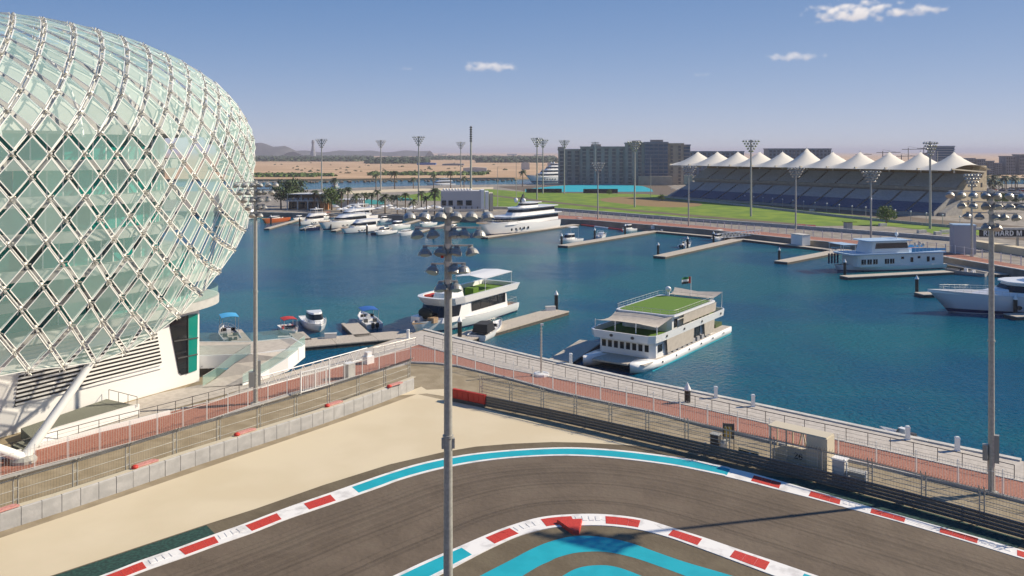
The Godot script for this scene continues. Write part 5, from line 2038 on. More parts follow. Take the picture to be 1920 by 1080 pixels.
func house_box(st: SurfaceTool, x0: float, x1: float, w: float, y0: float, y1: float) -> void:
	loft(st, [house_ring(x0, x1, w, y0, 1.2, 0.7), house_ring(x0 + 0.2, x1 - 0.6, w * 0.85, y1, 1.2, 0.7)], true, true, false)


func build_superyacht(called: String, label: String, bow: Vector3, stern: Vector3, L: float, B: float, hm: Material, tiers: Array, extra := true, free := 0.075, rake := 0.13) -> Node3D:
	var dirv := (bow - stern).normalized()
	var c := bow - dirv * L * 0.5
	var t := thing(called, label, "yacht", sea(c), yaw(dirv))
	var f := L * free
	hull(t, L, B, f, f * 1.55, L * rake, hm, M.gel if free < 0.07 else M.teak, M.navy, 0.5)
	var st: SurfaceTool
	var y := f * 1.05
	for q in tiers:
		var h: float = q[2]
		house(t, "deckhouse", L * q[0], L * q[1], B * q[3], y, y + h, L * 0.05, -L * 0.005, L * 0.13, 0.6, M.gel, 0.95)
		glaze(t, "deckhouse_window", L * q[0], L * q[1], B * q[3], y, y + h, L * 0.05, -L * 0.005, L * 0.13, 0.6, 0.42, 0.84, 0, 9, 0.95)
		# roof overhang
		st = S()
		var r := house_ring(L * q[0] - L * 0.05, L * q[1] - L * 0.035, B * q[3] * 1.06, y + h, L * 0.13, 0.6)
		loft(st, [r, r.map(func(v): return up(v, 0.22))], true, true, false)
		sp("deck_overhang", st, M.gel, t)
		y += h + 0.2
	if extra:
		st = S()
		bar(st, Vector3(-L * 0.06, y, 0), Vector3(-L * 0.1, y + 2.6, 0), 0.5, 1.0)
		bar(st, Vector3(-L * 0.09, y + 1.6, -1.9), Vector3(-L * 0.09, y + 1.6, 1.9), 0.4, 0.15)
		tube(st, Vector3(-L * 0.1, y + 2.4, 0), Vector3(-L * 0.1, y + 4.6, 0), 0.06, 0.03, 5)
		sp("radar_mast", st, M.darksteel, t)
		for e in [-1.0, 1.0]:
			st = S()
			ball(st, Vector3(-L * 0.05, y + 0.8, e * 1.6), Vector3(0.75, 0.85, 0.75), 10, 7)
			sp("satellite_dome", st, M.gel, t)
	for k in 5:
		for e in [-1.0, 1.0]:
			st = S()
			ball(st, Vector3(L * (-0.02 + 0.055 * k), f * 0.62, e * B * 0.487), Vector3(L * 0.012, f * 0.14, 0.06), 10, 6)
			sp("porthole", st, M.glass, t)
	var yb := f * 1.1
	rails(t, [Vector3(L * 0.1, yb + 0.1, B * 0.46), Vector3(L * 0.3, yb + f * 0.22, B * 0.34), Vector3(L * 0.44, yb + f * 0.38, B * 0.12), Vector3(L * 0.44, yb + f * 0.38, -B * 0.12), Vector3(L * 0.3, yb + f * 0.22, -B * 0.34), Vector3(L * 0.1, yb + 0.1, -B * 0.46)], 0.8, M.steel)
	return t


func build_houseboat() -> void:
	var a := Vector3(76.17, -2, -195.63)
	var b := Vector3(103.64, -2, -202.71)
	var d := (a - b).normalized()
	var L := a.distance_to(b)
	var W := 7.5
	var side := Vector3(d.z, 0, -d.x)
	if side.z > 0.0:
		side = -side
	var t := thing("houseboat", "long pale houseboat with blue trim and blue cloths along its stern", "boat", sea((a + b) / 2 + side * W * 0.5), yaw(d))
	var st: SurfaceTool
	hull(t, L, W, 1.3, 1.6, 0.8, M.palegel, M.teak, M.navy, 0.1)
	st = S()
	loft(st, [house_ring(-L * 0.46, L * 0.36, W * 0.92, 1.2, 1.5, 0.9), house_ring(-L * 0.46, L * 0.36, W * 0.92, 4.0, 1.5, 0.9)], true, true, false)
	var low := sp("lower_cabin", st, M.palegel, t)
	for x in [0.31, 0.255, 0.2, 0.09, 0.04]:
		for e in [-1.0, 1.0]:
			st = S()
			box(st, Vector3(L * x, 2.4, e * W * 0.462), Vector3(1.15, 1.15, 0.06))
			var w := sp("window", st, M.glass, low)
			st = S()
			box(st, Vector3(L * x, 2.4, e * (W * 0.462 + 0.04)), Vector3(0.07, 1.15, 0.03))
			sp("window_bar", st, M.white, w)
	for q in [[-0.06, 3.1, 0.5], [-0.22, 3.1, 0.5], [-0.15, 2.6, 1.1], [-0.31, 2.6, 1.2], [-0.36, 2.6, 0.7]]:
		for e in [-1.0, 1.0]:
			st = S()
			box(st, Vector3(L * q[0], q[1], e * W * 0.462), Vector3(0.75, q[2], 0.06))
			sp("window", st, M.glass, low)
	st = S()
	var r := house_ring(-L * 0.48, L * 0.44, W, 4.0, 1.5, 0.9)
	loft(st, [r, r.map(func(v): return up(v, 0.28))], true, true, false)
	sp("deck_edge", st, M.blueish, t)
	house(t, "upper_cabin", -L * 0.14, L * 0.24, W * 0.78, 4.28, 7.0, 0.8, 0.6, 1.2, 0.9, M.palegel, 0.94)
	glaze(t, "upper_window", -L * 0.14, L * 0.24, W * 0.78, 4.28, 7.0, 0.8, 0.6, 1.2, 0.9, 0.38, 0.85, 0, 1, 0.94)
	glaze(t, "upper_window", -L * 0.14, L * 0.24, W * 0.78, 4.28, 7.0, 0.8, 0.6, 1.2, 0.9, 0.38, 0.85, 8, 9, 0.94)
	st = S()
	r = house_ring(-L * 0.16, L * 0.26, W * 0.88, 7.0, 1.5, 0.9)
	loft(st, [r, r.map(func(v): return up(v, 0.2))], true, true, false)
	sp("upper_roof", st, M.blueish, t)
	# blue cloth along the after deck
	for k in 9:
		for e in [-1.0, 1.0]:
			st = S()
			box(st, Vector3(-L * 0.16 - 1.05 * k, 4.85, e * W * 0.49), Vector3(0.98, 1.0 - 0.06 * k, 0.06))
			sp("cloth_panel", st, M.skyblue, t)
	# open fore deck with a blue canopy
	st = S()
	box(st, Vector3(L * 0.42, 6.4, 0), Vector3(3.6, 0.1, W * 0.8))
	sp("canopy", st, M.blueish, t)
	for x in [0.37, 0.48]:
		for e in [-1, 1]:
			st = S()
			tube(st, Vector3(L * x, 4.2, W * 0.36 * e), Vector3(L * x, 6.4, W * 0.36 * e), 0.05, 0.05, 5)
			sp("canopy_post", st, M.white, t)
	for k in 4:
		st = S()
		box(st, Vector3(L * (0.385 + 0.028 * k), 2.6, W * 0.44), Vector3(0.45, 2.4, 0.06))
		sp("blue_shutter", st, M.navy, t)
	rails(t, [Vector3(L * 0.26, 4.28, W * 0.48), Vector3(L * 0.45, 4.28, W * 0.46), Vector3(L * 0.45, 4.28, -W * 0.46)], 0.9, M.skyblue)
	for k in 8:
		st = S()
		tube(st, Vector3(L * (-0.4 + 0.1 * k), 0.3, W * 0.51), Vector3(L * (-0.4 + 0.1 * k), 1.0, W * 0.51), 0.18, 0.18, 8)
		sp("fender", st, M.black, t)
	st = S()
	tube(st, Vector3(-L * 0.1, 7.2, 0), Vector3(-L * 0.1, 9.4, 0), 0.09, 0.05, 6)
	ball(st, Vector3(-L * 0.1, 8.3, 0.0), Vector3(0.4, 0.45, 0.4), 8, 6)
	sp("mast", st, M.white, t)
	rng.seed = 3
	for k in 7:
		st = S()
		ball(st, Vector3(-L * 0.2 - 0.9 * k, 5.6, rng.randf_range(-2, 2)), Vector3(0.35, 0.4, 0.35), 7, 5)
		sp("deck_cushion", st, M.greycloth, t)


# ---------------------------------------------------------------- pontoons
func dock(a: Vector3, b: Vector3, w: float, label: String) -> void:
	var t := thing("pontoon", label, "pontoon", Vector3.ZERO, 0.0, "floating concrete pontoons")
	var pa := Vector3(a.x, SEA, a.z)
	var pb := Vector3(b.x, SEA, b.z)
	var n := maxi(1, int(pa.distance_to(pb) / 6.0))
	for i in n:
		var p := pa.lerp(pb, (i + 0.004) / n)
		var q := pa.lerp(pb, (i + 0.996) / n)
		var st := S()
		bar(st, up(p, 0.62), up(q, 0.62), w, 0.16)
		var d := sp("deck_slab", st, M.dock, t)
		st = S()
		bar(st, up(p, 0.2), up(q, 0.2), w - 0.16, 0.68)
		sp("float", st, M.darkdock, d)


func build_harbour() -> void:
	M.palegel = mat(0.8, 0.79, 0.77, 0.3)
	M.blueish = mat(0.38, 0.52, 0.68, 0.4)
	M.darkdock = nmat([0.05, 0.045, 0.04], [0.1, 0.09, 0.075], 3.0, 41, 0.8)
	M.greyhull = mat(0.64, 0.66, 0.7, 0.15)
	var st: SurfaceTool
	dock(Vector3(14.71, -1.4, -247.68), Vector3(47.86, -1.4, -292.27), 3.6, "pontoon finger with two small fishing boats moored along it")
	dock(Vector3(38.39, -1.4, -222.54), Vector3(70.08, -1.4, -265.7), 3.6, "pontoon finger with one boat halfway, beside the truss walkway")
	dock(Vector3(66.71, -1.4, -211.79), Vector3(93.07, -1.4, -238.26), 3.6, "empty pontoon finger next to the houseboat")
	dock(Vector3(72.52, -1.4, -186.55), Vector3(99.86, -1.4, -194.84), 3.0, "pontoon finger along the side of the houseboat")
	dock(Vector3(78.2, -1.4, -164.19), Vector3(92.37, -1.4, -166.06), 3.0, "short pontoon running behind the big grey yacht")
	dock(Vector3(83, -1.4, -142.34), Vector3(92.84, -1.4, -144.21), 3.0, "pontoon in front of the big grey yacht")
	dock(Vector3(-8.85, -1.4, -272.3), Vector3(24, -1.4, -320), 3.0, "pontoon finger along the large white superyacht")
	dock(Vector3(-9.08, -1.4, -123.15), Vector3(8.09, -1.4, -147.11), 4.2, "wide pontoon between the turf-deck yacht and open water")
	dock(Vector3(-31.41, -1.4, -121.1), Vector3(-14.82, -1.4, -128.19), 5.2, "wide pontoon from the hotel ramp to the quay corner")
	dock(Vector3(-29.86, -1.4, -123.15), Vector3(-32.64, -1.4, -128.94), 2.2, "short finger beside the white cabin boat")
	dock(Vector3(-21.81, -1.4, -125.98), Vector3(-25.95, -1.4, -136.15), 2.6, "short finger beside the inflatable boat")
	dock(Vector3(-37.08, -1.4, -119.13), Vector3(-42.73, -1.4, -130.48), 2.6, "short finger beside the boat with blue canopy")
	dock(Vector3(6.26, -1.4, -111.27), Vector3(11.39, -1.4, -123.15), 3.4, "short pontoon on the far side of the catamaran bow")
	dock(Vector3(48.18, -1.4, -294.23), Vector3(71.51, -1.4, -267.32), 2.4, "walkway pontoon under the far quay between two fingers")
	dock(Vector3(71.51, -1.4, -267.32), Vector3(90.15, -1.4, -235.7), 2.4, "walkway pontoon under the far quay with the white kiosk")
	dock(Vector3(106.34, -1.4, -208.76), Vector3(109.13, -1.4, -189.78), 3.0, "walkway pontoon under the far quay behind the houseboat stern")
	for q in [[Vector3(-107.33, -2, -311.11), Vector3(-109.63, -2, -379.66)], [Vector3(-87.03, -2, -302.7), Vector3(-84.92, -2, -367.21)], [Vector3(-73.85, -2, -300.67), Vector3(-68.98, -2, -364.23)], [Vector3(-61.71, -2, -294.74), Vector3(-54.44, -2, -355.56)], [Vector3(-46.67, -2, -287.18), Vector3(-36.62, -2, -344.62)], [Vector3(-32.99, -2, -285.35), Vector3(-20.31, -2, -341.98)]]:
		dock(q[0], q[1], 2.0, "pontoon finger among the crowded berths before the restaurant")
	# piles
	for a in [[Vector3(7.75, -2, -149.33), "black pile at the tip of the wide pontoon"], [Vector3(-7.71, -2, -125.84), "black pile beside the small white cruiser"], [Vector3(14.71, -2, -253.11), "black pile at the tip of the fishing boats' finger"], [Vector3(26.3, -2, -271.52), "black pile between the two fishing boats"], [Vector3(38.05, -2, -287.18), "black pile near the landward end of the fishing boats' finger"],
			[Vector3(39.14, -2, -228.57), "black pile at the tip of the finger beside the truss walkway"], [Vector3(50.34, -2, -244.81), "black pile halfway along the finger beside the truss walkway"], [Vector3(61.53, -2, -260.47), "black pile near the landward end of the truss walkway finger"], [Vector3(67.77, -2, -216.43), "black pile at the tip of the empty finger"], [Vector3(75.31, -2, -193.1), "black pile at the bow of the houseboat"],
			[Vector3(79.6, -2, -167.79), "black pile off the bow of the big grey yacht"], [Vector3(85.26, -2, -144.52), "black pile alongside the big grey yacht"], [Vector3(-24.95, -2, -271.52), "black pile left of the superyacht bow"], [Vector3(1.1, -2, -292.81), "black pile alongside the superyacht hull"], [Vector3(-107.3, -2, -341.98), "black pile beside the hotel edge berths"], [Vector3(-92.38, -2, -327.01), "black pile by the orange wooden boat"], [Vector3(-79.04, -2, -317.73), "black pile by the dark small boat"], [Vector3(-64.32, -2, -302.7), "black pile between the two white cruisers"], [Vector3(-48.82, -2, -287.18), "black pile by the covered sports boat"]]:
		pile(a[0], a[1], 2.9)
	build_catamaran()
	build_turf_yacht()
	build_houseboat()
	build_superyacht("superyacht", "large white superyacht with three decks moored bow out before the lawn", Vector3(-11.44, -2, -273.17), Vector3(15.66, -2, -313.29), 46.0, 9.0, M.gel, [[-0.46, 0.28, 2.5, 0.9], [-0.42, 0.1, 2.3, 0.8], [-0.22, -0.02, 1.3, 0.55]])
	var g := build_superyacht("superyacht", "big grey hulled motor yacht with a sharp bow and dark windscreen", Vector3(72.23, -2, -148.34), Vector3(95.5, -2, -148.34), 44.0, 9.5, M.greyhull, [[-0.4, 0.24, 2.6, 0.86], [-0.35, 0.1, 2.3, 0.76]], true, 0.06, 0.085)
	st = S()
	prism_xy(st, [[13.6, 2.2], [15.8, 2.2], [15.2, 0.9], [13.2, 0.9]], 2.9, 3.55)
	sp("anchor_pocket", st, M.black, g)
	house(g, "fore_trunk", 2.0, 15.5, 5.4, 2.9, 4.3, 5.0, 0.0, 4.0, 0.55, M.gel, 0.8)
	# boats on the near berths
	motorboat(Vector3(-31.39, -2, -135.76), Vector3(-27.6, -2, -126.91), 11.0, "white cabin boat with upright wheelhouse moored bow towards the pontoon", {"cabin": 1.5, "beam": 0.34, "stripe": M.greycloth})
	motorboat(Vector3(-34.24, -2, -131.38), Vector3(-31.3, -2, -125.84), 7.6, "small white fishing boat with red canopy and red seats", {"top": M.red, "seat": M.red, "top_h": 1.4})
	motorboat(Vector3(-23.49, -2, -138.7), Vector3(-26.81, -2, -146.41), 9.5, "grey inflatable boat with navy canopy and twin black outboards", {"top": M.blue, "hull": M.greyhull, "seat": M.darksteel, "motors": 2, "top_h": 1.6, "rail": false})
	motorboat(Vector3(-42.56, -2, -128), Vector3(-46.78, -2, -136.59), 9.0, "grey work boat with blue canopy beside the ramp platform", {"top": M.skyblue, "hull": M.greyhull, "deck": M.greycloth, "seat": M.darksteel, "motors": 2, "top_h": 2.6})
	var m := motorboat(Vector3(-3.51, -2, -130.61), Vector3(-0.78, -2, -138.27), 10.4, "small white cruiser with black cockpit cover beside the wide pontoon", {"stripe": M.greycloth})
	st = S()
	loft(st, [house_ring(-3.9, -0.2, 2.5, 1.0, 0.8, 0.9), house_ring(-3.5, -0.6, 2.1, 2.2, 0.8, 0.9)], true, true, false)
	sp("cockpit_cover", st, M.black, m)
	motorboat(Vector3(37.99, -2, -83.27), Vector3(36.86, -2, -84.85), 4.6, "white tender lying close under the quay edge", {"seat": M.darksteel, "rail": false})
	motorboat(Vector3(17.68, -2, -261.99), Vector3(13.12, -2, -256), 11.0, "white fishing boat with flying bridge canopy at the pontoon tip", {"cabin": 1.7, "top": M.white, "top_h": 3.6})
	motorboat(Vector3(29.04, -2, -276.54), Vector3(32.46, -2, -285.35), 9.0, "white speedboat moored between two black piles", {"cabin": 0.9, "arch": true})
	motorboat(Vector3(40.69, -2, -298.67), Vector3(36.6, -2, -292.81), 9.0, "white cabin cruiser at the landward end of the finger", {"cabin": 1.6})
	motorboat(Vector3(50.99, -2, -250.28), Vector3(55.68, -2, -258.96), 8.5, "white speedboat with dark canopy halfway along its finger", {"top": M.navy, "motors": 2})
	motorboat(Vector3(64.55, -2, -268.26), Vector3(60.94, -2, -263.53), 8.5, "white cruiser moored under the truss walkway", {"cabin": 1.3, "top": M.palewall, "top_h": 2.4})
	motorboat(Vector3(51.58, -2, -294.74), Vector3(50.03, -2, -298.67), 4.5, "tiny white dinghy at the walkway pontoon", {"seat": M.darksteel, "rail": false})
	motorboat(Vector3(102.79, -2, -193.94), Vector3(100.09, -2, -196.49), 9.0, "low dark open boat tied up behind the houseboat stern", {"hull": M.greycloth, "deck": M.dock, "rail": false})
	# crowded berths by the restaurant
	yacht(Vector3(-60.67, -2, -311.11), Vector3(-67.09, -2, -300.67), 28.0, "white motor yacht with pale blue bow in the crowded berths", {"hull": M.palegel})
	yacht(Vector3(-52.32, -2, -294.74), Vector3(-58.14, -2, -285.35), 20.0, "white flybridge cruiser with dark oval windows in the crowded berths", {"hardtop": false})
	yacht(Vector3(-76.64, -2, -327.01), Vector3(-81.02, -2, -317.73), 17.0, "white cruiser behind the dark small boat in the crowded berths", {})
	yacht(Vector3(-63.16, -2, -336.84), Vector3(-68.47, -2, -327.01), 26.0, "tall white yacht at the back of the crowded berths", {"tier": 2.4})
	yacht(Vector3(-108.03, -2, -352.76), Vector3(-108.58, -2, -341.98), 14.0, "white cruiser close under the edge of the glass hotel", {})
	m = motorboat(Vector3(-93.68, -2, -336.84), Vector3(-97.08, -2, -327.01), 17.0, "orange brown wooden boat with raised stern", {"hull": M.orange, "deck": M.teak, "beam": 0.22, "rail": false, "cabin": 0.8})
	motorboat(Vector3(-72, -2, -304.76), Vector3(-73.92, -2, -298.67), 9.0, "dark blue small boat beside the pale blue bow", {"hull": M.navy, "cabin": 0.8})
	motorboat(Vector3(-43.08, -2, -287.18), Vector3(-46.67, -2, -276.54), 13.0, "black and white sports boat under a folded cover", {"cabin": 1.2, "top": M.black, "top_h": 1.8, "stripe": M.black})
	motorboat(Vector3(-35.31, -2, -285.35), Vector3(-38.99, -2, -274.85), 12.0, "low white boat with open deck in the crowded berths", {"cabin": 0.7})
	motorboat(Vector3(-41.52, -2, -308.97), Vector3(-45.73, -2, -298.67), 13.0, "white cruiser behind the sports boat", {"cabin": 1.6})
	motorboat(Vector3(-86.15, -2, -344.62), Vector3(-87.37, -2, -336.84), 10.0, "small white boat right of the orange wooden boat", {"cabin": 1.2})
	motorboat(Vector3(-77.17, -2, -352.76), Vector3(-78.79, -2, -347.29), 10.0, "small orange trimmed boat before the restaurant", {"cabin": 1.0, "top": M.orange, "top_h": 1.8})
	motorboat(Vector3(-58.15, -2, -344.62), Vector3(-60, -2, -336.84), 10.0, "small boat with black canopy behind the flybridge cruiser", {"cabin": 1.0, "top": M.black, "top_h": 1.8})
	motorboat(Vector3(-50.91, -2, -339.39), Vector3(-52.89, -2, -331.85), 10.0, "small white boat under the palms left of the clubhouse", {"cabin": 1.3})
	motorboat(Vector3(-32, -2, -320), Vector3(-35, -2, -311.11), 12.0, "white boat beside the fuel pontoon", {"cabin": 1.5})
	motorboat(Vector3(-20.81, -2, -302.7), Vector3(-23.58, -2, -294.74), 10.0, "small white boat left of the superyacht", {"cabin": 1.1})
	# canal and far water
	yacht(Vector3(-57.27, -2, -678.79), Vector3(-71.04, -2, -668.66), 26.0, "white yacht lying in the canal beyond the clubhouse", {})
	yacht(Vector3(-139.16, -2, -668.66), Vector3(-145.52, -2, -678.79), 14.0, "small white yacht under way in the canal", {})
	build_superyacht("superyacht", "distant white superyacht across the canal beside two white towers", Vector3(11.86, -2, -759.32), Vector3(41.75, -2, -785.96), 62.0, 11.0, M.gel, [[-0.38, 0.3, 3.0, 0.9], [-0.34, 0.2, 3.0, 0.85], [-0.28, 0.1, 2.8, 0.75], [-0.2, 0.02, 2.4, 0.6]])
	motorboat(Vector3(116.31, -2, -689.23), Vector3(110.71, -2, -689.23), 14.0, "low white boat in the water left of the grandstand", {"cabin": 1.5})
	# red and white floating boom
	var t := thing("floating_boom", "red and white floating boom closing a berth under the far quay", "boom")
	var bo := resample([Vector3(26.19, -2, -322.3), Vector3(33.06, -2, -311.11), Vector3(39.09, -2, -300.67)], 13)
	for i in 12:
		st = S()
		tube(st, up(bo[i], 0.2), up(bo[i].lerp(bo[i + 1], 0.96), 0.2), 0.38, 0.38, 8)
		sp("boom_float", st, M.white if i > 3 and i < 8 else M.red, t)
	# sloping truss gangway and kiosk on the walkway pontoon
	t = thing("gangway", "white truss gangway sloping from the far promenade to the pontoon", "gangway")
	st = S()
	var ga := Vector3(64.48, -1.3, -267.98)
	var gb := Vector3(77.8, -0.1, -267.69)
	for z in [0.0, 1.8]:
		var o := Vector3(0.4 * z, 0, -z)
		path(st, [up(ga + o, 1.4), up(gb + o, 1.4)], 0.09, 5)
		path(st, [ga + o, gb + o], 0.09, 5)
		for k in 12:
			var p := (ga + o).lerp(gb + o, k / 12.0)
			var q := (ga + o).lerp(gb + o, (k + 0.5) / 12.0)
			var r := (ga + o).lerp(gb + o, (k + 1.0) / 12.0)
			tube(st, p, up(q, 1.4), 0.06, 0.06, 5)
			tube(st, up(q, 1.4), r, 0.06, 0.06, 5)
	sp("truss", st, M.white, t)
	st = S()
	quad(st, ga, gb, gb + Vector3(0.7, 0, -1.8), ga + Vector3(0.7, 0, -1.8))
	sp("walkway", st, M.dock, t)
	t = thing("pontoon_kiosk", "white box-shaped kiosk on the walkway pontoon", "kiosk", Vector3(84.4, -1.3, -249.6), yaw(Vector3(81.45, 0, -250.6) - Vector3(84.65, 0, -241.86)))
	st = S()
	box(st, Vector3(0, 1.55, 0), Vector3(5.0, 3.0, 2.8))
	sp("body", st, M.white, t)
	st = S()
	box(st, Vector3(0, 3.1, 0), Vector3(5.2, 0.12, 3.0))
	sp("roof", st, M.palewall, t)
	for x in [-0.9, 0.9]:
		st = S()
		box(st, Vector3(x, 2.2, 1.42), Vector3(0.4, 0.25, 0.05))
		sp("vent", st, M.darksteel, t)
	for q in [Vector3(-26.57, -1.35, -125.03), Vector3(-32.8, -1.35, -122.92), Vector3(6.61, -1.35, -146.85)]:
		t = thing("dock_box", "low white locker lying on a near pontoon", "box", q, 0.2, "white lockers on the near pontoons")
		st = S()
		box(st, Vector3(0, 0.35, 0), Vector3(1.7, 0.62, 0.8))
		sp("body", st, M.white, t)
		st = S()
		box(st, Vector3(0, 0.69, 0), Vector3(1.8, 0.07, 0.9))
		sp("lid", st, M.palewall, t)
	for q in [Vector3(26.34, -2, -331.85), Vector3(50.17, -2, -300.67), Vector3(73.01, -2, -274.85)]:
		t = thing("dock_box", "white dock box at the landward end of a pontoon finger", "box", q + Vector3(0, 0.7, 0), 0.5, "white dock boxes")
		st = S()
		box(st, Vector3(0, 0.75, 0), Vector3(1.9, 1.5, 1.4))
		sp("body", st, M.white, t)
		st = S()
		box(st, Vector3(0, 1.53, 0), Vector3(2.05, 0.08, 1.5))
		sp("lid", st, M.palewall, t)


# ---------------------------------------------------------------- the far bank
func build_far_ground() -> void:
	var st := S()
	var front := [Vector3(-246.07, 0, -371.43), Vector3(-176.43, 0, -371.43), Vector3(-119.65, 0, -368.14), Vector3(-43.33, 0, -346.67), Vector3(-12.58, 0, -335.48), Vector3(15.06, 0, -330.16), Vector3(29.63, 0, -322.48), Vector3(40.16, 0, -310.45), Vector3(64.11, 0, -284.93), Vector3(82.94, 0, -255.21), Vector3(95.63, 0, -239.08), Vector3(102.84, 0, -231.11), Vector3(107.25, 0, -208), Vector3(111.93, 0, -186.55), Vector3(116.32, 0, -156.39)]
	var back := [Vector3(695.76, -2, -678.79), Vector3(407.27, -2, -678.79), Vector3(337.27, -2, -678.79), Vector3(158.67, -2, -746.67), Vector3(68.85, -2, -734.43), Vector3(2.12, -2, -678.79), Vector3(-53.53, -2, -658.82), Vector3(-94.65, -2, -630.99), Vector3(-146.1, -2, -574.36), Vector3(-182, -2, -560), Vector3(-357.59, -2, -539.76)]
	prism(st, front + [Vector3(420, 0, -160)] + back, -4.0, 0.0)
	struct("far_quay_ground", st, M.plaza)
	# pale coping on the far quay wall
	st = S()
	for i in front.size() - 1:
		bar(st, up(front[i], 0.06), up(front[i + 1], 0.06), 0.7, 0.2)
	struct("far_quay_edge", st, M.palewall)
	# brick walk, circuit road, lawn
	st = S()
	flat(st, [Vector3(15.18, 0, -332.8), Vector3(29.86, 0, -325), Vector3(40.47, 0, -312.78), Vector3(64.55, 0, -286.9), Vector3(83.46, 0, -256.79), Vector3(96.18, 0, -240.46), Vector3(103.42, 0, -232.4), Vector3(107.79, 0, -209.05), Vector3(112.43, 0, -187.39), Vector3(116.69, 0, -163.78), Vector3(123.5, 0, -173.33), Vector3(116.09, 0, -193.49), Vector3(113.16, 0, -215.54), Vector3(108.09, 0, -233.71), Vector3(99.64, 0, -249.1), Vector3(86.67, 0, -266.67), Vector3(66.86, 0, -297.14), Vector3(51.21, 0, -315.15), Vector3(33.55, 0, -335.48), Vector3(17.48, 0, -349.58)], 0.03)
	struct("brick_path", st, M.brick)
	st = S()
	flat(st, [Vector3(-11.82, 0, -630.3), Vector3(83.73, 0, -705.08), Vector3(119.68, 0, -660.32), Vector3(107.76, 0, -547.37), Vector3(132.83, 0, -452.17), Vector3(151.27, 0, -378.18), Vector3(161.48, 0, -325), Vector3(180.56, 0, -288.89), Vector3(190, 0, -266.67), Vector3(159.35, 0, -223.66), Vector3(150.12, 0, -247.62), Vector3(140, 0, -266.67), Vector3(152.87, 0, -295.04), Vector3(138.67, 0, -346.67), Vector3(120.99, 0, -411.88), Vector3(97.88, 0, -489.41), Vector3(80.6, 0, -520), Vector3(13.51, 0, -540.26)], 0.04)
	struct("far_road", st, M.fartrack)
	st = S()
	flat(st, [Vector3(-68.21, 0, -489.41), Vector3(-44.93, 0, -565.99), Vector3(-14.65, 0, -585.92), Vector3(13.51, 0, -540.26), Vector3(31, 0, -533.33), Vector3(80.6, 0, -520), Vector3(97.88, 0, -489.41), Vector3(120.99, 0, -411.88), Vector3(138.67, 0, -346.67), Vector3(152.87, 0, -295.04), Vector3(156.35, 0, -281.08), Vector3(144.81, 0, -263.29), Vector3(140.88, 0, -271.9), Vector3(132.5, 0, -266.67), Vector3(135.31, 0, -282.99), Vector3(132.03, 0, -295.04), Vector3(119.71, 0, -299.28), Vector3(105.86, 0, -297.14), Vector3(91.88, 0, -312.78), Vector3(74.29, 0, -330.16), Vector3(52.44, 0, -349.58), Vector3(32.5, 0, -371.43), Vector3(17.74, 0, -388.79), Vector3(-9.5, 0, -400), Vector3(-35.51, 0, -447.31), Vector3(-48.89, 0, -452.17)], 0.06)
	struct("lawn", st, M.grass)
	# the service road that crosses the lawn, and a patch worn bare
	st = S()
	strip(st, [Vector3(-11.1, 0, -507.32), Vector3(11.56, 0, -462.22), Vector3(40.39, 0, -403.88), Vector3(70.81, 0, -354.04), Vector3(94, 0, -320), Vector3(107.39, 0, -301.45)], [Vector3(-10.77, 0, -492.31), Vector3(11.18, 0, -447.31), Vector3(39.25, 0, -392.45), Vector3(68.76, 0, -343.8), Vector3(91.54, 0, -311.61), Vector3(105.48, 0, -296.09)], 0.09)
	struct("path", st, M.fartrack)
	st = S()
	flat(st, curve([Vector3(48.2, 0, -467.42), Vector3(60.82, 0, -486.55), Vector3(76.65, 0, -480.92), Vector3(88.57, 0, -457.14), Vector3(94.35, 0, -428.87), Vector3(88.78, 0, -405.85), Vector3(75.52, 0, -396.19), Vector3(64.37, 0, -403.88), Vector3(54.39, 0, -424.49), Vector3(47.27, 0, -444.92), Vector3(48.2, 0, -467.42)], 4).slice(0, -1), 0.075)
	struct("bare_earth", st, M.earth)
	st = S()
	flat(st, [Vector3(9.15, 0, -585.92), Vector3(32, 0, -640), Vector3(49.92, 0, -665.6), Vector3(80.33, 0, -676.42), Vector3(98, 0, -640), Vector3(95.94, 0, -585.92), Vector3(91.26, 0, -550.99), Vector3(61.58, 0, -547.37), Vector3(34.21, 0, -547.37), Vector3(8.55, 0, -547.37)], 0.08)
	struct("painted_runoff", st, M.teal)
	st = S()
	flat(st, [Vector3(-102.04, 0, -447.31), Vector3(-85.09, 0, -472.73), Vector3(-67.1, 0, -447.31), Vector3(-63.03, 0, -420.2), Vector3(-93.6, 0, -416)], 0.05)
	struct("painted_runoff", st, M.farteal)
	st = S()
	strip(st, [Vector3(-134.8, 0, -529.94), Vector3(-111.68, 0, -558.39), Vector3(-87.27, 0, -581.82), Vector3(-49.34, 0, -607.3), Vector3(-13.58, 0, -620.9)], [Vector3(-123.81, 0, -495.24), Vector3(-102.72, 0, -513.58), Vector3(-81.04, 0, -540.26), Vector3(-46.3, 0, -569.86), Vector3(-12.91, 0, -590.07)], 0.05)
	struct("canal_path", st, M.sand)
	# car park behind the grandstand
	st = S()
	flat(st, [Vector3(299, 0, -594.29), Vector3(361.11, 0, -577.78), Vector3(424.21, 0, -547.37), Vector3(255.87, 0, -330.16), Vector3(224.14, 0, -358.62), Vector3(190.98, 0, -378.18)], 0.05)
	struct("car_park", st, M.plaza)
	# the desert beyond the canal, out to the horizon
	st = S()
	var edge := [Vector3(-830, -2, -800), Vector3(-330, -2, -800), Vector3(-203.5, -2, -800), Vector3(-88.97, -2, -837.38), Vector3(2.67, -2, -853.33), Vector3(47.13, -2, -887.13), Vector3(153.73, -2, -878.43), Vector3(290.77, -2, -861.54), Vector3(420, -2, -845.28), Vector3(507.17, -2, -845.28), Vector3(919.25, -2, -845.28)]
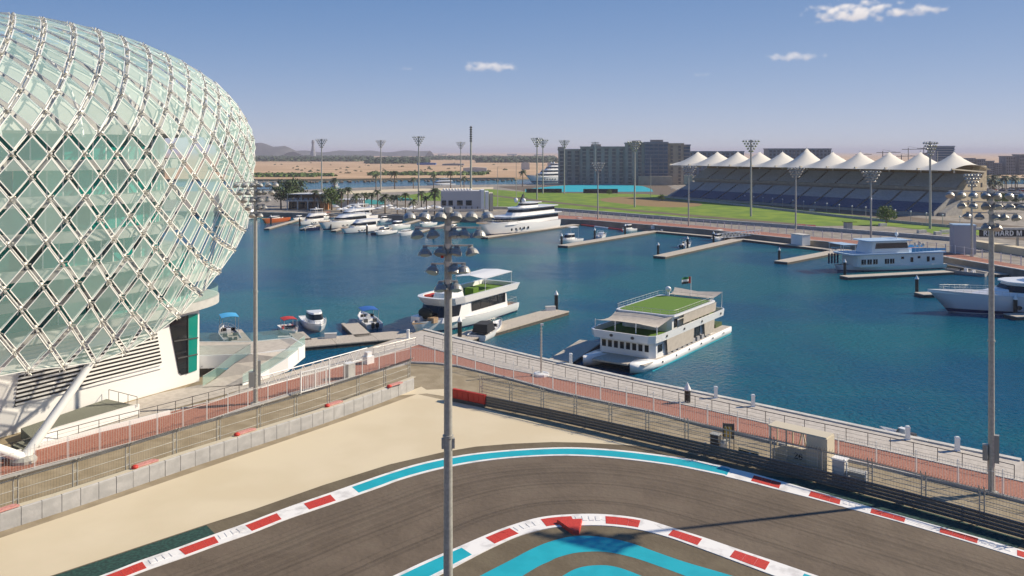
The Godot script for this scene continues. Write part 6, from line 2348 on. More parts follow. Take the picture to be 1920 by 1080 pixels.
	prism(st, edge + [Vector3(16000, 0, -700), Vector3(16000, 0, -26000), Vector3(-16000, 0, -26000), Vector3(-16000, 0, -700)], -4.0, 0.0)
	struct("desert_plain", st, M.desert)
	# boulders along the canal bank
	st = S()
	rng.seed = 5
	for p in along([Vector3(-245.82, 0, -756.36), Vector3(-190.67, 0, -749.55), Vector3(-83.4, 0, -784.91), Vector3(2.5, 0, -800)], 5.0):
		for k in 2:
			ball(st, p + Vector3(rng.randf_range(-2, 2), rng.randf_range(-1.6, -0.5), rng.randf_range(-3, 0)), Vector3(rng.randf_range(0.8, 2.0), rng.randf_range(0.6, 1.2), rng.randf_range(0.8, 2.0)), 5, 3)
	var rocks := struct("canal_bank_rocks", st, M.bark)
	stuff(rocks)
	rocks.set_meta("label", "grey boulders lining the sandy canal bank")
	rocks.set_meta("category", "rocks")
	# dunes far off and the dark two-humped hill
	st = S()
	var hill := []
	for q in [[470, 283], [478, 268.5], [490, 267.5], [500, 270.5], [512, 275], [524, 274.5], [534, 273.5], [543, 277], [548, 284]]:
		var d := 4200.0
		hill.append(Vector3((q[0] - 960.0) / 1600.0 * d, (284.0 - q[1]) / 1600.0 * d + 26.0, -d))
	ridge(st, hill, 260.0)
	struct("hill", st, M.hillrock)
	st = S()
	var low := []
	for k in 30:
		var x := 545.0 + k * 9.0
		low.append(Vector3((x - 960.0) / 1600.0 * 5000.0, (2.0 + 2.2 * sin(k * 0.7) * sin(k * 0.23)) / 1600.0 * 5000.0 + 22.0, -5000.0))
	ridge(st, low, 300.0)
	struct("hill", st, M.hillrock)


func ridge(st: SurfaceTool, top: Array, w: float) -> void:
	var f := top.map(func(v): return Vector3(v.x, 0, v.z + w))
	var b := top.map(func(v): return Vector3(v.x, 0, v.z - w))
	var m := top.map(func(v): return Vector3(v.x, v.y * 0.72, v.z + w * 0.4))
	var n := top.map(func(v): return Vector3(v.x, v.y * 0.72, v.z - w * 0.4))
	loft(st, [f, m, top, n, b], false, false)


# ---------------------------------------------------------------- plants
func palm_tree(h: float, sd: int) -> Node3D:
	var t := Node3D.new()
	rng.seed = sd
	var st := S()
	var lean := Vector3(rng.randf_range(-0.25, 0.25), 0, rng.randf_range(-0.25, 0.25))
	var top := Vector3(0, h, 0) + lean
	tube(st, Vector3.ZERO, Vector3(0, h * 0.5, 0) + lean * 0.3, 0.26, 0.2, 7)
	tube(st, Vector3(0, h * 0.5, 0) + lean * 0.3, top, 0.2, 0.24, 7)
	sp("trunk", st, M.bark, t)
	st = S()
	for i in 26:
		var az := TAU * i / 26.0 + rng.randf_range(-0.12, 0.12)
		var rise := rng.randf_range(-0.35, 1.1)
		var l := rng.randf_range(2.1, 2.9)
		var dir := Vector3(cos(az), 0, sin(az))
		var side := Vector3(-sin(az), 0, cos(az))
		var p := top
		var v := (dir * cos(rise) + Vector3(0, sin(rise), 0)) * l / 5.0
		for k in 5:
			var q := p + v
			var w := [0.16, 0.5, 0.55, 0.42, 0.2][k] as float
			var w2 := [0.5, 0.55, 0.42, 0.2, 0.02][k] as float
			tri(st, p, p + side * w - Vector3(0, w * 0.5, 0) + v * 0.4, q)
			tri(st, p, p - side * w - Vector3(0, w * 0.5, 0) + v * 0.4, q)
			tri(st, p + v * 0.5, p + v * 0.5 + side * w2 - Vector3(0, w2 * 0.6, 0) + v * 0.5, q)
			tri(st, p + v * 0.5, p + v * 0.5 - side * w2 - Vector3(0, w2 * 0.6, 0) + v * 0.5, q)
			p = q
			v = v + Vector3(0, -0.17 * l / 2.6, 0)
	sp("crown", st, M.palm, t)
	return t


func leafy_tree(h: float, r: float, sd: int, m: Material) -> Node3D:
	var t := Node3D.new()
	rng.seed = sd
	var st := S()
	tube(st, Vector3.ZERO, Vector3(0.1, h * 0.45, 0), r * 0.07, r * 0.05, 7)
	for k in 6:
		var az := TAU * k / 6.0
		tube(st, Vector3(0.1, h * 0.42, 0), Vector3(cos(az) * r * 0.55, h * 0.72, sin(az) * r * 0.55), r * 0.035, r * 0.015, 5)
	sp("trunk", st, M.bark, t)
	st = S()
	for k in 22:
		var az := rng.randf() * TAU
		var rr := sqrt(rng.randf()) * r * 0.75
		var c := Vector3(cos(az) * rr, h * rng.randf_range(0.42, 0.88) - rr * 0.25, sin(az) * rr)
		for i in 46:
			var d := Vector3(rng.randfn(), rng.randfn() * 0.7, rng.randfn()).normalized()
			var p := c + d * r * 0.36 * sqrt(rng.randf_range(0.3, 1.0))
			var u := Vector3(rng.randfn(), rng.randfn(), rng.randfn()).normalized() * r * 0.085
			var w := u.cross(d).normalized() * r * 0.05
			quad(st, p - u, p - w, p + u, p + w)
	sp("crown", st, m, t)
	return t


func plant(proto: Node3D, called: String, at: Vector3, size: float, label: String, category: String, group := "") -> void:
	var o := proto.duplicate()
	o.name = numbered(called)
	add_child(o)
	o.position = at
	o.scale = Vector3.ONE * size
	o.rotation.y = rng.randf() * TAU
	tag(o, label, category, group)


func build_plants() -> void:
	var palms := [palm_tree(6.5, 1), palm_tree(7.5, 2), palm_tree(5.2, 3)]
	var trees := [leafy_tree(6.4, 2.9, 4, M.leaf), leafy_tree(6.0, 3.2, 5, M.leaf2)]
	rng.seed = 8
	plant(trees[1], "round_tree", Vector3(132.26, 0, -301.45), 1.2, "round dark green tree alone on the lawn before the grandstand", "tree")
	plant(trees[1], "bushy_tree", Vector3(-79.89, 0, -378.18), 1.8, "bright green bushy tree beside the restaurant", "tree")
	plant(trees[0], "bushy_tree", Vector3(-101.33, 0, -388.79), 2.3, "large dark green tree at the left end of the restaurant", "tree")
	plant(trees[0], "bushy_tree", Vector3(-102.98, 0, -407.84), 2.1, "dark green tree behind the restaurant roof", "tree")
	plant(trees[0], "bushy_tree", Vector3(-103.28, 0, -381.65), 2.0, "dark green tree nearest the glass hotel", "tree")
	plant(trees[1], "lawn_shrub", Vector3(57.71, 0, -507.32), 0.6, "small shrub on the lawn beside the second tyre block", "shrub")
	plant(trees[1], "lawn_shrub", Vector3(78.28, 0, -447.31), 0.62, "low shrub on the bare patch of the lawn", "shrub")
	plant(trees[0], "lawn_shrub", Vector3(94.36, 0, -467.42), 0.4, "tiny shrub near the track edge of the lawn", "shrub")
	var n := 0
	for a in [Vector3(-73.63, 0, -368.14), Vector3(-72.8, 0, -378.18), Vector3(-67.79, 0, -371.43), Vector3(-62.63, 0, -361.74), Vector3(-58.95, 0, -358.62), Vector3(-53.34, 0, -358.62), Vector3(-47.78, 0, -355.56), Vector3(-44.07, 0, -352.54), Vector3(-40.42, 0, -349.58), Vector3(-34.67, 0, -346.67), Vector3(-31.16, 0, -343.8), Vector3(-81.95, 0, -371.43), Vector3(-87.45, 0, -378.18), Vector3(-60.67, 0, -385.19), Vector3(-54.17, 0, -385.19), Vector3(-33.66, 0, -371.43), Vector3(-39.46, 0, -371.43)]:
		plant(palms[n % 3], "palm_tree", a, rng.randf_range(1.05, 1.4), "date palm among the terraces between restaurant and clubhouse", "palm tree", "palms on the marina terrace")
		n += 1
	for a in [Vector3(-117, 0, -562.16), Vector3(-92.08, 0, -577.78), Vector3(-80.56, 0, -585.92), Vector3(-68.71, 0, -594.29), Vector3(-55.39, 0, -602.9), Vector3(-43.33, 0, -602.9), Vector3(-34.41, 0, -611.76), Vector3(52.88, 0, -705.08), Vector3(65.78, 0, -711.11), Vector3(77.1, 0, -717.24), Vector3(91.23, 0, -729.82), Vector3(7.88, 0, -630.3)]:
		plant(palms[n % 3], "palm_tree", a, rng.randf_range(1.3, 1.6), "date palm on the canal bank path", "palm tree", "palms on the canal bank")
		n += 1
	for k in 34:
		var x := rng.randf_range(1768, 1925)
		var y := rng.randf_range(352, 366)
		var d := 1600.0 * EYE / (y - 284.0)
		plant(palms[n % 3], "palm_tree", Vector3((x - 960) / 1600 * d, 0, -d), rng.randf_range(1.0, 1.4), "palm standing in the car park behind the grandstand", "palm tree", "palms in the car park")
		n += 1
	for a in [Vector3(217.1, 0, -416), Vector3(223.76, 0, -420.2), Vector3(221.76, 0, -407.84), Vector3(234.26, 0, -420.2), Vector3(239.2, 0, -416), Vector3(240.88, 0, -407.84), Vector3(256.78, 0, -428.87), Vector3(231.48, 0, -447.31), Vector3(224.1, 0, -396.19)]:
		plant(trees[n % 2], "car_park_tree", a, rng.randf_range(0.7, 1.0), "small leafy tree between parked cars and circuit", "tree", "small trees beside the car park")
		n += 1
	# trees at the foot of the far hotel
	for k in 26:
		var x := rng.randf_range(1045, 1270)
		var y := rng.randf_range(337, 343)
		var d := 1600.0 * EYE / (y - 284.0)
		plant(trees[0], "hotel_tree", Vector3((x - 960) / 1600 * d, 0, -d), rng.randf_range(1.3, 2.0), "dark tree in the belt at the foot of the far hotel", "tree", "trees before the far hotel")
	for p in palms + trees:
		p.free()
	# scrub along the canal and the far woods: too many to count
	scrub("canal_scrub", "green scrub growing along the sandy canal bank", [[440, 590, 329, 332], [470, 622, 328, 331], [694, 912, 325, 329]], 700, 2.6, M.leaf2, 61)
	scrub("distant_woods", "dark green belt of far woods on the plain", [[440, 800, 297, 303], [470, 700, 294, 302], [800, 1040, 295, 300], [690, 800, 300, 307], [900, 1040, 300, 305]], 3000, 8.0, M.leaf, 62)
	scrub("desert_bushes", "scattered dry bushes on the desert plain", [[440, 1040, 305, 326], [1560, 1920, 325, 334]], 160, 2.0, M.leaf, 63)


func scrub(called: String, label: String, areas: Array, count: int, size: float, m: Material, sd: int) -> void:
	rng.seed = sd
	var st := S()
	for i in 26:
		var d := Vector3(rng.randfn(), absf(rng.randfn()) * 0.8, rng.randfn()).normalized()
		var p := d * rng.randf_range(0.5, 1.0)
		var u := Vector3(rng.randfn(), rng.randfn(), rng.randfn()).normalized() * 0.4
		var w := u.cross(d).normalized() * 0.28
		quad(st, p - u, p - w, p + u, p + w)
	var mm := MultiMesh.new()
	mm.transform_format = MultiMesh.TRANSFORM_3D
	mm.mesh = done(st)
	mm.instance_count = count
	for k in count:
		var a: Array = areas[rng.randi() % areas.size()]
		var y := rng.randf_range(a[2], a[3])
		var d := 1600.0 * EYE / (y - 284.0)
		var x := rng.randf_range(a[0], a[1])
		var s := size * rng.randf_range(0.5, 1.4)
		mm.set_instance_transform(k, Transform3D(Basis(Vector3.UP, rng.randf() * TAU).scaled(Vector3(s * 1.4, s, s * 1.4)), Vector3((x - 960) / 1600 * d, 0, -d)))
	var o := MultiMeshInstance3D.new()
	o.name = called
	o.multimesh = mm
	o.material_override = m
	add_child(o)
	tag(o, label, "scrub")
	stuff(o)


# ---------------------------------------------------------------- grandstand
func build_grandstand() -> void:
	var near := Vector3(169.75, 0, -343.8)
	var far := Vector3(87.45, 0, -472.73)
	var L := near.distance_to(far)
	var t := thing("grandstand", "long grandstand with white peaked tent roof and blue seats", "grandstand", far, yaw(near - far))
	# local: x along the stand from its far end, -z towards its back
	var st: SurfaceTool
	var seat_blue := nmat([0.03, 0.085, 0.18], [0.05, 0.12, 0.24], 9.0, 51, 0.7)
	var seat_grey := nmat([0.28, 0.32, 0.36], [0.36, 0.4, 0.44], 9.0, 52, 0.7)
	var conc := nmat([0.3, 0.29, 0.27], [0.4, 0.38, 0.34], 12.0, 53, 0.85)
	var beige := nmat([0.42, 0.35, 0.24], [0.52, 0.44, 0.31], 10.0, 54, 0.85)
	var blocks := 13
	var w := L / blocks
	for k in blocks:
		var x0 := w * k + 0.5
		var x1 := w * (k + 1) - 0.5
		st = S()
		stepped(st, x0, x1, 0.0, 1.2, -8.0, 4.9, 7)
		sp("lower_seats", st, seat_blue, t)
		st = S()
		stepped(st, x0, x1, -8.0, 4.9, -16.0, 9.0, 7)
		sp("middle_seats", st, seat_grey, t)
		st = S()
		stepped(st, x0, x1, -17.5, 11.0, -28.0, 16.5, 9)
		sp("upper_seats", st, seat_grey, t)
	st = S()
	prism_x(st, [[0, 0], [0, 1.0], [-8.0, 4.6], [-16.2, 8.6], [-16.2, 0]], 0.0, L)
	sp("lower_terrace", st, conc, t)
	st = S()
	prism_x(st, [[-17.2, 9.6], [-17.2, 10.8], [-28.2, 16.2], [-28.2, 14.5]], 0.0, L)
	sp("upper_terrace", st, conc, t)
	st = S()
	box(st, Vector3(L / 2, 9.6, -19.0), Vector3(L, 2.2, 0.4))
	sp("concourse_wall", st, conc, t)
	st = S()
	box(st, Vector3(L / 2, 10.0, -29.0), Vector3(L, 20.0, 0.8))
	var bw := sp("back_wall", st, mat(0.3, 0.22, 0.13, 0.8), t)
	for k in 9:
		st = S()
		box(st, Vector3(8.0 + k * 16.0, 18.0, -28.3), Vector3(5.5 if k % 2 else 3.6, 2.0, 0.5))
		sp("wall_box", st, beige, bw)
	# near end: stepped beige end wall with shaded openings painted as black panels, and the stair block
	st = S()
	prism_x(st, [[-15.0, 0], [-15.0, 9.0], [-19.0, 12.5], [-27.0, 17.0], [-29.5, 20.0], [-34.0, 20.0], [-34.0, 0]], L + 0.2, L + 3.0)
	var ew := sp("end_wall", st, beige, t)
	for q in [[-24.0, 8.0], [-24.0, 12.0], [-30.0, 8.0], [-30.0, 12.0], [-30.0, 16.0], [-20.0, 5.0]]:
		st = S()
		box(st, Vector3(L + 3.02, q[1], q[0]), Vector3(0.1, 1.8, 1.2))
		sp("opening_shade", st, M.black, ew)
	st = S()
	prism_x(st, [[0.4, 0], [0.4, 1.6], [-15.0, 9.4], [-15.0, 0]], L + 0.2, L + 0.6)
	sp("end_parapet", st, conc, t)
	for x in [-2.4, L + 2.4]:
		st = S()
		prism_x(st, [[-2.0, 0], [-2.0, 1.4], [-14.0, 6.0], [-14.0, 0]], x - 1.6, x + 1.6)
		sp("stair", st, conc, t)
	# eleven membrane tents on masts
	var n := 11
	var tw := (L + 10.0) / n
	for k in n:
		var cx := -5.0 + tw * (k + 0.5)
		var high := 8.4 if k == 5 else 6.6
		st = S()
		var g := 12
		var rows := []
		for i in g + 1:
			var row := []
			for j in g + 1:
				var u := i / float(g) * 2.0 - 1.0
				var v := j / float(g) * 2.0 - 1.0
				var r := sqrt(u * u + v * v)
				var y := 18.3 + 3.0 * (1.0 - v * v) * (1.0 - 0.25 * u * u) + (high - 2.0) * pow(maxf(0.0, 1.0 - r / 1.1), 2.1)
				row.append(Vector3(cx + u * tw / 2, y, -19.0 + v * 15.0))
			rows.append(row)
		loft(st, rows, false, false)
		var tent := sp("tent_roof", st, M.membrane, t)
		st = S()
		tube(st, Vector3(cx, 17.0, -19.0), Vector3(cx, 19.4 + high + 0.4, -19.0), 0.35, 0.2, 7)
		sp("tent_mast", st, M.white, tent)
	for k in n + 1:
		st = S()
		bar(st, Vector3(-5.0 + tw * k, 17.5, -29.0), Vector3(-5.0 + tw * k, 18.9, -4.5), 0.5, 0.5)
		sp("roof_beam", st, M.cream, t)
	# lamp posts along the track fence
	for p in resample([Vector3(95.98, 0, -513.58), Vector3(122.2, 0, -416), Vector3(139.83, 0, -349.58), Vector3(148, 0, -320), Vector3(153.8, 0, -292.96)], 28):
		var l := thing("track_lamp_post", "thin white post with a round head along the grandstand track fence", "lamp post", p, 0.0, "white posts along the grandstand straight")
		st = S()
		tube(st, Vector3.ZERO, Vector3(0, 3.4, 0), 0.11, 0.09, 6)
		sp("post", st, M.galv, l)
		st = S()
		ball(st, Vector3(0, 3.6, 0), Vector3(0.32, 0.36, 0.32), 8, 6)
		sp("head", st, M.white, l)
	# big screen on its frame
	t = thing("trackside_screen", "grey back of a trackside screen at the far end of the grandstand", "screen", Vector3(102.76, 0, -495.24), yaw(far - near))
	st = S()
	box(st, Vector3(0, 9.4, 0), Vector3(7.0, 5.2, 1.2))
	sp("cabinet", st, M.palewall, t)
	st = S()
	box(st, Vector3(-0.5, 12.1, 0), Vector3(8.4, 0.25, 1.6))
	sp("top_beam", st, M.white, t)
	for x in [-2.4, 2.4]:
		st = S()
		bar(st, Vector3(x, 0, 0), Vector3(x, 6.9, 0), 0.5, 0.5)
		sp("leg", st, M.darksteel, t)


func stepped(st: SurfaceTool, x0: float, x1: float, z0: float, y0: float, z1: float, y1: float, n: int) -> void:
	for i in n:
		var za := lerpf(z0, z1, float(i) / n)
		var zb := lerpf(z0, z1, float(i + 1) / n)
		var ya := lerpf(y0, y1, float(i) / n)
		var yb := lerpf(y0, y1, float(i + 1) / n)
		quad(st, Vector3(x0, ya, za), Vector3(x1, ya, za), Vector3(x1, yb, za), Vector3(x0, yb, za))
		quad(st, Vector3(x0, yb, za), Vector3(x1, yb, za), Vector3(x1, yb, zb), Vector3(x0, yb, zb))


# profile given as (z, y), extruded along x
func prism_x(st: SurfaceTool, prof: Array, x0: float, x1: float) -> void:
	var p := PackedVector2Array()
	for v in prof:
		p.append(Vector2(v[0], v[1]))
	var t := Geometry2D.triangulate_polygon(p)
	for x in [x0, x1]:
		for i in range(0, t.size(), 3):
			tri(st, Vector3(x, p[t[i]].y, p[t[i]].x), Vector3(x, p[t[i + 1]].y, p[t[i + 1]].x), Vector3(x, p[t[i + 2]].y, p[t[i + 2]].x))
	for i in p.size():
		var j := (i + 1) % p.size()
		quad(st, Vector3(x0, p[i].y, p[i].x), Vector3(x0, p[j].y, p[j].x), Vector3(x1, p[j].y, p[j].x), Vector3(x1, p[i].y, p[i].x))


# ---------------------------------------------------------------- buildings
# a slab block: wall with bays of recessed glazing and floor bands
func block(t: Node3D, x0: float, x1: float, z: float, depth: float, h: float, floors: int, bays: int, wall: Material, glass: Material, share := 0.5) -> void:
	var st := S()
	var b := S()
	var w := (x1 - x0) / bays
	box(st, Vector3((x0 + x1) / 2, h / 2, z - depth / 2), Vector3(x1 - x0, h, depth))
	sp("wall", st, wall, t)
	st = S()
	box(st, Vector3((x0 + x1) / 2, h + 0.5, z - depth / 2), Vector3((x1 - x0) + 1.0, 1.0, depth + 1.0))
	sp("roof", st, wall, t)
	var fh := h / floors
	for i in bays:
		st = S()
		var cx := x0 + w * (i + 0.5)
		box(st, Vector3(cx, h * 0.5, z + 0.12), Vector3(w * share, h * 0.94, 0.3))
		var win := sp("window_bay", st, glass, t)
		b = S()
		for k in floors:
			box(b, Vector3(cx, fh * (k + 0.95), z + 0.5), Vector3(w * share * 1.08, fh * 0.26, 0.9))
		stuff(sp("balconies", b, wall, win))


func build_buildings() -> void:
	var st: SurfaceTool
	var warm := nmat([0.34, 0.29, 0.245], [0.42, 0.365, 0.31], 40.0, 55, 0.85)
	var beige := nmat([0.36, 0.3, 0.22], [0.44, 0.37, 0.28], 30.0, 56, 0.85)
	var grey := nmat([0.2, 0.21, 0.23], [0.27, 0.28, 0.3], 40.0, 57, 0.8)
	var darkglass := mat(0.09, 0.095, 0.105, 0.15)
	var blueglass := mat(0.025, 0.09, 0.16, 0.12)
	# far hotel: a long stepped wing and a taller glazed block
	var t := thing("far_hotel", "long brown hotel with stepped bays and a tall blue glass front", "hotel", Vector3(83.87, 0, -670.97), -0.12)
	var m := 0.42
	block(t, -48.0, -30.0, -6.0, 16.0, 27.0, 9, 3, warm, darkglass)
	block(t, -30.0, 5.0, -2.0, 16.0, 29.0, 10, 6, warm, darkglass)
	block(t, 5.0, 20.0, 1.0, 18.0, 32.0, 11, 2, warm, darkglass, 0.35)
	block(t, 20.0, 38.0, 3.0, 20.0, 32.5, 11, 5, grey, blueglass, 0.9)
	block(t, 38.0, 50.0, 1.5, 18.0, 31.5, 11, 2, beige, darkglass, 0.3)
	block(t, 50.0, 55.5, -2.0, 14.0, 30.5, 11, 1, grey, blueglass, 0.85)
	for q in [[-46, 28.2, 5.0], [-18, 30.2, 8.0], [14, 33.2, 7.0], [30, 33.8, 10.0]]:
		st = S()
		box(st, Vector3(q[0], q[1], -12.0), Vector3(q[2], 3.0, 6.0))
		sp("roof_plant", st, warm, t)
	st = S()
	box(st, Vector3(28, 3.5, 8.0), Vector3(26, 7.0, 9.0))
	sp("podium", st, beige, t)
	# blocks behind the grandstand
	for q in [[Vector3(204.68, 0, -885.11), 25.4, 40.0, 7, 15, "long grey apartment block behind the left part of the tent roof"], [Vector3(298.72, 0, -885.11), 28.2, 36.0, 8, 16, "long grey apartment block behind the middle of the tent roof"]]:
		t = thing("apartment_block", q[5], "building", q[0], 0.0)
		block(t, -36.0 * q[2] / 40.0, 36.0 * q[2] / 40.0, 0.0, 18.0, q[1], q[3], q[4], grey, darkglass, 0.55)
	# blue tower
	t = thing("office_tower", "blue glass tower block with white floor bands right of the grandstand", "tower", Vector3(458.96, 0, -904.35))
	block(t, -10.0, 10.0, 0.0, 18.0, 31.0, 12, 1, mat(0.3, 0.33, 0.37, 0.5), blueglass, 0.94)
	# skyline to the right across the water
	rng.seed = 12
	for q in [[1746, 14, 288], [1803, 13, 299], [1822, 12, 298], [1840, 15, 299.5], [1858, 12, 303], [1872, 13, 307], [1895, 17, 294], [1917, 10, 291]]:
		var d := 950.0
		t = thing("waterfront_block", "hazy grey waterfront block %s" % ["beside the blue tower" if q[0] < 1850 else "at the far end of the bay"], "building", Vector3((q[0] - 960.0) / 1600.0 * d, 0, -d), 0.0, "hazy blocks across the bay")
		block(t, -q[1] * 0.3, q[1] * 0.3, 0.0, 14.0, 26.0 + (284.0 - q[2]) / 1600.0 * d, 6, 4, grey, darkglass, 0.6)
	# tower cranes over the tents
	for q in [[1612, 287], [1655, 283], [1703, 277], [1732, 275], [1690, 290]]:
		var d := 1300.0
		t = thing("tower_crane", "thin tower crane on the hazy skyline beyond the tents", "crane", Vector3((q[0] - 960.0) / 1600.0 * d, 0, -d), rng.randf_range(-0.6, 0.6), "tower cranes on the skyline")
		var h: float = 26.0 + (284.0 - q[1]) / 1600.0 * d
		st = S()
		bar(st, Vector3.ZERO, Vector3(0, h, 0), 0.9, 0.9)
		sp("tower", st, M.darksteel, t)
		st = S()
		bar(st, Vector3(-9, h - 2.5, 0), Vector3(26, h - 2.0, 0), 0.7, 0.9)
		tube(st, Vector3(0, h + 2.0, 0), Vector3(22, h - 2.0, 0), 0.15, 0.15, 4)
		sp("jib", st, M.darksteel, t)
	# low sheds on the desert plain
	for q in [[655, 291.5, 30, 5, 0], [640, 292, 12, 8, 1], [623, 292, 16, 6, 0], [612, 291, 10, 7, 1], [702, 288.5, 30, 16, 2], [675, 288.5, 12, 22, 2], [891, 322, 30, 5, 1], [560, 289.5, 110, 5, 1], [770, 303, 14, 4, 2], [850, 310, 40, 3, 2], [985, 318, 12, 9, 1], [1033, 318, 10, 9, 1], [740, 289, 50, 8, 2], [960, 291, 70, 8, 2], [1010, 291, 60, 6, 2], [800, 309, 36, 3.5, 3], [830, 290, 80, 7, 2]]:
		var d: float = 1600.0 * EYE / (q[1] - 284.0)
		t = thing("low_shed", "%s low shed out on the desert plain" % ["white", "pale", "grey", "blue"][q[4]], "shed", Vector3((q[0] - 960.0) / 1600.0 * d, 0, -d), 0.0, "%s sheds on the desert plain" % ["white", "pale", "grey", "blue"][q[4]])
		st = S()
		box(st, Vector3(0, q[3] / 2.0, 0), Vector3(q[2], q[3], q[2] * 0.5))
		sp("wall", st, [M.white, M.palewall, grey, M.blue][q[4]], t)
		st = S()
		prism_xy(st, [[-q[2] * 0.52, q[3]], [q[2] * 0.52, q[3]], [0, q[3] * 1.2]], -q[2] * 0.26, q[2] * 0.26)
		sp("roof", st, [M.white, M.palewall, grey, M.blue][q[4]], t)
	t = thing("observation_tower", "slim waisted tower standing on the desert horizon", "tower", Vector3((587.0 - 960.0) / 1600.0 * 3600.0, 0, -3600.0))
	st = S()
	lathe(st, Vector3.ZERO, [[16, 0], [8, 30], [5, 55], [7, 66], [4, 74]], 10)
	sp("shaft", st, grey, t)
	# white clubhouse with fins
	t = thing("clubhouse", "white flat-roofed clubhouse with tall fins and square windows", "building", Vector3(-20.2, 0, -371.43), 0.06)
	st = S()
	box(st, Vector3(-2.0, 4.4, -6.0), Vector3(17.5, 8.8, 12.0))
	sp("wall", st, M.clubgrey, t)
	for k in 3:
		st = S()
		box(st, Vector3(7.4 + 1.9 * k, 4.6 - 0.35 * k, -4.0), Vector3(1.5, 9.2 - 0.7 * k, 9.0))
		sp("fin", st, M.cream if k == 2 else M.white, t)
	for x in [-9.4, -6.5, -2.5, 1.4]:
		st = S()
		box(st, Vector3(x, 3.6, 0.03), Vector3(1.9 if x < -5 else 2.5, 2.2, 0.12))
		sp("window", st, M.glass, t)
	for k in 7:
		st = S()
		box(st, Vector3(-9.8 + 2.5 * k, 1.0, 0.2), Vector3(0.4, 2.0, 0.4))
		sp("ground_floor_post", st, M.darksteel, t)
	for k in 10:
		st = S()
		ball(st, Vector3(-9.5 + 1.3 * k, 9.3, -3.0), Vector3(0.6, 0.55, 0.6), 7, 5)
		sp("roof_parasol", st, M.white, t)
	# restaurant with upper terrace
	t = thing("restaurant", "two-storey restaurant with white flat roof over a dark open terrace", "building", Vector3(-91.12, 0, -381.65), 0.05)
	st = S()
	box(st, Vector3(0, 1.9, -7.5), Vector3(18.0, 3.8, 4.0))
	sp("ground_floor", st, M.teak, t)
	for k in 5:
		st = S()
		box(st, Vector3(-7.2 + 3.4 * k, 1.6, -5.45), Vector3(2.6, 2.6, 0.1))
		sp("shop_window", st, M.glass, t)
	st = S()
	box(st, Vector3(0, 4.0, -4.0), Vector3(20.0, 0.5, 11.0))
	sp("terrace_slab", st, M.palewall, t)
	st = S()
	box(st, Vector3(0.5, 5.3, -7.5), Vector3(16.0, 2.2, 2.5))
	sp("terrace_bar", st, M.teak, t)
	for k in 8:
		st = S()
		box(st, Vector3(-8.0 + 2.3 * k, 4.75, -0.6), Vector3(1.5, 1.0, 1.1))
		sp("terrace_sofa", st, M.greycloth, t)
	for x in [-9.0, -3.0, 3.0, 10.5]:
		st = S()
		bar(st, Vector3(x, 4.2, 0.8), Vector3(x, 6.9, 0.8), 0.25, 0.25)
		sp("roof_post", st, M.palewall, t)
	st = S()
	box(st, Vector3(1.0, 7.0, -4.0), Vector3(20.5, 0.3, 10.5))
	sp("roof", st, M.white, t)
	for x in [-9.0, -4.5, 0.0, 4.5]:
		st = S()
		box(st, Vector3(x, 1.9, 1.2), Vector3(0.5, 3.8, 0.5))
		sp("column", st, M.palewall, t)
	st = S()
	box(st, Vector3(7.3, 2.4, 0.4), Vector3(3.5, 4.8, 2.5))
	sp("orange_wall", st, M.orangewall, t)
	t = thing("long_pavilion", "low white pavilion with flat roof right of the restaurant", "building", Vector3(-76.25, 0, -400), 0.1)
	st = S()
	box(st, Vector3(0, 1.6, -3.0), Vector3(13.0, 3.2, 6.0))
	sp("wall", st, M.palewall, t)
	st = S()
	box(st, Vector3(0, 3.4, -3.0), Vector3(14.5, 0.35, 7.5))
	sp("roof", st, M.white, t)
	# parasols and awnings on the marina terrace
	rng.seed = 17
	var proto: Node3D = null
	for k in 30:
		var x := 632.0 + k * 6.9 + rng.randf_range(-3, 3)
		var y := rng.randf_range(395.5, 404.0)
		var d := 1600.0 * EYE / (y - 284.0)
		var at := Vector3((x - 960) / 1600 * d, 0, -d)
		if proto == null:
			proto = thing("parasol", "white parasol on the crowded marina terrace", "parasol", at, 0.0, "white parasols on the marina terrace")
			st = S()
			tube(st, Vector3.ZERO, Vector3(0, 2.6, 0), 0.05, 0.05, 5)
			sp("pole", st, M.steel, proto)
			st = S()
			lathe(st, Vector3.ZERO, [[1.6, 2.25], [0.9, 2.65], [0.0, 2.95]], 8)
			sp("canopy", st, M.white, proto)
			continue
		dup(proto, at, rng.randf() * 3.0)
	for q in [Vector3(-51.24, 0, -407.84), Vector3(-56.42, 0, -416)]:
		t = thing("green_awning", "teal green awning roof on the marina terrace", "awning", q, 0.1, "teal awnings on the terrace")
		st = S()
		prism_xy(st, [[-4, 2.6], [4, 2.6], [3.2, 3.5], [-3.2, 3.5]], -2.5, 2.5)
		sp("roof", st, M.farteal, t)
		st = S()
		for e in [-3.6, 3.6]:
			bar(st, Vector3(e, 0, 2), Vector3(e, 2.6, 2), 0.15, 0.15)
		sp("post", st, M.white, t)


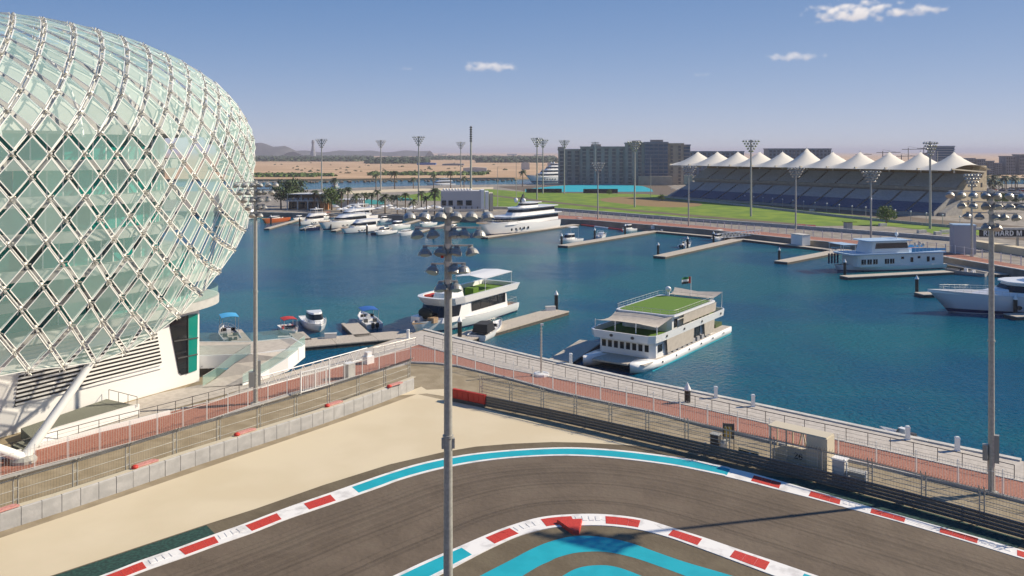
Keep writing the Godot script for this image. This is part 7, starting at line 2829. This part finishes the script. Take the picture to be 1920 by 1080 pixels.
func build_far_things() -> void:
	var st: SurfaceTool
	var t: Node3D
	# promenade fence with white posts
	t = thing("promenade_fence", "white post and rail fence along the far promenade", "fence")
	var f := along([Vector3(15.95, 0, -349.58), Vector3(33.41, 0, -334.14), Vector3(51.02, 0, -313.96), Vector3(66.62, 0, -296.09), Vector3(86.39, 0, -265.81), Vector3(99.34, 0, -248.36), Vector3(107.79, 0, -233.05), Vector3(112.87, 0, -214.99), Vector3(116.09, 0, -193.49)], 3.2)
	for p in f:
		st = S()
		box(st, up(p, 1.1), Vector3(0.16, 2.2, 0.16))
		sp("post", st, M.white, t)
	for y in [0.4, 2.0]:
		st = S()
		for i in f.size() - 1:
			bar(st, up(f[i], y), up(f[i + 1], y), 0.05, 0.06)
		sp("rail", st, M.white, t)
	for i in f.size() - 1:
		st = S()
		for k in 9:
			box(st, up(f[i].lerp(f[i + 1], (k + 0.5) / 9.0), 1.2), Vector3(0.02, 1.6, 0.02))
		sp("picket_panel", st, M.galv, t)
	# circuit wall behind it
	t = thing("circuit_wall", "low pale concrete circuit wall with white top behind the far fence", "wall")
	var w := along([Vector3(-8.43, 0, -385.19), Vector3(17.25, 0, -378.18), Vector3(31.65, 0, -361.74), Vector3(64.25, 0, -321.24), Vector3(87.29, 0, -297.14), Vector3(108.76, 0, -271.9), Vector3(118.79, 0, -260), Vector3(128.3, 0, -247.62)], 6.0)
	for i in w.size() - 1:
		st = S()
		bar(st, up(w[i], 0.55), up(w[i].lerp(w[i + 1], 0.985), 0.55), 0.5, 1.1)
		var b := sp("wall_block", st, M.concrete, t)
		st = S()
		bar(st, up(w[i], 1.14), up(w[i].lerp(w[i + 1], 0.985), 1.14), 0.6, 0.08)
		sp("wall_cap", st, M.white, b)
	t = thing("circuit_wall", "thick beige wall running right from the grey pylon", "wall")
	w = along([Vector3(126.08, 0, -232.4), Vector3(128.66, 0, -214.43), Vector3(131.2, 0, -192.59)], 6.0)
	for i in w.size() - 1:
		st = S()
		bar(st, up(w[i], 0.9), up(w[i].lerp(w[i + 1], 0.99), 0.9), 3.0, 1.8)
		sp("wall_block", st, M.sand, t)
	t = thing("circuit_wall", "long grey track wall at the foot of the grandstand", "wall")
	w = along([Vector3(93.66, 0, -486.55), Vector3(119.22, 0, -405.85), Vector3(136.95, 0, -342.39), Vector3(151.03, 0, -305.88), Vector3(171.05, 0, -273.68), Vector3(176.54, 0, -256.79)], 8.0)
	w = offset(w, 9.0)
	for i in w.size() - 1:
		st = S()
		bar(st, up(w[i], 0.5), up(w[i].lerp(w[i + 1], 0.985), 0.5), 0.5, 1.0)
		sp("wall_block", st, M.concrete, t)
	# grey pylon with the lettered banner of the footbridge
	t = thing("bridge_pylon", "tall plain grey pylon on the far promenade", "pylon", Vector3(114.83, 0, -216.67), -0.25)
	st = S()
	box(st, Vector3(0, 3.6, -1.5), Vector3(5.2, 7.2, 4.0))
	sp("shaft", st, M.pylon, t)
	st = S()
	box(st, Vector3(0, 7.3, -1.5), Vector3(5.4, 0.3, 4.2))
	sp("cap", st, M.blueish, t)
	t = thing("banner_bridge", "black banner with white capital letters on a footbridge", "banner", Vector3.ZERO)
	st = S()
	var p0 := Vector3(121.55, 4.77, -222)
	var p1 := Vector3(145.69, 4.77, -222)
	bar(st, p0, p1, 0.2, 1.75)
	var panel := sp("banner", st, M.black, t)
	st = S()
	bar(st, up(p0, 1.15) + Vector3(-1, 0, 0), up(p1, 1.15), 1.0, 0.5)
	bar(st, up(p0, -1.0) + Vector3(0, 0, -0.6), up(p1, -1.0) + Vector3(0, 0, -0.6), 1.2, 0.25)
	sp("bridge_beam", st, M.palewall, t)
	for k in 4:
		st = S()
		var c := p0.lerp(p1, 0.15 + 0.28 * k)
		bar(st, Vector3(c.x, 0, c.z - 0.8), Vector3(c.x, c.y + 1.0, c.z - 0.8), 0.5, 0.5)
		sp("bridge_post", st, M.galv, t)
	var tm := TextMesh.new()
	tm.text = "RICHARD M"
	tm.font = sysfont("Droid Sans")
	tm.font_size = 64
	tm.pixel_size = 0.029
	tm.depth = 0.05
	tm.horizontal_alignment = HORIZONTAL_ALIGNMENT_LEFT
	var tx := part("lettering", tm, M.white, panel)
	tx.position = p0 + Vector3(0.9, -0.02, 0.12)
	# tyre walls wrapped in black
	for q in [[Vector3(9.39, 0, -536.77), Vector3(30.86, 0, -536.77), "left"], [Vector3(45, 0, -533.33), Vector3(65.67, 0, -533.33), "right"]]:
		t = thing("tyre_wall", "black tyre wall at the edge of the lawn, %s" % ["beside a tall mast" if q[2] == "left" else "beside a small shrub"], "tyre wall", Vector3.ZERO, 0.0, "black tyre walls")
		for k in 26:
			st = S()
			tube(st, (q[0] as Vector3).lerp(q[1], k / 25.0), up((q[0] as Vector3).lerp(q[1], k / 25.0), 2.6), 0.52, 0.48, 8)
			sp("tyre_stack", st, M.black, t)
	# red blocks, small huts and barriers along the far circuit
	for q in [Vector3(97.86, 0, -288.89), Vector3(100.25, 0, -285.91)]:
		t = thing("red_block_barrier", "dark red plastic barrier block behind the far circuit wall", "barrier", q, 0.3, "red barrier blocks")
		st = S()
		for k in 3:
			box(st, Vector3(-1.0 + k, 0.6, 0), Vector3(0.96, 1.2, 0.6))
		sp("block", st, M.red, t)
	t = thing("marshal_hut", "small pale marshal hut with yellow green roof on the far circuit", "hut", Vector3(112.19, 0, -284.93), 0.2)
	st = S()
	box(st, Vector3(0, 1.2, 0), Vector3(2.2, 2.4, 1.8))
	sp("wall", st, M.concrete, t)
	st = S()
	box(st, Vector3(0.6, 2.5, 0), Vector3(4.2, 0.2, 2.4))
	sp("roof", st, M.grass, t)
	for q in [[Vector3(130.51, 0, -271.9), 3.2], [Vector3(133, 0, -266.67), 2.4], [Vector3(138.5, 0, -271.9), 5.0], [Vector3(129.07, 0, -297.14), 3.0], [Vector3(130.46, 0, -371.43), 2.0]]:
		t = thing("barrier_block", "pale foam barrier block lying at the lawn edge", "barrier", q[0], 0.35, "pale barrier blocks")
		st = S()
		for k in 2:
			box(st, Vector3((k - 0.5) * q[1] * 0.5, 0.5, 0), Vector3(q[1] * 0.48, 1.0, 1.0))
		sp("block", st, M.palewall, t)
	# parked cars behind the grandstand
	rng.seed = 14
	var cm := [M.white, M.palewall, M.darksteel, M.black, M.greycloth, M.navy, M.red]
	var kind := ["white", "pale grey", "dark grey", "black", "mid grey", "navy", "red"]
	var body := S()
	prism_xy(body, [[-2.2, 0.35], [2.2, 0.35], [2.25, 0.75], [1.2, 0.95], [-2.1, 1.0], [-2.25, 0.7]], -0.9, 0.9)
	var bm := done(body)
	var roof := S()
	prism_xy(roof, [[-1.9, 0.98], [1.15, 0.96], [0.5, 1.48], [-1.4, 1.5]], -0.78, 0.78)
	var rm := done(roof)
	var wheel := S()
	for x in [-1.4, 1.4]:
		for z in [-0.85, 0.85]:
			tube(wheel, Vector3(x, 0.33, z - 0.1), Vector3(x, 0.33, z + 0.1), 0.33, 0.33, 8)
	var wm := done(wheel)
	for row in 9:
		for k in 18:
			if rng.randf() < 0.3:
				continue
			var y := [355.5, 357.5, 360.0, 363.0, 366.5, 371.0, 376.0, 388.0, 393.0][row] as float
			var d := 1600.0 * EYE / (y - 284.0)
			var x := (1772.0 + k * 9.0 + rng.randf_range(-2, 2) - 960.0) / 1600.0 * d
			var c := rng.randi() % 7
			t = thing("parked_car", "%s car parked behind the grandstand" % kind[c], "car", Vector3(x, 0.06, -d), rng.randf_range(-0.1, 0.1) + (1.57 if row % 2 else 0.0), "%s cars in the car park" % kind[c])
			part("body", bm, cm[c], t)
			part("window_band", rm, M.glass, t)
			part("wheels", wm, M.black, t)
	# coloured containers at the grandstand's near end
	for q in [[Vector3(226.26, 0, -442.55), M.navy, "navy blue", 7.0, 3.0], [Vector3(237.91, 0, -447.31), M.navy, "dark blue", 5.0, 3.0], [Vector3(205.25, 0, -400), M.farteal, "teal green", 3.5, 3.6], [Vector3(203.58, 0, -392.45), M.orangewall, "orange", 3.5, 2.2], [Vector3(205.33, 0, -388.79), M.orangewall, "rust orange", 5.0, 1.6]]:
		t = thing("container", "%s container beside the near end of the grandstand" % q[2], "container", q[0], 0.1)
		st = S()
		for k in 5:
			box(st, Vector3((k - 2) * q[3] / 5.0, q[4] / 2.0, 0), Vector3(q[3] / 5.0 - 0.06, q[4], 2.4))
		sp("side_panel", st, q[1], t)
		st = S()
		box(st, Vector3(0, q[4] + 0.04, 0), Vector3(q[3], 0.1, 2.5))
		sp("roof", st, q[1], t)


func _ready() -> void:
	rng.seed = 7
	view_and_light()
	materials()
	M.railsteel = nmat([0.12, 0.118, 0.108], [0.2, 0.197, 0.18], 2.0, 31, 0.45, 0.03)
	M.railsteel.metallic = 0.4
	M.fadedred = nmat([0.48, 0.2, 0.18], [0.6, 0.32, 0.29], 1.5, 33, 0.8)
	M.fencegrey = mat(0.62, 0.62, 0.6, 0.5)
	M.benchgreen = mat(0.02, 0.07, 0.06, 0.5)
	build_ground()
	build_circuit()
	build_barriers()
	build_quay_things()
	M.deckgreen = nmat([0.14, 0.15, 0.12], [0.22, 0.23, 0.19], 2.5, 32, 0.85, 0.03)
	build_hotel()
	build_masts()
	build_harbour()
	M.plaza = nmat([0.2, 0.18, 0.155], [0.3, 0.27, 0.23], 30.0, 71, 0.9)
	M.fartrack = M.asphalt
	M.farteal = mat(0.03, 0.27, 0.24, 0.7)
	M.hillrock = nmat([0.05, 0.055, 0.06], [0.09, 0.09, 0.09], 300.0, 73, 0.95)
	M.membrane = mat(0.7, 0.67, 0.6, 0.8)
	M.membrane.backlight_enabled = true
	M.membrane.backlight = Color(0.25, 0.24, 0.21)
	M.clubgrey = mat(0.5, 0.49, 0.5, 0.7)
	M.orangewall = mat(0.42, 0.17, 0.05, 0.7)
	M.pylon = mat(0.36, 0.37, 0.42, 0.7)
	build_far_ground()
	build_grandstand()
	build_buildings()
	build_far_things()
	build_plants()
